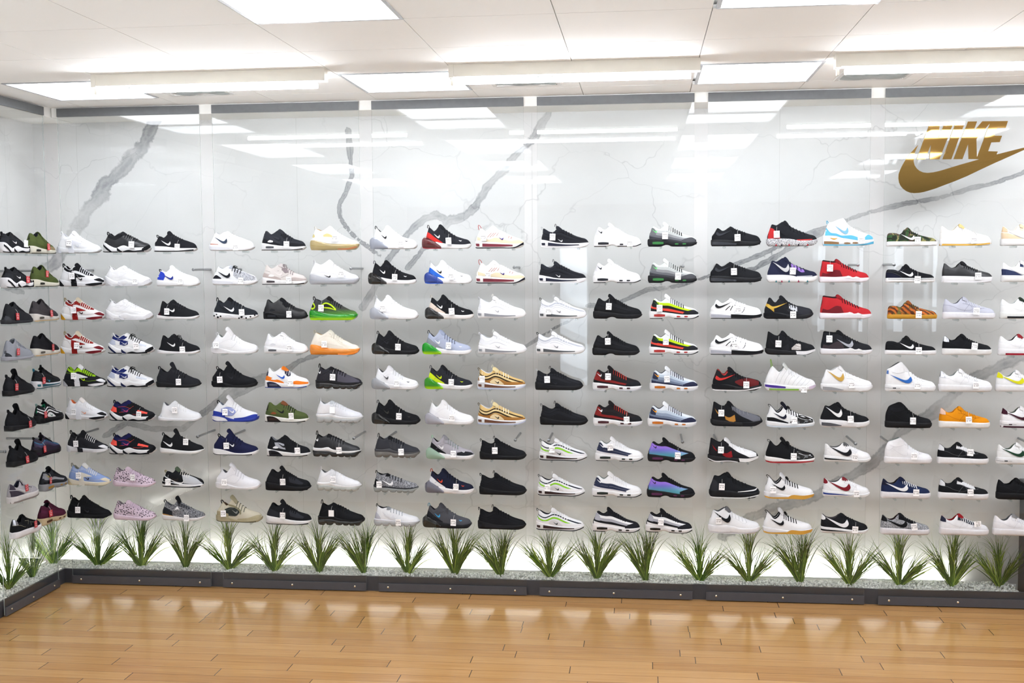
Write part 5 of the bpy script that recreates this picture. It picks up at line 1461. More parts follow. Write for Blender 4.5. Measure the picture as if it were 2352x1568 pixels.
# (column, row, last, colours by part, label, heel x, length, height of the sole, tag)
SHOES = [
    (1, 1, 'Z', 'u:f3f4f7 m:eceef3 a:e4e6ef b:f7f7f9 c:eceff5 d:e2e4ee w:d5d9e4 n:dcdee4 k:d3d6e0 l:fafafa', 'all-white chunky sneaker at the left end of the top row, leftmost bay', 0.01, 0.284, 2.107, (0.105, 2.171, '95', 0)),
    (1, 2, 'Z', 'u:f1f1f5 m:efeff4 a:15161a b:15161a c:15161a d:15161a w:15161a n:15161a t:15161a p:15161a l:e8e8ee k:c9c9d2', 'white chunky sneaker with black side block, black toe cap and black heel wedge', 0.017, 0.298, 1.901, (0.118, 1.966, '95', 0)),
    (1, 3, 'Z', 'u:f1efef m:f2f2f4 a:8f1d1b b:8a2420 c:6d1a22 d:e2a11f w:3a2020 n:5a2028 t:cdbfa8 p:a89878 l:e9e2d8 k:6d1a22', 'white, maroon and gold chunky sneaker, upper of the matching pair in the leftmost bay', 0.019, 0.288, 1.693, (0.12, 1.755, '89,90', 0)),
    (1, 4, 'Z', 'u:f1efef m:f2f2f4 a:8f1d1b b:8a2420 c:6d1a22 d:e2a11f w:3a2020 n:5a2028 t:cdbfa8 p:a89878 l:e9e2d8 k:6d1a22', 'white, maroon and gold chunky sneaker directly above the lime and black one', 0.01, 0.29, 1.483, (0.134, 1.535, '89,90', 0)),
    (1, 5, 'Z', 'u:1c1d21 m:17181c a:f0f0f4 b:9ad11e c:f0f0f4 d:c8c8d0 w:b8e020 n:9ad11e t:f0f0f2 p:d0d6d0 l:17181c k:9ad11e', 'black and white chunky sneaker with lime green collar', 0.019, 0.28, 1.279, (0.106, 1.346, '95', 0)),
    (1, 6, 'Z', 'u:f0f0f5 m:f2f2f6 a:e8eaf2 b:f2f2f6 c:17181c d:17181c w:f2a080 n:e87448 t:f3ece8 p:d9d9dc l:f6f6f8 k:d5d5de', 'white chunky sneaker with orange collar lining and black toe cap', 0.025, 0.279, 1.072, (0.098, 1.121, '95', 0)),
    (1, 7, 'Z', 'u:26272c m:e6e6eb a:222328 b:15161a c:e9e9ee d:dcdce2 w:15161a n:15161a t:15161a p:15161a l:e8e8ea k:15161a', 'charcoal black chunky sneaker with white sole tip and pale grey heel', 0.028, 0.279, 0.866, (0.105, 0.92, '95', 0)),
    (1, 8, 'Z', 'u:8fa6dc m:efe6d0 a:efe9da b:a8b8e0 c:e8dcc0 d:d8c49c w:22263a n:8a8a80 t:f0f0ee p:9a9a90 l:f4f4f0 k:e8dcc0', 'pale blue and cream chunky sneaker with beige heel', 0.028, 0.283, 0.657, (0.116, 0.72, '95', 0)),
    (1, 9, 'Z', 'u:111216 m:121317 a:15161a b:0e0f12 c:15161a d:101114 w:33353b n:101114 t:101114 p:15161a l:101114 k:26272c', 'all-black chunky sneaker at the left end of the bottom row, leftmost bay', 0.016, 0.288, 0.449, (0.104, 0.502, '95', 0)),
    (2, 1, 'M', 'u:1b1c20/L m:f0f0f3 a:1d1e22/L b:232429/L c:232429/L d:17181c g:15161a o:15161a n:111216 k:36373d l:15161a', 'black leather dad sneaker on a chunky white sole, top row', 0.31, 0.304, 2.109, (0.514, 2.156, '95', 0)),
    (2, 2, 'M', 'u:f5f5f7/L m:f0f0f4 a:f0f0f4/L b:f2f2f6/L c:f4f4f7/L d:f7f7f9 g:dfdfe6 o:e2e2e8 n:e2e2e6 k:cfcfd8 l:f8f8fa', 'all-white chunky dad sneaker with a price tag, second row', 0.315, 0.3, 1.902, (0.53, 1.933, '95', 0)),
    (2, 3, 'M', 'u:f5f5f7/L m:f0f0f4 a:f0f0f4/L b:f2f2f6/L c:f4f4f7/L d:f7f7f9 g:dfdfe6 o:e2e2e8 n:e2e2e6 k:cfcfd8 l:f8f8fa', 'all-white chunky dad sneaker without a price tag, third row', 0.311, 0.305, 1.693, None),
    (2, 4, 'M', 'u:f3f3f5/L m:f2f2f5 a:b9c0d6 b:1c2766 c:d6dcea d:1b2560 g:1c2348 o:15161a n:1b2560 k:cfcfd8 l:121317 w:c8cce0 bow:1', 'white and navy dad sneaker with untied black laces and a price tag', 0.322, 0.299, 1.485, (0.525, 1.535, '99', 0)),
    (2, 5, 'M', 'u:f3f3f5/L m:f2f2f5 a:b9c0d6 b:1c2766 c:d6dcea d:1b2560 g:1c2348 o:15161a n:1b2560 k:cfcfd8 l:121317 w:c8cce0 bow:1', 'white and navy dad sneaker with black laces and no price tag', 0.309, 0.306, 1.277, None),
    (2, 6, 'M', 'u:16171c m:f2f2f5 a:ff5a4e b:1c2050 c:ff5a4e d:191c4a g:1a1b22 o:121317 n:191c4a k:ff5a4e t:191c4a l:111216 w:b84878', 'navy and black dad sneaker with coral heel patch and a price tag', 0.318, 0.3, 1.067, (0.529, 1.109, '99', 0)),
    (2, 7, 'M', 'u:16171c m:f2f2f5 a:ff5a4e b:1c2050 c:ff5a4e d:191c4a g:1a1b22 o:121317 n:191c4a k:ff5a4e t:191c4a l:111216 w:b84878', 'navy and black dad sneaker with coral heel patch, without a price tag', 0.309, 0.301, 0.857, None),
    (2, 8, 'J1', 'u:d9c3d4/P m:e6cfe2 n:8a8288 t:d9c3d4 l:cdb4c8 k:4a464c o:e0c8dc a:cdb8ca', 'pink leopard print running shoe with a white price tag', 0.324, 0.278, 0.653, (0.472, 0.714, '160', 0)),
    (2, 9, 'J1', 'u:d9c3d4/P m:e6cfe2 n:8a8288 t:d9c3d4 l:cdb4c8 k:4a464c o:e0c8dc a:cdb8ca', 'pink leopard print running shoe without a price tag, bottom row', 0.321, 0.28, 0.442, None),
    (3, 1, 'R', 'u:1a1b20 m:f0f0f3 o:15161a w:f2f2f4 n:15161a l:15161a p:15161a b:222328', 'black mesh runner with white tick and ridged white sole, top row', 0.638, 0.278, 2.11, (0.803, 2.138, '75', 0)),
    (3, 2, 'R', 'u:f5f5f7 m:f0f0f3 a:2a3fb4 w:26338c n:d8d8dc l:f8f8fa p:20222c k:d0d0d8', 'white runner with royal blue heel panel and blue tick', 0.648, 0.279, 1.9, (0.817, 1.931, '75', 0)),
    (3, 3, 'F', 'u:18191d m:f0eef0 w:f2f2f4 n:121317 b:202126 l:121317 a:3a1a24', 'black runner with white tick, tall black heel flap and white sole, third row', 0.642, 0.271, 1.698, (0.722, 1.745, '65', 0)),
    (3, 4, 'F', 'u:18191d m:eeecf0 o:d8d4da w:f2f2f4 n:121317 b:202126 l:121317 bow:1', 'black runner with white tick directly above the all-black ankle-flap runner', 0.64, 0.277, 1.484, (0.819, 1.511, '65', 0)),
    (3, 5, 'K', 'u:1f2025 m:17181c a:232429 b:26272c n:121317 l:101114 p:17181c k:2c2d33 o:101114', 'all-black slip-on style runner with tall tongue and white tag, leftmost bay', 0.626, 0.291, 1.277, (0.788, 1.312, '70', 0)),
    (3, 6, 'F', 'u:f1f2f6 m:ebecf2 a:e4e6ec b:f6f6f8 n:6c6e74 l:fafafa w:dcdfe6 k:c5c8d2', 'all-white knit runner with grey lining, leftmost bay', 0.632, 0.278, 1.068, (0.752, 1.136, '90', 0)),
    (3, 7, 'K', 'u:15161a m:f2f2f4 n:101114 l:101114 p:15161a w:f0f0f2 t:15161a', 'black trainer with white heel tick and wavy white midsole', 0.639, 0.286, 0.866, (0.82, 0.94, '99,90', 0)),
    (3, 8, 'R', 'u:17181c m:f0f0f3 o:101114 e:f3f3f5 f:bfc1c6 g:101114 n:17181c t:4c5a48 l:ece8e0 p:9a8f68 w:2a2422 bow:1', 'black and grey runner with a large white-outlined tick', 0.648, 0.273, 0.654, (0.699, 0.688, '120', 0)),
    (3, 9, 'K', 'u:2f3137/H m:eae8ea h:b98a4a a:23252a e:f2f2f4 n:5a5c62 l:6c6e74 p:15161a t:1a1b1f b:3a3c42', 'black striped knit runner with gold heel wedge and white cross strap', 0.639, 0.281, 0.446, (0.816, 0.466, '65', 0)),
    (4, 1, 'E', 'u:f6f6f8 m:f0f0f4 a:c07a66 w:39465a n:d0d0d6 l:fafafa g:e2e3ea c:f8f8fa', 'white knit runner with dark tick and thin copper heel line, top row', 0.99, 0.288, 2.113, (1.173, 2.134, '150', 0)),
    (4, 2, 'E', 'u:eceef1 m:f1f1f5 a:15161a b:1d1c22 w:1b1d24 n:b8bcc4 c:c3c6ce/H t:b9bec9 l:15161a g:dfe0e8 bow:1', 'white and grey knit runner with thick black laces', 1.002, 0.289, 1.905, (1.201, 1.931, '150', 0)),
    (4, 3, 'RE', 'u:24272d m:f1f1f4 w:f2f2f5 g:121317 g2:d4d4dc a:1d1f24 n:15161a l:17181c p:17181c t:15161a', 'black runner with white sole spotted with black patches', 1.006, 0.284, 1.698, (1.202, 1.739, '130', 0)),
    (4, 4, 'P', 'u:f3f3f6 m:efeff3 a:eef0f4 b:f5f5f8 c:f0f0f4 h:e9e6ea n:8f9a98 l:f8f8fa p:f3f3f6 k:d6d6de', 'all-white elastic collar runner directly above the all-black one', 0.986, 0.297, 1.486, (1.032, 1.54, '98', 0)),
    (4, 5, 'P', 'u:15161a m:101114 a:121317 b:17181c c:101114 h:121317 w:2c2d33 n:101114 l:101114 p:15161a k:24252a', 'all-black elastic collar runner with caged side, second bay', 0.983, 0.291, 1.279, (1.05, 1.327, '98', 0)),
    (4, 6, 'P', 'u:f0f0f5 m:2a3a98 a:2a3a98 b:9aa4d8 c:2a3a98 d:f5f5f8 h:eeeef4 o:1d2a78 w:f5f5f8 n:8a94a4 l:f4f4f8 p:15161a k:2a3a98', 'white elastic collar runner with royal blue sole and cage', 0.982, 0.295, 1.068, (1.078, 1.128, '98', 0)),
    (4, 7, 'P', 'u:181b3c m:f0eef1 b:14162e c:1a1d40 h:f2f2f4 o:15161a w:f3f3f6 n:3a3c58 l:14162e p:15161a k:24284e', 'navy blue elastic collar runner with white sole', 0.983, 0.292, 0.861, (1.081, 0.919, '98', 0)),
    (4, 8, 'P', 'u:efeef4 m:eeebee b:f2f1f6 h:f0eef2 n:55565c l:e8e8ee t:e6e6ec k:d0d0da', 'all-white elastic collar runner directly above the khaki one', 0.993, 0.292, 0.65, (1.062, 0.692, '98', 0)),
    (4, 9, 'P', 'u:c9c1ac m:a99f80 a:b3a888 b:2f3432 c:a99f80 h:b5ab8e o:4a4638 w:8a8c88 n:6a5440 d:8a8468 l:5f6458 t:9c967c p:15161a k:6d6f6a', 'khaki elastic collar runner with dark green cage, bottom row', 0.991, 0.299, 0.444, (1.052, 0.497, '98', 0)),
    (5, 1, 'N', 'u:2b2d33 m:f2f2f4 a:1b1c21 a2:1d1e23 b:34363d e:202126 v:4a4c52 o:15161a w:24252b n:3a3c42 l:1b1c20 d:45474e c:f0f0f2', 'charcoal runner with white sole and small heel window, top row', 1.32, 0.278, 2.113, (1.49, 2.147, '130', 0)),
    (5, 2, 'N', 'u:d8d0cc m:f2f1f2 a:b9aca8 a2:b3a7a4 b:dcd5d2 c:f2f0f0 e:8b7f82 v:4a4448 o:1c1b20 w:e6dfdd n:dcd4d0 l:9a8f90 t:cfc7c8 k:4a4448 bow:1', 'taupe grey runner with white sole and untied laces', 1.319, 0.282, 1.905, (1.501, 1.934, '130', 0)),
    (5, 3, 'N', 'u:16171b/L m:17181c a:131418/L a2:131418/L b:1b1c20/L c:222328 e:15161a g:101114 v:2a2b30 n:101114 l:101114 k:303138', 'all-black leather runner with heel window, second bay', 1.322, 0.279, 1.697, (1.497, 1.727, '139', 0)),
    (5, 4, 'N', 'u:f4f4f7/L m:f1f1f4 a:f2f2f6/L a2:f2f2f6/L b:f6f6f8/L c:dadbe2 e:f0f0f4 v:55575c n:d0d4d4 l:fafafa k:d2d2da', 'all-white leather runner with heel window, second bay', 1.322, 0.278, 1.488, (1.496, 1.523, '130', 0)),
    (5, 5, 'N', 'u:f3f3f5 m:f2f2f5 a:f07a24 a2:f07a24 b:f3f3f5 c:f3f3f5 e:25263c g:25263a v:5a5c6c o:1e3c8c w:2c5ac0 d:25263c n:b8bcb8 l:f5f5f7 t:f07a24', 'white runner with orange mudguard, blue tick and navy heel block', 1.322, 0.282, 1.277, (1.498, 1.31, '130', 0)),
    (5, 6, 'N', 'u:4e5a32 m:efede6 a:465230 a2:44502e b:536036 c:8a4a2c e:556038 g:241d1c v:3c2a26 o:1b1a1a w:1a1a20 d:241f1e n:5f6e3c l:15161a t:7a4a30', 'olive green runner with black tick and cream sole', 1.318, 0.278, 1.067, (1.498, 1.107, '135', 0)),
    (5, 7, 'N', 'u:15161a m:efeeee a:17181c a2:1c1d22 b:a9acb6 c:f0f0f2 e:1a1b20 g:26262c v:101114 o:101114 w:15161a n:7c7e84 l:101114 d:202126', 'black and silver runner with heel block and white sole', 1.325, 0.276, 0.856, (1.533, 0.895, '130', 0)),
    (5, 8, 'H', 'u:111216 m:121317 a:1b1c20 b:26272d n:101114 l:0e0f12 o:0e0f12 g:1b1c20', 'all-black neoprene runner with tall tongue and heel clip', 1.312, 0.289, 0.645, (1.434, 0.7, '110', 0)),
    (5, 9, 'H', 'u:15161a m:f2f1f3 a:26272d b:2a2b31 n:101114 l:101114 o:15161a g:dcdce2', 'black neoprene runner with white sole, bottom row of the second bay', 1.311, 0.293, 0.435, (1.429, 0.491, '110', 0)),
    (6, 1, 'S', 'u:f3f3f6 m:dcc488/T b:eaeaf0 c:d8c98c n:c08a3c g:cbb070/T k:dcdce2 l:f6f6f8 p:eceae4 o:e08a5c/T t:f6f4ec', 'white runner with amber translucent bubble sole, top row', 1.624, 0.303, 2.112, (1.791, 2.183, '185', 0)),
    (6, 2, 'S', 'u:f4f4f7 m:dfe1ea/T b:f6f6f9 g:ccd0dc/T k:dcdee6 w:16171c n:c6c9cc l:f8f8fa p:ececf0 t:f6f6f8', 'white runner with clear bubble sole and small black tick', 1.615, 0.31, 1.906, (1.827, 1.97, '185', 0)),
    (6, 3, 'S', 'u:3e7a1c/D m:1f8a22/V b:bde320 c:24261f n:15161a g:5fbf2a t:1b1b1d l:15161a p:15161a k:2f5a1a', 'black and green runner with neon outlines and bright green bubble sole', 1.611, 0.301, 1.69, (1.694, 1.763, '180', 0)),
    (6, 4, 'S', 'u:f1e8da m:f08a2e/G g:ee9a44/G k:d5cbb8 n:b8a080 l:f2eadc p:e0d6c4 t:f2ecde o:ff8a30/G', 'cream runner with bright orange bubble sole', 1.61, 0.311, 1.481, (1.711, 1.545, '185', 0)),
    (6, 5, 'V', 'u:2a2a30/P m:15161a a:3a3a42 c:4a4852 q:1a1a1e/T n:15161a l:101114 p:15161a k:101114 w:f0f0f2 t:15161a', 'black runner with speckled heel print and lumpy dark sole', 1.641, 0.293, 1.272, (1.758, 1.345, '205', 0)),
    (6, 6, 'V', 'u:e7e7ed m:f3f3f6 a:f0f0f4 b:e9e6e8 c:e2e3ea q:dfe2e4/T n:8f9498 l:e6e9ec p:e6e6ea k:b9bcc6 t:c9ced4', 'pale grey and white runner with clear lumpy sole and blank tag', 1.64, 0.293, 1.064, (1.752, 1.144, '', 0)),
    (6, 7, 'V', 'u:121317/L m:f0f0f2 a:15161a/L c:1a1b20/L q:1c1c20/T n:101114 l:101114 p:2a2424 w:f0f0f2 k:33343a t:121317', 'black glossy runner with white midsole band over dark lumpy sole', 1.616, 0.301, 0.856, (1.793, 0.9, '205', 0)),
    (6, 8, 'V', 'u:f1f1f5 m:f4f4f7 a:f5f5f8 c:f2f2f6 q:e0e4e0/T n:6c6e72 l:f4f4f7 p:eceaf0 k:d2d4de t:e9eaf0', 'all-white finned runner with clear lumpy sole, second bay', 1.638, 0.28, 0.647, (1.748, 0.72, '205', 0)),
    (6, 9, 'V', 'u:0f1014 m:101114 a:15161a c:15161a q:15161a/T n:0c0d10 l:0e0f12 p:15161a k:2a2b31', 'all-black finned runner with lumpy sole, bottom row of second bay', 1.64, 0.294, 0.434, (1.734, 0.51, '', 0)),
    (7, 1, 'T', 'u:f4f4f7 m:f2f2f5 h:b9bfd0/T a:e6e8f0 w:15161a n:15161a l:f8f8fa p:15161a t:f6f6f8 k:d8dae2', 'white runner with black tick, black heel loop and clear grey heel bubble', 1.992, 0.293, 2.115, (2.194, 2.147, '165', 0)),
    (7, 2, 'T', 'u:141519 m:f2f0f3 h:1c1a1a/T a:1a1b20 w:f2f2f4 n:101114 l:101114 p:55575c k:2a2b31 b:1a1b20', 'black runner with white tick, white front sole and dark heel bubble', 1.979, 0.298, 1.905, (2.152, 1.946, '165', 0)),
    (7, 3, 'T', 'u:f6f6f8 m:f3f3f6 h:d3d7e4/T a:f2f2f7 n:cfd2d6 l:fafafa p:e0e0e6 k:e0e0e8', 'all-white heel bubble runner in the third row, third bay', 1.985, 0.3, 1.695, (2.075, 1.763, '165', 0)),
    (7, 4, 'T', 'u:15161a m:15161a h:0f1013/T a:18191d n:101114 l:0e0f12 p:15161a w:26272d k:2c2d33 o:101114', 'all-black heel bubble runner directly above the white one with dark tick', 1.994, 0.293, 1.484, (2.166, 1.529, '165', 0)),
    (7, 5, 'T', 'u:efeff4 m:f0eff3 h:c3c6ce/T a:eceef2 w:4a4b50 n:4a4c52 l:eef0f0 p:dcd8dc k:d2d2da', 'white heel bubble runner with grey tick and grey lining', 1.989, 0.292, 1.272, (2.155, 1.311, '165', 0)),
    (7, 6, 'T', 'u:111216 m:121317 h:0d0e11/T a:15161a w:3a3a36 n:0e0f12 l:0e0f12 p:55575c k:26272d o:0e0f12', 'all-black heel bubble runner directly above the charcoal lumpy soled one', 1.987, 0.302, 1.061, (2.166, 1.111, '165', 0)),
    (7, 7, 'V', 'u:3a3b40 m:4a4b50 b:33343a c:35363c q:8a8682/T n:1b1c20 l:101114 p:15161a t:15161a k:1a1b20', 'charcoal grey runner with smoky lumpy sole', 2.002, 0.28, 0.856, (2.176, 0.895, '190', 0)),
    (7, 8, 'VF', 'u:5a5c62/H m:2a2b30 w:f3f3f5 a:17181c q:b5bcbc/T n:101114 t:101114 l:15161a p:15161a', 'black and white heathered knit runner with large white tick', 1.992, 0.279, 0.642, (2.036, 0.693, '220', 0)),
    (7, 9, 'VF', 'u:ecedf1 m:dadce4 a:b9bac6 q:d5d8dc/T n:1d1e24 t:8a8e94 l:aeb4ba w:e2e3ea p:2a2b30 k:b9bdc6', 'white knit runner with clear lumpy sole, bottom row of the third bay', 1.992, 0.285, 0.434, (2.152, 0.464, '220', 0)),
    (8, 1, 'T', 'u:222329 m:f2f2f5 h:6d1218/T a:c9302c w:f3f3f5 n:15161a l:15161a p:101114 t:17181c o2:8a2a30 l2:d0342e', 'black runner with red heel and dark red heel bubble', 2.31, 0.299, 2.114, (2.48, 2.159, '165', 0)),
    (8, 2, 'T', 'u:f4f4f7 m:f3f3f6 h:1f49b4/T a:2f66cc w:15161a n:c8c8cc l:f6f6f8 p:dcdce0 c:f6f6f9 t:f6f6f8 o2:2a50b0', 'white runner with royal blue heel and blue heel bubble', 2.322, 0.291, 1.906, (2.493, 1.95, '165', 0)),
    (8, 3, 'T', 'u:15161a m:f0ecea h:17181c/T a:e6d4c6 w:f2f2f4 n:15161a l:101114 p:dcd4c8 k:2a2b31', 'black runner with beige heel strap and glossy black heel bubble', 2.323, 0.299, 1.696, (2.494, 1.742, '165', 0)),
    (8, 4, 'T', 'u:a9b1c8 m:f2f2f5 h:1a9422/V a:8a8e98 w:f2f2f5 n:3a3c46 l:5a6070 p:3a3c46 k:8a93ac t:9aa4be', 'pale blue-grey runner with vivid green heel bubble', 2.304, 0.302, 1.484, (2.473, 1.538, '165', 0)),
    (8, 5, 'T', 'u:23242a m:f2f2f4 h:2e8a1a/V a:c8e020 w:c8e020 n:15161a l:101114 p:4a4c52 t:15161a k:33343a', 'black runner with neon yellow heel, neon tick and green bubble', 2.315, 0.297, 1.275, (2.487, 1.318, '165', 0)),
    (8, 6, 'T', 'u:f5f5f8 m:f3f3f6 h:d6d6e4/T a:f0eff5 n:b8bcbc l:fafafa p:d8dad8 k:dcdce4', 'all-white heel bubble runner directly above the grey mesh one', 2.315, 0.301, 1.062, (2.489, 1.104, '165', 0)),
    (8, 7, 'T', 'u:a6a2aa m:f2f1f3 h:bfe4cc/T a:15161a c:222328 w:f3f3f5 n:101114 l:7f8c88 t:8a8a90 p:a8d8b4 k:6a6870 b:9a98a0', 'grey mesh runner with mint clear heel bubble and black toe', 2.319, 0.297, 0.851, (2.495, 0.887, '165', 0)),
    (8, 8, 'T', 'u:171a2e m:f1eff2 h:8a8a9c/T a:ecebf0 w:d84a34 n:15161a l:15161a p:c8543c t:141628 k:2a2e48', 'navy runner with orange tick, orange loop and white heel clip', 2.311, 0.303, 0.645, (2.509, 0.687, '165', 0)),
    (8, 9, 'T', 'u:4a4b51 m:1b1c20 h:0e0f12/T a:202126 w:3f9fd8 n:26242a l:55575d p:5f9cb8 t:45464c k:3a3b41 o:0e0f12', 'dark grey runner with bright blue tick and black heel bubble', 2.293, 0.304, 0.433, (2.491, 0.471, '165', 0)),
    (9, 1, 'Q', 'u:f5f4f2 m:f5f3f1 a:e6d6b4 b:b86a5a v:7a3440 o:1d1c26 w:3a2a78 n:f2efe9 l:f8f8f8 p:b8403a k:dcd6cc', 'white and tan runner with red heel loop, top row of the third bay', 2.633, 0.293, 2.113, (2.688, 2.177, '185', 0)),
    (9, 2, 'Q', 'u:f5f4f2 m:f5f3f1 a:e6d6b4 b:b86a5a v:7a3440 o:1d1c26 w:3a2a78 n:f2efe9 l:f8f8f8 p:b8403a k:dcd6cc', 'white and tan runner with red heel loop, second row, directly above an all-white runner', 2.634, 0.298, 1.906, (2.713, 1.956, '185', 0)),
    (9, 3, 'W', 'u:f5f5f8 m:f3f3f6 v:8f9198 w:a8aab2 n:cdd0d6 l:fafafa p:d0d0d6 k:d8dae2 a:f0f1f6 c:eef0f5 d:f8f8fa', 'all-white wavy-lined runner, upper of two in the third bay', 2.642, 0.294, 1.7, None),
    (9, 4, 'W', 'u:f3f3f7 m:f2f2f5 v:8f9198 w:a8aab2 n:b8bcc4 l:fafafa p:d0d0d6 k:d2d4de a:eceef4 c:eef0f5 d:f6f6f9', 'all-white wavy-lined runner directly above the brown and gold pair', 2.644, 0.294, 1.488, None),
    (9, 5, 'W', 'u:dcb878 m:eef0f5 a:33281c b:e8cf98 c:33281c d:9a6a34 e:e8cfa0 v:6a4636 w:17181c n:e9e9ec t:ecd6a0 l:f2ead0 p:6a5a40 o:b9c4e6', 'brown and gold wavy-striped runner with a price tag', 2.638, 0.293, 1.277, (2.672, 1.337, '175', 0)),
    (9, 6, 'W', 'u:dcb878 m:eef0f5 a:33281c b:e8cf98 c:33281c d:9a6a34 e:e8cfa0 v:6a4636 w:17181c n:e9e9ec t:ecd6a0 l:f2ead0 p:6a5a40 o:b9c4e6', 'brown and gold wavy-striped runner without a price tag', 2.636, 0.294, 1.065, None),
    (9, 7, 'W', 'u:121317 m:101114 d:15161a n:0e0f12 l:0e0f12 p:17181c k:24252b a:15161a c:15161a v:1b1c20 w:1c1d22', 'all-black wavy-lined runner with a price tag, third bay', 2.647, 0.285, 0.852, (2.745, 0.909, '175', 0)),
    (9, 8, 'W', 'u:121317 m:101114 d:15161a n:0e0f12 l:0e0f12 p:17181c k:24252b a:15161a c:15161a v:1b1c20', 'all-black wavy-lined runner in the eighth row, third bay', 2.643, 0.29, 0.64, None),
    (9, 9, 'W', 'u:111216 m:101114 d:15161a n:0e0f12 l:0e0f12 p:15161a k:222328 a:131418 c:131418 v:26272c', 'all-black wavy-lined runner in the bottom row, third bay', 2.632, 0.295, 0.43, None),
    (10, 1, 'W', 'u:24262d m:f2f2f5 a:1b1c21 c:1b1c21 d:202127 v:2a2c3c o:eceaee w:f2f2f4 n:3a3c42 l:1b1c20 p:b8bcc0 k:15161a', 'black wavy-lined runner with white sole and a price tag', 3.023, 0.286, 2.114, (3.097, 2.176, '175', 0)),
    (10, 2, 'W', 'u:24262d m:f2f2f5 a:1b1c21 c:1b1c21 d:202127 v:2a2c3c o:eceaee w:f2f2f4 n:3a3c42 l:1b1c20 p:b8bcc0 k:15161a', 'black wavy-lined runner with white sole and no price tag', 3.009, 0.285, 1.907, None),
    (10, 3, 'W', 'u:eff0f4 m:f1f1f4 a:b9bdc9 b:e2e4ec d:f5f5f8 v:55585c w:8a8c94 n:c5c9d0 l:f5f5f8 p:15161a k:aeb2be', 'white and silver wavy-striped runner with a price tag', 3.011, 0.284, 1.698, (3.07, 1.742, '175', 0)),
    (10, 4, 'W', 'u:eff0f4 m:f1f1f4 a:b9bdc9 b:e2e4ec d:f5f5f8 v:55585c w:8a8c94 n:c5c9d0 l:f5f5f8 p:15161a k:aeb2be', 'white and silver wavy-striped runner without a price tag', 2.992, 0.294, 1.489, None),
    (10, 5, 'W', 'u:1a1b20 m:121317 a:222328 c:222328 d:1b1c21 v:1f2024 n:15161a l:121317 p:d0d2d4 k:2e2f36 w:2a2b31', 'all-black wavy-lined runner with a price tag, fourth bay', 2.985, 0.288, 1.273, (3.061, 1.337, '175', 0)),
    (10, 6, 'W', 'u:17181c m:101114 a:1c1d22 c:1c1d22 d:17181c v:1b1c20 n:121317 l:101114 p:5a5c60 k:2a2b31', 'all-black wavy-lined runner directly above the lime-striped runners', 3.013, 0.288, 1.065, None),
    (10, 7, 'W', 'u:efeff2 m:f1f1f4 a:1d2130 b:f5f5f7 c:86cf1e d:e9e7ea e:d5d2d4 v:3a2a2a o:1b1b22 w:1f2420 n:22242c l:f5f5f7 p:4a4c50 k:c8c8ce', 'white runner with lime green wave stripe, topmost of the three', 3.007, 0.288, 0.853, (3.087, 0.92, '175', 0)),
    (10, 8, 'W', 'u:efeff2 m:f1f1f4 a:1d2130 b:f5f5f7 c:86cf1e d:e9e7ea e:d5d2d4 v:3a2a2a o:1b1b22 w:1f2420 n:22242c l:f5f5f7 p:4a4c50 k:c8c8ce', 'white runner with lime green wave stripe, middle one of the three', 2.996, 0.285, 0.64, (3.059, 0.688, '175', 0)),
    (10, 9, 'W', 'u:efeff2 m:f1f1f4 a:1d2130 b:f5f5f7 c:86cf1e d:e9e7ea e:d5d2d4 v:3a2a2a o:1b1b22 w:1f2420 n:22242c l:f5f5f7 p:4a4c50 k:c8c8ce', 'white runner with lime green wave stripe in the bottom row', 2.986, 0.291, 0.432, None),
    (11, 1, 'X', 'u:f5f5f8 m:f2f2f5 a:f3f3f7 b:f6f6f9 c:f1f1f5 d:f5f5f8 v:2a2b31 o:15161a w:1b1c20 n:e2e2e6 l:f3f3f6 k:d6d6de h:dcdce2', 'all-white ribbed runner with small black heel tick, with a price tag', 3.334, 0.282, 2.116, (3.548, 2.136, '165', 0)),
    (11, 2, 'X', 'u:f5f5f8 m:f2f2f5 a:f3f3f7 b:f6f6f9 c:f1f1f5 d:f5f5f8 v:2a2b31 o:15161a w:1b1c20 n:e2e2e6 l:f3f3f6 k:d6d6de h:dcdce2', 'all-white ribbed runner with small black heel tick, without a price tag', 3.33, 0.284, 1.905, None),
    (11, 3, 'X', 'u:121317 m:121317 a:17181c b:131418 c:17181c d:101114 f:131418 v:1e1f24 n:101114 l:0e0f12 k:2a2b31', 'all-black ribbed runner, upper of the pair in the fourth bay', 3.331, 0.29, 1.696, (3.425, 1.768, '165', 0)),
    (11, 4, 'X', 'u:121317 m:121317 a:17181c b:131418 c:17181c d:101114 f:131418 v:1e1f24 n:101114 l:0e0f12 k:2a2b31', 'all-black ribbed runner directly above the black and dark red runners', 3.326, 0.281, 1.481, (3.419, 1.563, '165', 0)),
    (11, 5, 'X', 'u:1a1719 m:f2f2f5 a:201c1e b:1c191b c:7c2220 d:1a1719 f:17181c v:4a2a30 o:d0d0dc w:f0f0f2 n:101114 l:a83028 k:101114 h:7c2220', 'black and dark red ribbed runner, fifth row', 3.327, 0.29, 1.274, (3.42, 1.355, '165', 0)),
    (11, 6, 'X', 'u:1a1719 m:f2f2f5 a:201c1e b:1c191b c:7c2220 d:1a1719 f:17181c v:4a2a30 o:d0d0dc w:f0f0f2 n:101114 l:a83028 k:101114 h:7c2220', 'black and dark red ribbed runner, sixth row, above the white and navy pair', 3.33, 0.293, 1.064, (3.529, 1.101, '165', 0)),
    (11, 7, 'X', 'u:f1f1f4 m:f2f2f5 a:f4f4f6 b:2b3048 c:2b3048 d:dcdadf f:f5f5f7 v:2e3430 o:15161a w:f0f0f2 n:8a9490 l:f0f0f2 k:c9c9d2 h:2b3048', 'white ribbed runner with navy wave band and a price tag', 3.342, 0.286, 0.853, (3.433, 0.936, '165', 0)),
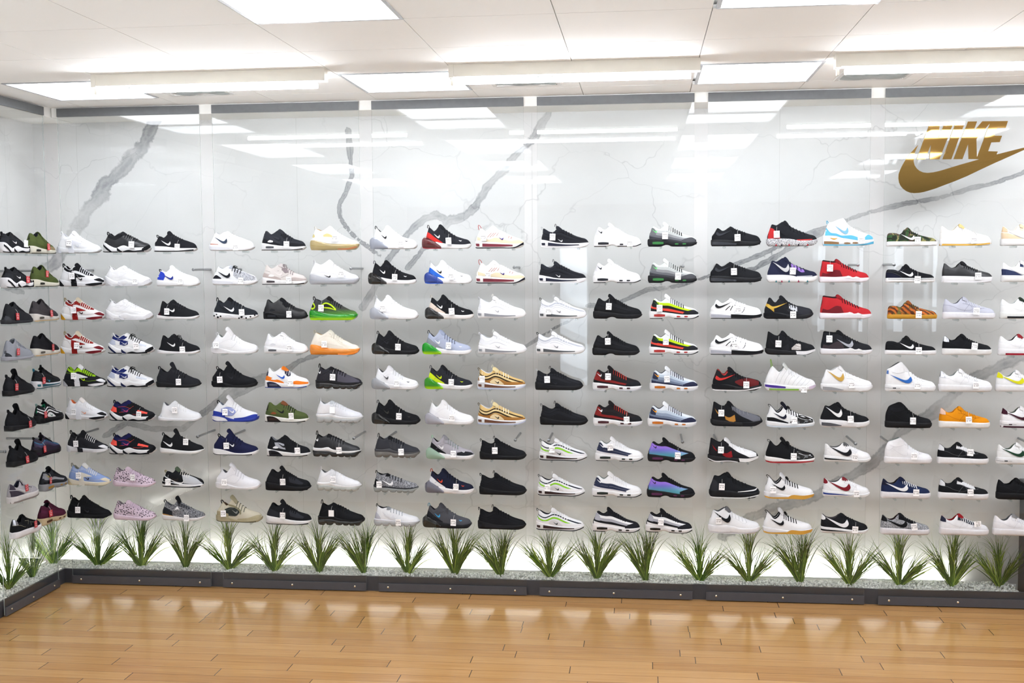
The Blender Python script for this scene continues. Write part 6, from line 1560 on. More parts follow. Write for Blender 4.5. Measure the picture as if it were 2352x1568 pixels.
    (11, 8, 'X', 'u:f1f1f4 m:f2f2f5 a:f4f4f6 b:2b3048 c:2b3048 d:dcdadf f:f5f5f7 v:2e3430 o:15161a w:f0f0f2 n:8a9490 l:f0f0f2 k:c9c9d2 h:2b3048', 'white ribbed runner with navy wave band and no price tag', 3.323, 0.297, 0.639, None),
    (11, 9, 'X', 'u:1a1a1f m:f0eef0 a:f0f0f2 b:a9a9b2 c:17181c d:f0eef0 f:1d1e23 v:2a2420 o:15161a n:101114 l:15161a k:8a8a90 h:a9a9b2 t:15161a', 'black, white and grey ribbed runner without tag, bottom row', 3.323, 0.287, 0.429, None),
    (12, 1, 'X', 'u:d8ddda m:1b1c20 a:b9bdbc b:8a8c90 c:63656b d:3c3d43 f:4a4b50 v:3f7f48 o:101114 w:6fd07c n:b9bdbc l:17181c t:e8eeea h:6a6c70', 'grey gradient ribbed runner with green tick and black sole, top row', 3.65, 0.287, 2.115, (3.751, 2.177, '165', 0)),
    (12, 2, 'X', 'u:d8ddda m:1b1c20 a:b9bdbc b:8a8c90 c:63656b d:3c3d43 f:4a4b50 v:3f7f48 o:101114 w:6fd07c n:b9bdbc l:17181c t:e8eeea h:6a6c70', 'grey gradient ribbed runner with green tick and black sole, second row', 3.652, 0.286, 1.904, (3.826, 1.942, '165', 0)),
    (12, 3, 'X', 'u:e9edf0 m:f2f2f5 a:b6d61a b:1b1c20 c:e0483a d:1b1c20 f:1f2025 v:b03a38 o:15161a w:2f5a2c n:1b1c20 l:101114 t:f0f0f2 h:1b1c20 k:101114', 'white, neon yellow and red ribbed runner with black toe, third row', 3.659, 0.291, 1.694, (3.72, 1.757, '165', 0)),
    (12, 4, 'X', 'u:e9edf0 m:f2f2f5 a:b6d61a b:1b1c20 c:e0483a d:1b1c20 f:1f2025 v:b03a38 o:15161a w:2f5a2c n:1b1c20 l:101114 t:f0f0f2 h:1b1c20 k:101114', 'white, neon yellow and red ribbed runner with black toe, fourth row', 3.659, 0.289, 1.486, (3.757, 1.562, '165', 0)),
    (12, 5, 'X', 'u:dfe5ec m:f0f0f3 a:b9c6d6 b:8a97ac c:6a768c d:262a42 f:252840 v:c06a24 o:d8d8e0 w:f09a20 n:23263c l:23263c t:e9edf2 h:2a2e44 k:a9b4c6', 'blue-grey and navy ribbed runner with orange tick and a price tag', 3.663, 0.284, 1.274, (3.764, 1.343, '165', 0)),
    (12, 6, 'X', 'u:dfe5ec m:f0f0f3 a:b9c6d6 b:8a97ac c:6a768c d:262a42 f:252840 v:c06a24 o:d8d8e0 w:f09a20 n:23263c l:23263c t:e9edf2 h:2a2e44 k:a9b4c6', 'blue-grey and navy ribbed runner with orange tick and no price tag', 3.651, 0.288, 1.064, None),
    (12, 7, 'X', 'u:15161a m:121317 a:6a50b0/I b:6a50b0/I c:5a58a0/I d:3f7f8f/I f:131418 v:5a3050 n:101114 l:0e0f12 t:111216 w:2a2440 h:6a58a8/I', 'black runner with iridescent purple and teal side and a price tag', 3.651, 0.282, 0.853, (3.827, 0.893, '175', 0)),
    (12, 8, 'X', 'u:15161a m:121317 a:6a50b0/I b:6a50b0/I c:5a58a0/I d:3f7f8f/I f:131418 v:5a3050 n:101114 l:0e0f12 t:111216 w:2a2440 h:6a58a8/I', 'black runner with iridescent purple and teal side and no price tag', 3.647, 0.284, 0.641, None),
    (12, 9, 'X', 'u:1a1a1f m:f0eef0 a:f0f0f2 b:a9a9b2 c:17181c d:f0eef0 f:1d1e23 v:2a2420 o:15161a n:101114 l:15161a k:8a8a90 h:a9a9b2 t:15161a', 'black, white and grey ribbed runner with a price tag, bottom row', 3.639, 0.278, 0.432, (3.73, 0.495, '165', 0)),
    (13, 1, 'A', 'u:17181c m:17181c v:3a3c42/G o:0e0f12 w:33353b n:101114 l:0e0f12', 'all-black long runner with air cushioned sole, top row of the fifth bay', 4.015, 0.287, 2.114, (4.164, 2.162, '185', 0)),
    (13, 2, 'A', 'u:17181c m:17181c v:3a3c42/G o:0e0f12 w:33353b n:101114 l:0e0f12', 'all-black long runner with air cushioned sole, second row of the fifth bay', 4.008, 0.301, 1.904, (4.145, 1.967, '185', 0)),
    (13, 3, 'A', 'u:f4f4f6 m:f1f1f4 v:cfd2e2/T g:15161a o:26272d w:17181c n:8a8c8a l:f6f6f8 e:15161a', 'white long runner with big black tick, third row of the fifth bay', 4.011, 0.299, 1.694, (4.171, 1.745, '185', 0)),
    (13, 4, 'A', 'u:f4f4f6 m:f1f1f4 v:cfd2e2/T g:15161a o:26272d w:17181c n:8a8c8a l:f6f6f8 e:15161a', 'white long runner with big black tick, directly above the black and dark red shoe', 4.01, 0.311, 1.485, (4.152, 1.539, '185', 0)),
    (13, 5, 'G', 'u:17181c m:15161a a:5f1c1e b:a83432 w:c43430 o:eceaee n:7a2a2a l:0e0f12 h:17181c', 'black and dark red basketball shoe with red tick and white outsole', 4.024, 0.288, 1.276, (4.219, 1.312, '82', 0)),
    (13, 6, 'GH', 'u:15161a m:17181c a:63646c b:b9803a h:121317 n:101114 l:77787f g:1b1c20', 'black and grey high-heeled-collar basketball shoe with gold tick', 4.017, 0.301, 1.068, (4.078, 1.145, '82', 0)),
    (13, 7, 'GH', 'u:1b1a1e m:1a1a1e a:f0f0f3 b:8a1c22 h:eeecf0 g:f2f2f4 n:101114 l:f2f2f4 t:f0f0f3', 'black basketball shoe with white toe, red tick and white laces', 4.002, 0.295, 0.857, (4.077, 0.928, '82', 0)),
    (13, 8, 'Y', 'u:15171c m:15161a a:2a2b31 h:f0f0f2 g:15161a o:e9eef0 n:101114 l:0e0f12 b:121317', 'black mid-top basketball shoe with thin white outline tick near toe', 4.01, 0.295, 0.644, (4.083, 0.712, '76,90', 0)),
    (13, 9, 'Y', 'u:efeff2 m:f2f0f3 v:f3f1f4 w:17181c n:55575d l:e2e2e6 o:d8d5dc t:6a6c72 b:f3f3f6 k:d2d2da', 'white mid-top basketball shoe with black tick and grey lining, bottom row', 4.005, 0.302, 0.436, (4.066, 0.509, '62', 0)),
    (14, 1, 'Y', 'u:1a1b20 m:a6a6aa/S a:b42a2c b:1d1e23 c:c83a38 g:9c2a34 g2:26242e n:15161a l:0e0f12 w:1c1d22', 'black mid-top with red heel and speckled grey sole', 4.33, 0.291, 2.111, (4.385, 2.179, '125', 0)),
    (14, 2, 'Y', 'u:1d2036 m:f2f2f4 a:23263e w:c2c2c6 b:8a6ab8 g:2f6f78 g2:8a2c48 n:141628 l:141628 c:b0b0b8', 'navy mid-top with silver tick and violet lace cover', 4.333, 0.29, 1.903, (4.477, 1.968, '125', 0)),
    (14, 3, 'G', 'u:1b1c20 m:1b1c20 c:c49a3c w:cfa848 e:c8cad0/P n:101114 l:0e0f12 a:26272d h:15161a', 'black basketball shoe with gold heel stripe and gold tick', 4.318, 0.284, 1.693, (4.481, 1.718, '98,90', 0)),
    (14, 4, 'GH', 'u:15161a m:17181c c:a8a09c/G g:ededf2 n:101114 l:101114 b:1f2025 k:26272d', 'black basketball shoe with shiny strap and white front sole', 4.327, 0.287, 1.486, (4.4, 1.55, '120', 0)),
    (14, 5, 'GL', 'u:f0f0f2 m:f3f3f6 g:4a3390 v:7fae4a h:d8c8e0 k:aeb2b4 k2:c8ccd0 n:8a9494 l:f3f3f6 p:8fc43a t:e6eae8', 'white ribbed basketball shoe with purple heel sole and green loop', 4.326, 0.294, 1.276, (4.545, 1.289, '185', 0)),
    (14, 6, 'GB', 'u:eff0f2 m:edeef2 a:101114/G c:121317 b:101114 o:c9d4e0 w:1a1d2e n:1a1d2e l:101114 t:121420 p:15161a', 'white basketball shoe with patent black toe and double heel loop', 4.335, 0.281, 1.064, (4.494, 1.106, '110', 0)),
    (14, 7, 'GB', 'u:121317 m:f2eff0 a:0c0d10/G o:a02a30 n:101114 l:101114 c:0f1013 p:2a2b31 k:24252b', 'black basketball shoe with patent toe and red outsole', 4.332, 0.286, 0.855, (4.492, 0.896, '110', 0)),
    (14, 8, 'GB', 'u:f3f3f6 m:efeef2 b:15161a g:d8a044 o:cf9a44 w:15161a n:17181c l:101114 t:eceef4 p:17181c', 'white basketball shoe with black tick and gum front sole, eighth row', 4.328, 0.288, 0.645, (4.377, 0.698, '105', 0)),
    (14, 9, 'GB', 'u:f3f3f6 m:efeef2 b:15161a g:d8a044 o:cf9a44 w:15161a n:17181c l:101114 t:eceef4 p:17181c', 'white basketball shoe with black tick and gum front sole, bottom row', 4.322, 0.288, 0.437, None),
    (15, 1, 'U', 'u:f4f6f8/L m:f2f4f7 a:5fb4d8 v:8a6a4a w:7fb8dc w2:d89a2c o:55aad0 n:e2eef4 l:fafafa p:5fb4d8 t:f5f7f9', 'white and sky blue high-top basketball shoe', 4.647, 0.288, 2.111, (4.858, 2.141, '160', 0)),
    (15, 2, 'D', 'u:b4262c m:efe8f0 a:6a1a22 b:15161a g:f5f4f6 n:17181c l:15161a t:8a1c22', 'red high-collar basketball shoe on white sole with a price tag', 4.629, 0.284, 1.901, (4.686, 1.984, '160', 0)),
    (15, 3, 'D', 'u:b4262c m:efe8f0 a:6a1a22 b:15161a g:f5f4f6 n:17181c l:15161a t:8a1c22', 'red high-collar basketball shoe on white sole without a price tag', 4.633, 0.296, 1.692, None),
    (15, 4, 'D', 'u:1d1e23 m:ecebf1 a:3a3338 b:101114 g:f5f5f7 w:a9abb4 n:101114 l:101114 t:15161a', 'black high-collar basketball shoe with grey tick on white sole', 4.639, 0.296, 1.487, (4.687, 1.578, '160', 0)),
    (15, 5, 'Y', 'u:f2f2f4 m:f1f1f4 v:9a9a9e w:c49a4a b:f6f6f8 e:f0f0f4 n:c8c8c8 l:f5f5f8 k:c9cbd2', 'white strapped basketball shoe with gold tick', 4.646, 0.293, 1.273, (4.813, 1.316, '134,90', 0)),
    (15, 6, 'Y', 'u:141519 m:f1f0f3 v:55555a w:f2f2f4 b:101114 e:17181c n:15161a l:101114 t:15161a', 'black strapped basketball shoe with white tick on white sole', 4.642, 0.283, 1.067, (4.81, 1.116, '130', 0)),
    (15, 7, 'C', 'u:f3f2f4/L m:f2f2f4 g:15161a w:1b1c20 n:4a4a4c l:f6f6f8 a:f0f0f2 t:5a5a5c k:d0ced4', 'white classic running shoe with large black tick', 4.668, 0.267, 0.865, (4.837, 0.896, '84', 0)),
    (15, 8, 'C', 'u:f4f4f7/L m:f2f3f6 g:2a3c8c w:7a1c26 a:7a1c26 n:4a4c4e l:f6f6f8 t:7a2a30 k:d2d2da', 'white classic running shoe with large burgundy tick and blue sole stripe', 4.663, 0.269, 0.661, (4.849, 0.685, '84', 0)),
    (15, 9, 'C', 'u:17171b m:f1f0f3 g:15161a w:f1eff3 a:f0eef0 n:4a4448 l:101114 k:2a2b31', 'black classic running shoe with large white tick, bottom row', 4.652, 0.274, 0.447, (4.843, 0.474, '75', 0)),
    (16, 1, 'J', 'u:4a5a3a/C m:f2f2f5 w:f3f3f5 n:1a1b1e l:101114 t:2a3a28/C', 'camouflage skate shoe with white tick and white sole', 5.003, 0.279, 2.106, (5.166, 2.137, '75', 0)),
    (16, 2, 'J', 'u:101116 m:f3f3f5 w:f4f4f6 n:2c2c3a l:15161a g:15161a k:55555c a:14162a', 'black suede skate shoe with thin black line round the white sole', 5.0, 0.275, 1.9, (5.168, 1.915, '84', 0)),
    (16, 3, 'J', 'u:8a4a20/Q m:c08a2c w:5a3a24/Q n:26201e l:2a2220 k:4a2a1c', 'orange and brown woven skate shoe with gum sole', 5.014, 0.276, 1.692, (5.178, 1.717, '86,90', 0)),
    (16, 4, 'J', 'u:101114 m:f2f1f4 w:f3f2f4 n:33353a l:101114 k:26272d', 'black skate shoe with plain white sole, above the white high-top', 5.004, 0.286, 1.487, (5.181, 1.512, '84', 0)),
    (16, 5, 'AH', 'u:f2f2f5/L m:f3f3f6 w:2f66b8 d:5a7ab8 h:20222c n:55575a l:f5f5f7 k:d2d2da a:f4f4f7/L', 'white high-top with ankle strap and blue tick', 5.008, 0.279, 1.277, (5.178, 1.313, '110', 0)),
    (16, 6, 'AM', 'u:101114 m:101114 a:15161a n:0c0d10 l:0c0d10 k:24252b c:121317', 'all-black ankle-strap mid-top sneaker', 5.009, 0.262, 1.067, (5.157, 1.109, '105', 0)),
    (16, 7, 'AM', 'u:f1f0f4/L m:f1eff3 a:f4f3f6/L n:8a9490 l:f3f3f6 k:d0ced6 c:f3f2f6/L', 'all-white ankle-strap mid-top sneaker', 5.009, 0.267, 0.86, (5.167, 0.907, '105', 0)),
    (16, 8, 'AL', 'u:1c2748 m:eeecf2 w:f0f0f3 n:2a2422 l:f2f2f4 a:15182c t:181d38', 'navy knit low sneaker with white tick and white laces', 4.992, 0.281, 0.656, (5.18, 0.696, '130', 0)),
    (16, 9, 'AL', 'u:8a8c90/H m:eceaf0 w:101114 a:101114 b:111216 n:2a1c1e l:101114 t:15161a', 'grey heathered low sneaker with black tick, bottom row', 4.992, 0.28, 0.445, (5.173, 0.497, '130', -0.15)),
    (17, 1, 'AL', 'u:f4f2ee/L m:f3f3f5 o:d8a84a n:e6dcc4 l:f6f6f5 t:e0c484 k:dcdad4', 'white low sneaker with gum outsole, top row of the gold sign bay', 5.293, 0.282, 2.105, (5.471, 2.135, '105', 0)),
    (17, 2, 'AL', 'u:1a1b1f/L m:f1f1f4 o:ecebf0 n:121317 l:101114 k:33343a a:17181c/L c:1c1d21/L', 'black leather low sneaker on white sole, second row', 5.31, 0.278, 1.897, (5.497, 1.933, '95', 0)),
    (17, 3, 'AL', 'u:bfc1d0 m:e9e9f0 n:6a6c74 l:d0d2de t:b8bac8 k:7c7e8c', 'lavender grey low sneaker with dark stitching', 5.318, 0.289, 1.691, (5.492, 1.736, '99,90', 0)),
    (17, 4, 'AL', 'u:121317 m:f0efef a:b9bcc2/M n:101114 l:101114 k:24252b c:15161a', 'black low sneaker with shiny silver heel tab', 5.319, 0.275, 1.486, (5.486, 1.537, '105', 0.08)),
    (17, 5, 'AL', 'u:f1f1f4/L m:eeeef2 a:c5c8d0/M n:8a908e l:f3f3f6 k:cdced6', 'white low sneaker with shiny silver heel tab', 5.303, 0.296, 1.277, (5.497, 1.317, '99', 0.1)),
    (17, 6, 'AL', 'u:e08a10 m:f4f2f0 a:ecc4b0 n:c87a14 l:d88414 k:8a4a10', 'bright orange low sneaker on white sole', 5.308, 0.282, 1.069, (5.463, 1.117, '99', 0)),
    (17, 7, 'AL', 'u:121317 m:f1f0f4 a:dcdce0 b:e6e6ea n:26282a l:f2f2f5 k:6a6c70 t:15161a', 'black low sneaker with white lacing strip, seventh row', 5.303, 0.285, 0.861, (5.477, 0.93, '105', 0)),
    (17, 8, 'AL', 'u:121317 m:f1f0f4 a:dcdce0 b:e6e6ea n:26282a l:f2f2f5 k:6a6c70 t:15161a', 'black low sneaker with white lacing strip, eighth row', 5.312, 0.281, 0.658, (5.48, 0.701, '105', 0)),
    (17, 9, 'AL', 'u:eeedf1/L m:eceaef a:26283a b:1d2230 n:8a1c22 l:f3f3f6 t:a02028 k:cac8d0', 'white low sneaker with red lining and navy lacing strip', 5.322, 0.276, 0.45, (5.525, 0.518, '105', 1.5)),
    (18, 1, 'AL', 'u:f3f1ec/L m:f1f1f2 d:e2c8a8 w:f6f5f2 a:dcbf9c n:efe6d8 l:f5f4f0 t:d8c8a8 b:dccbb0', 'white and tan low sneaker in the top row at the right edge', 5.626, 0.275, 2.103, None),
    (18, 2, 'AL', 'u:f3f3f5/L m:efefee d:2c3454 w:f4f4f6 a:f4f4f6 n:d8dad8 l:f4f4f6 b:2c3454 k:d0d0d8', 'white and navy low sneaker at the right edge', 5.632, 0.275, 1.899, None),
    (18, 3, 'AL', 'u:f3f4f4/L m:eef0ee g:15161a n:c8ccc8 l:f6f6f6 k:d2d6d4 t:1d2a20', 'white low sneaker with black band along the sole', 5.63, 0.278, 1.692, None),
    (18, 4, 'AL', 'u:f3f3f6/L m:efeef3 g:9c2030 n:26242a l:f4f4f7 k:cfd0d8 t:8a2028', 'white low sneaker with dark red band along the sole', 5.625, 0.279, 1.484, None),
    (18, 5, 'AL', 'u:f2f2f4/L m:efeff2 w:d8d420 a:d8d420 n:8a9490 l:f3f3f5 k:d0d2d4', 'white low sneaker with yellow tick and yellow heel', 5.617, 0.28, 1.279, None),
    (18, 6, 'AL', 'u:f2f1f4/L m:f1eff3 w:3a1624 a:3a1624 o:3a1624 h:2a1420 n:5a6058 l:f3f2f5 k:d0ced4', 'white low sneaker with burgundy tick and burgundy heel', 5.647, 0.279, 1.073, None),
    (18, 7, 'AL', 'u:f1f1f2/L m:efeff2 w:1c3c2a h:22242a n:5c665c l:f2f2f4 k:d0d2d0', 'white low sneaker with dark green tick', 5.628, 0.281, 0.864, None),
    (18, 8, 'AL', 'u:0f1014 m:0f1014 n:0c0d10 l:0c0d10 k:2a2b31 t:101114', 'all-black low sneaker at the right edge', 5.632, 0.279, 0.661, None),
    (18, 9, 'AL', 'u:efedf2/L m:edebf0 n:6a6a6c l:f0eef3 k:cac8d2 t:8a8a8c', 'all-white low sneaker in the bottom row at the right edge', 5.617, 0.282, 0.453, None),
    (101, 1, 'M', 'u:1d1e22 m:f1f1f5 g:17181c o:15161a n:101114 k:33343a l:15161a w:f0f0f2 a:24252a b:202126', 'black dad sneaker on white sole, top row of the left wall', -0.723, 0.285, 2.104, (-0.53, 2.158, 'w', 0)),
    (101, 2, 'M', 'u:1d1e22 m:f1f1f5 g:17181c o:15161a n:101114 k:33343a l:15161a w:f0f0f2 a:24252a b:202126', 'black dad sneaker on white sole, second row of the left wall', -0.695, 0.285, 1.904, (-0.518, 1.95, 'r', 0)),
    (101, 3, 'F', 'u:222327 m:2a2b2f n:101114 l:15161a a:3a3b40 o:17181c b:2a2b30', 'black and charcoal runner beside the dark grey suede runner, left wall', -0.712, 0.285, 1.699, (-0.628, 1.74, 'r', 0)),
    (101, 4, 'F', 'u:8d9099 m:9a9ca6 n:55575e l:7c7f88 a:2c2d33 o:8a7a78 b:9598a2 k:6a6c74', 'plain grey runner on the left wall', -0.721, 0.285, 1.489, (-0.635, 1.537, 'r', 0)),
    (101, 5, 'K', 'u:17181c m:17181c n:101114 l:0e0f12 a:1c1d21 w:2c2d33 o:0e0f12', 'all-black runner beside the black and blue runner, left wall', -0.721, 0.285, 1.287, (-0.665, 1.337, 'r', 0)),
    (101, 6, 'K', 'u:131418 m:17181c n:0e0f12 l:0e0f12 a:17181c o:0e0f12', 'all-black runner beside the green-lined striped runner, left wall', -0.715, 0.285, 1.085, (-0.547, 1.107, 'r', 0)),
    (101, 7, 'K', 'u:121317 m:141519 n:0e0f12 l:0e0f12 w:1e1f24 a:15161a o:0e0f12', 'all-black runner beside the dark violet runner, left wall', -0.709, 0.285, 0.877, (-0.582, 0.905, 'r', 0)),
    (101, 8, 'AL', 'u:a9a5aa m:d9d4d4 a:3a3440 d:3a3440 w:c5c2c6 n:1d2030 l:b8b4b8 k:e0dde0 o:8a807c b:3a3440', 'grey and dark plum low sneaker on the left wall', -0.719, 0.285, 0.669, (-0.586, 0.738, 'r', 0)),
    (101, 9, 'AL', 'u:121317 m:efedf2 a:c8cad4/M n:0e0f12 l:0e0f12 k:b8b49a w:1a1b20', 'black low sneaker with silver heel, bottom row of the left wall', -0.702, 0.285, 0.46, (-0.529, 0.51, 'r', 0)),
    (102, 1, 'N', 'u:4a552c m:d9d6c6 a:46512a a2:8a7a5c b:4e5a2e e:46512a v:2a2a26 o:3a3a30 n:17181c l:434d28', 'olive suede runner in the top row of the left wall', -0.426, 0.285, 2.102, (-0.271, 2.144, 'r', 0)),
    (102, 2, 'N', 'u:4a552c m:d9d6c6 a:46512a a2:44502a b:4e5a2e e:46512a v:2a2a26 o:3a3a30 n:101114 l:434d28', 'olive suede runner in the second row of the left wall', -0.397, 0.285, 1.904, (-0.275, 1.981, 'r', 0)),
    (102, 3, 'N', 'u:3a373a m:d6d2cc a:403d40 a2:3a373a b:3c393c e:343135 v:55524c o:c09a58 n:1b1a1d l:2a282b', 'dark grey suede runner with cream sole, left wall', -0.417, 0.285, 1.7, (-0.263, 1.742, 'r', 0)),
    (102, 4, 'N', 'u:15151a m:d6d2c8 a:1a1a1e a2:17171b b:15151a e:121216 v:55524c o:c8924c n:0e0e11 l:101114', 'black suede runner with cream sole, left wall', -0.419, 0.285, 1.493, (-0.26, 1.535, 'r', 0)),
    (102, 5, 'W', 'u:1d1e21 m:dcdce2 a:1a1b1e c:1a1b1e d:1d1e21 v:2f5a68 w:3f8fb0 n:0e0f12 l:121317 p:2f7088 k:33343a o:2a4a54', 'black wavy-lined runner with blue heel loop and white sole, left wall', -0.418, 0.285, 1.296, (-0.368, 1.345, 'r', 0)),
    (102, 6, 'W', 'u:17181c m:17181c a:e9e9ec b:17181c c:e9e9ec d:121317 e:e6e6e9 v:15161a w:1f6a50 n:0f6a48 l:17181c p:8aa8a4 o:17181c', 'black and white striped runner with green lining, left wall', -0.402, 0.285, 1.085, (-0.362, 1.138, 'r', 0)),
    (102, 7, 'W', 'u:3a3442 m:17151a a:3f6f94 b:4a4a6a c:443a54 d:2a2232 v:2a1c2a n:0e0f12 l:17151a p:17181c o:17151a', 'dark violet and blue runner on the left wall', -0.447, 0.285, 0.89, (-0.386, 0.933, 'r', 0)),
    (102, 8, 'X', 'u:26282d m:8a8c92 a:1d1e23 b:9a9ca2 c:2a2b30 d:1b1c20 f:26272c v:a8803a n:101114 l:17181c w:a8902c h:8a8c92', 'black and grey ribbed runner with tan sole windows, left wall', -0.374, 0.285, 0.669, (-0.331, 0.733, 'r', 0)),
    (102, 9, 'X', 'u:4a1c30 m:c9b490 a:481a2e b:52203a c:4a1c30 d:44182a f:4a1c30 v:5a3c2a n:17101a l:42182a', 'burgundy runner with tan sole, bottom row of the left wall', -0.406, 0.285, 0.467, (-0.345, 0.534, 'r', 0)),
]

# ------------------------------------------------------------------ put shoes together
_mesh_cache = {}


def cached(key, fn):
    if key not in _mesh_cache:
        _mesh_cache[key] = fn()
    return _mesh_cache[key]


_forms = {}


def form(k):
    if k not in _forms:
        _forms[k] = Form(MODELS[k])
    return _forms[k]


def part(name, key, code, parent, build, smooth=50):
    """one part of one shoe: the mesh is shared by all shoes of that last, the colour sits on the object"""
    me = cached(key, lambda: build().mesh(name, [mat('808080')], smooth))
    o = link(name, me, parent)
    o.material_slots[0].link = 'OBJECT'
    o.material_slots[0].material = mat(code)
    return o


NAMES = [('101114', 'black'), ('f3f3f5', 'white'), ('8a8c92', 'grey'), ('c8c9ce', 'light grey'), ('45474d', 'dark grey'), ('b0282c', 'red'), ('6a1a24', 'dark red'), ('f08a24', 'orange'), ('d8c090', 'tan'), ('c8a040', 'gold'),
         ('8a5a34', 'brown'), ('a8d820', 'lime green'), ('d8d820', 'yellow'), ('2a8a2a', 'green'), ('4a5530', 'olive green'), ('2f55b8', 'blue'), ('1c2450', 'navy'), ('6fb4dc', 'light blue'), ('6a50a8', 'purple'), ('e0c4d8', 'pink'), ('bfe4cc', 'mint')]


def colour_name(code):
    h = code[:6]
    c = [int(h[i:i + 2], 16) for i in (0, 2, 4)]
    return min(NAMES, key=lambda n: sum((int(n[0][i:i + 2], 16) - q) ** 2 for i, q in zip((0, 2, 4), c)))[1]


def shoe(model, cols, label, group, loc, L, rz):
    sp, F = MODELS[model], form(model)
    c = dict(q.split(':') for q in cols.split())
    u = c['u']
    root = thing('sneaker', label, 'shoe', loc, rz, group)
    root.scale = (L, L, L)

    def mark(o, code):
        n = colour_name(code)
        if n != colour_name(u):
            o['label'] = n + ' ' + o.name.split('.')[0].replace('_', ' ')
        return o

    part('upper', (model, 'u'), u, root, lambda: upper_mesh(F))
    mark(part('lining', (model, 'n'), c.get('n', u), root, lambda: lining_mesh(F)), c.get('n', u))
    t = c.get('t', u.split('/')[0])
    mark(part('tongue', (model, 't'), t, root, lambda: tongue_mesh(sp['tongue'])), t)
    l = c.get('l', u.split('/')[0])
    bow = bool(c.get('bow') or sp.get('bow'))
    mark(part('laces', (model, 'l', bow), l, root, lambda: laces_mesh(F, *sp.get('lace', (.42, .66, 6)), bow=bow)), l)
    m = c.get('m', 'f2f2f5')
    m = m if '/' in m else m + '/N'
    if model == 'T':
        mark(part('midsole', (model, 'm'), m, root, lambda: sole_mesh(sp['st'], sp['sb'], *sp['srange'])), m)
        mark(part('heel_air_unit', (model, 'h'), c['h'], root, lambda: sole_mesh(*sp['heel'], x0=0.0, x1=.43, wid=1.1, bulge=.06, ytaper=.86)), c['h'])
    elif 'pods' in sp:
        mark(part('midsole', (model, 'm'), m, root, lambda: sole_mesh(sp['st'], sp['sb'])), m)
        mark(part('air_sole', (model, 'q'), c['q'], root, lambda: pods_mesh(sp['pods'], sp['st'], sp['sb'])), c['q'])
    else:
        mark(part('air_sole' if sp.get('air') else 'midsole', (model, 'm'), m, root, lambda: sole_mesh(sp['st'], sp['sb'], wid=sp.get('wid', 1.0), bulge=sp.get('bulge', 0))), m)
    done = []
    for i, (nm, k, A, B) in enumerate(sp.get('ov', ())):
        if k in c:
            nd = part(nm, (model, 'ov', i), c[k], root, lambda: band(F, A, B, eps=.004 + .0009 * min(i, 7)))
            mark(nd, c[k])
    for i, (nm, k, A, B) in enumerate(sp.get('so', ())):
        if k in c:
            mark(part(nm, (model, 'so', i), c[k], root, lambda: soleband(sp, A, B, eps=.005 + .0012 * min(i, 5))), c[k])
    if 'k' in c and sp.get('seams'):
        def sm():
            b = MB()
            for k, pts in sp['seams']:
                if k == 'k':
                    q = seam(F, pts)
                    b.add(q.v, q.f)
            return b
        part('stitching', (model, 'k'), c['k'], root, sm)
    if 'w' in c and sp.get('logo'):
        mark(part('tick_mark', (model, 'w'), c['w'], root, lambda: check_mark(F, *sp['logo'])), c['w'])
    if 'blobs' in sp and 'g' in c:
        for i, q in enumerate(sp['blobs']):
            part('sole_spot', (model, 'b', i), c['g'], root, lambda: blobs(sp, [q]))
    if sp.get('loop'):
        p = c.get('p', u.split('/')[0])
        mark(part('pull_loop', (model, 'p'), p, root, lambda: loop_mesh(sp['top'][0][0] - .008, sp['top'][0][1] - .022, *sp['loop'][2:])), p)
    if sp.get('loop2'):
        part('tongue_loop', (model, 'p2'), l, root, lambda: loop_mesh(*sp['loop2']))
    return root


# price tags --------------------------------------------------------------
tag_white = plain('tag_card_white', 'f1f0f2', .6, var=.01)
tag_red = plain('tag_card_red', 'b3242c', .45, var=.05)
ink = plain('tag_ink', '1b1b20', .8)
ink_w = plain('tag_ink_white', 'e8dcdc', .8)
thread = plain('tag_thread', 'c9c8c6', .7)


def text_mesh(s, size):
    cu = bpy.data.curves.new('price_print', 'FONT')
    cu.body = s
    cu.size = size
    cu.align_x = 'CENTER'
    cu.resolution_u = 2
    o = bpy.data.objects.new('tmp', cu)
    COL.objects.link(o)
    me = bpy.data.meshes.new_from_object(o.evaluated_get(bpy.context.evaluated_depsgraph_get()))
    bpy.data.objects.remove(o)
    bpy.data.curves.remove(cu)
    b = MB()
    b.v = [(v.co.x, 0, v.co.y) for v in me.vertices]
    b.f = [tuple(p.vertices) for p in me.polygons]
    bpy.data.meshes.remove(me)
    return b


def card_mesh(red):
    b = MB()
    w, h = (.0155, .0195) if red else (.0165, .0195)
    b.box((-w, -.0006, -h), (w, .0006, h))
    return b.mesh('card', tag_red if red else tag_white)


def string_mesh():
    b = MB()
    b.tube([(.0, -.001, .0165), (.0005, .0, .024), (.001, .004, .033), (.002, .013, .043)], .0006, 5)
    return b.mesh('string', thread, 60)


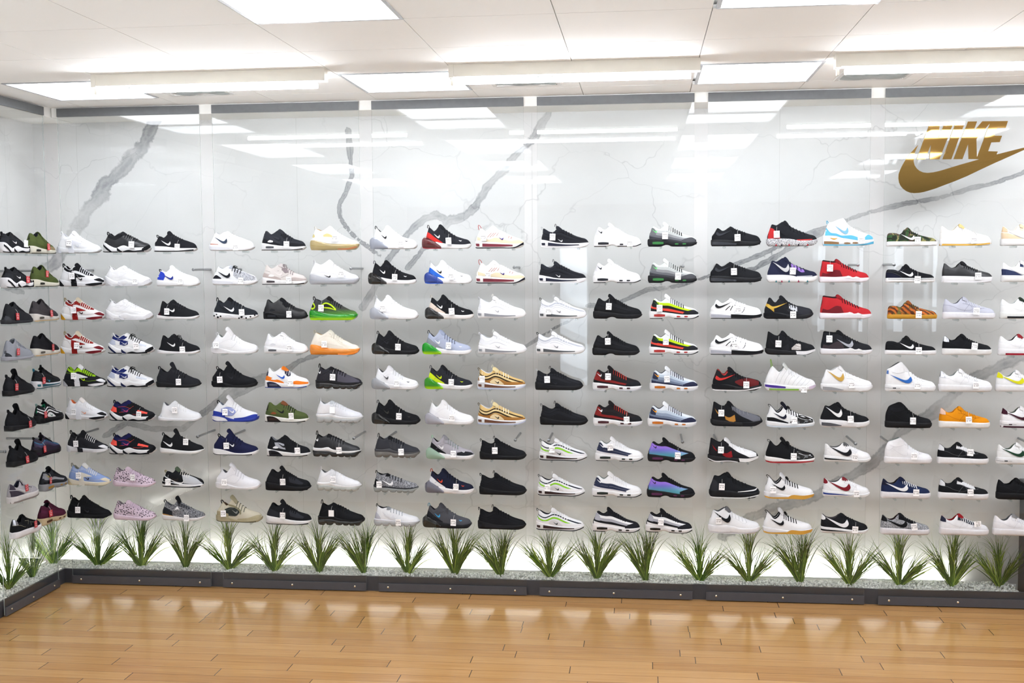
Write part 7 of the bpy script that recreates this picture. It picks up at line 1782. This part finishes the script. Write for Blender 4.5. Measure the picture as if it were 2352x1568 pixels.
def print_mesh(price, red):
    b = MB()
    if red:
        for x0, x1, z in ((-.012, -.002, .004), (.0, .012, .004), (-.010, .009, -.006), (-.006, .006, -.012)):
            b.add([(x0, -.0009, z - .0011), (x1, -.0009, z - .0011), (x1, -.0009, z + .0011), (x0, -.0009, z + .0011)], [(0, 1, 2, 3)])
        q = check_icon()
        b.add(q.v, q.f)
        return b.mesh('price_print', ink_w)
    x = -.0135
    r = random.Random(2)
    while x < .0125:
        w = r.uniform(.0012, .0026)
        b.add([(x, -.0009, .0056), (x + w, -.0009, .0056), (x + w, -.0009, .0086), (x, -.0009, .0086)], [(0, 1, 2, 3)])
        x += w + .0006
    b.add([(-.001, -.0009, .0155), (.001, -.0009, .0155), (.001, -.0009, .0172), (-.001, -.0009, .0172)], [(0, 1, 2, 3)])
    if price:
        main, _, cents = price.partition(',')
        q = text_mesh('\u20ac ' + main, .0125)
        b.add([(x - .0005, -.0009, z - .0085) for x, y, z in q.v], q.f)
        q = text_mesh(cents or '90', .0062)
        b.add([(x + .0125, -.0009, z - .0015) for x, y, z in q.v], q.f)
    return b.mesh('price_print', ink)


def check_icon():
    b = MB()
    A, B = resamp([(p, q) for p, q in SW_B], 14), resamp([(p, q) for p, q in SW_A], 14)
    G = np.stack([A, B], 1)
    P = np.stack([(1 - G[..., 0]) * .014 - .007, np.full(G.shape[:2], -.0009), G[..., 1] * .006 + .0105], -1)
    b.grid(P)
    return b


ORD = ['top', 'second', 'third', 'fourth', 'fifth', 'sixth', 'seventh', 'eighth', 'bottom']
BAY = ['leftmost bay', 'second bay', 'third bay', 'fourth bay', 'fifth bay', 'gold sign bay']
used_labels = set()
rnd = random.Random(11)
pegs = {}
prev = {}
for row in SHOES:
    (c, r, model, cols, label, x, L, z, tg) = row
    left = c > 100
    if left:
        bay = 'left wall'
        root = shoe(model, cols, label, 'sneakers on the left wall', (XL + .062, x, z), L, math.pi / 2)
        pegs.setdefault('L', []).append((x, L, z))
    else:
        bay = BAY[(c - 1) // 3]
        root = shoe(model, cols, label, 'sneakers in the ' + bay, (x, -.062, z), L, math.radians(rnd.uniform(-1.6, 1.6)))
        pegs.setdefault((c - 1) // 3, []).append((x, L, z))
    if tg is None:
        continue
    tx, tz, price, rot = tg
    red = price == 'r'
    base = label.replace(' with a price tag', '').replace(' and a price tag', '').rstrip(',')
    kind = 'red' if red else 'white'
    lab = '%s price tag on the %s' % (kind, base)
    if len(lab.split()) > 16 or lab in used_labels:
        lab = '%s price tag on the %s row shoe, %s column of the %s' % (kind, ORD[r - 1], ['first', 'second', 'third'][(c - 1) % 3] if not left else ['first', 'second'][c - 101], bay)
    used_labels.add(lab)
    F = form(model)
    fx, fz = (tx - x) / L, (tz - z) / L
    q = F.surf(np.array([min(max(fx, .03), .95)]), np.array([max(fz, .06)]), .0)[0]
    yo = max(-q[1], float(plan(min(max(fx, .03), .97))) * (1.0 if fz < .24 else .72)) * L + .009
    if fz > .3:
        yo = max(yo, .03)
    if left:
        t = thing('price_tag', lab, 'price tag', (XL + .062 + yo, tx, tz), math.pi / 2 + rnd.uniform(-.15, .15), 'price tags on the left wall')
    else:
        t = thing('price_tag', lab, 'price tag', (tx, -.062 - yo, tz), rnd.uniform(-.15, .15), 'price tags in the ' + bay)
    t.rotation_euler[1] = rot + rnd.uniform(-.06, .06)
    t.rotation_euler[0] = rnd.uniform(-.1, .02)
    link('card', cached(('card', red), lambda: card_mesh(red)), t)
    link('string', cached('string', string_mesh), t)
    if price not in ('', 'w'):
        link('price_print', cached(('print', price), lambda: print_mesh(price, red)), t)

# the sheets with a pair of pegs under every shoe
for i in range(6):
    P = []
    for x, L, z in pegs.get(i, []):
        P += [(x + .27 * L - i, z - .0066), (x + .78 * L - i, z - .0066)]
    sheet(['clear acrylic panel carrying the chunky sneakers of the leftmost bay', 'clear acrylic panel carrying the second bay of shoes, left of the heel bubble runners', 'clear acrylic panel carrying the heel bubble and wavy runners',
           'clear acrylic panel carrying the wavy and ribbed runners of the fourth bay', 'clear acrylic panel carrying the basketball shoes', 'clear acrylic panel with the gold sign and the low white-soled sneakers'][i],
          (float(i), 0, 0), 0, .92, P)
P = []
Y0 = -.70
for x, L, z in pegs['L']:
    P += [(x + .27 * L - Y0, z - .0066), (x + .78 * L - Y0, z - .0066)]
sheet('clear acrylic panel standing on the left wall, carrying two columns of shoes', (XL, Y0, 0), math.pi / 2, .61, P)
sheet('clear acrylic panel on the left wall, nearer the camera, cut by the picture edge', (XL, -1.70, 0), math.pi / 2, .92, [])
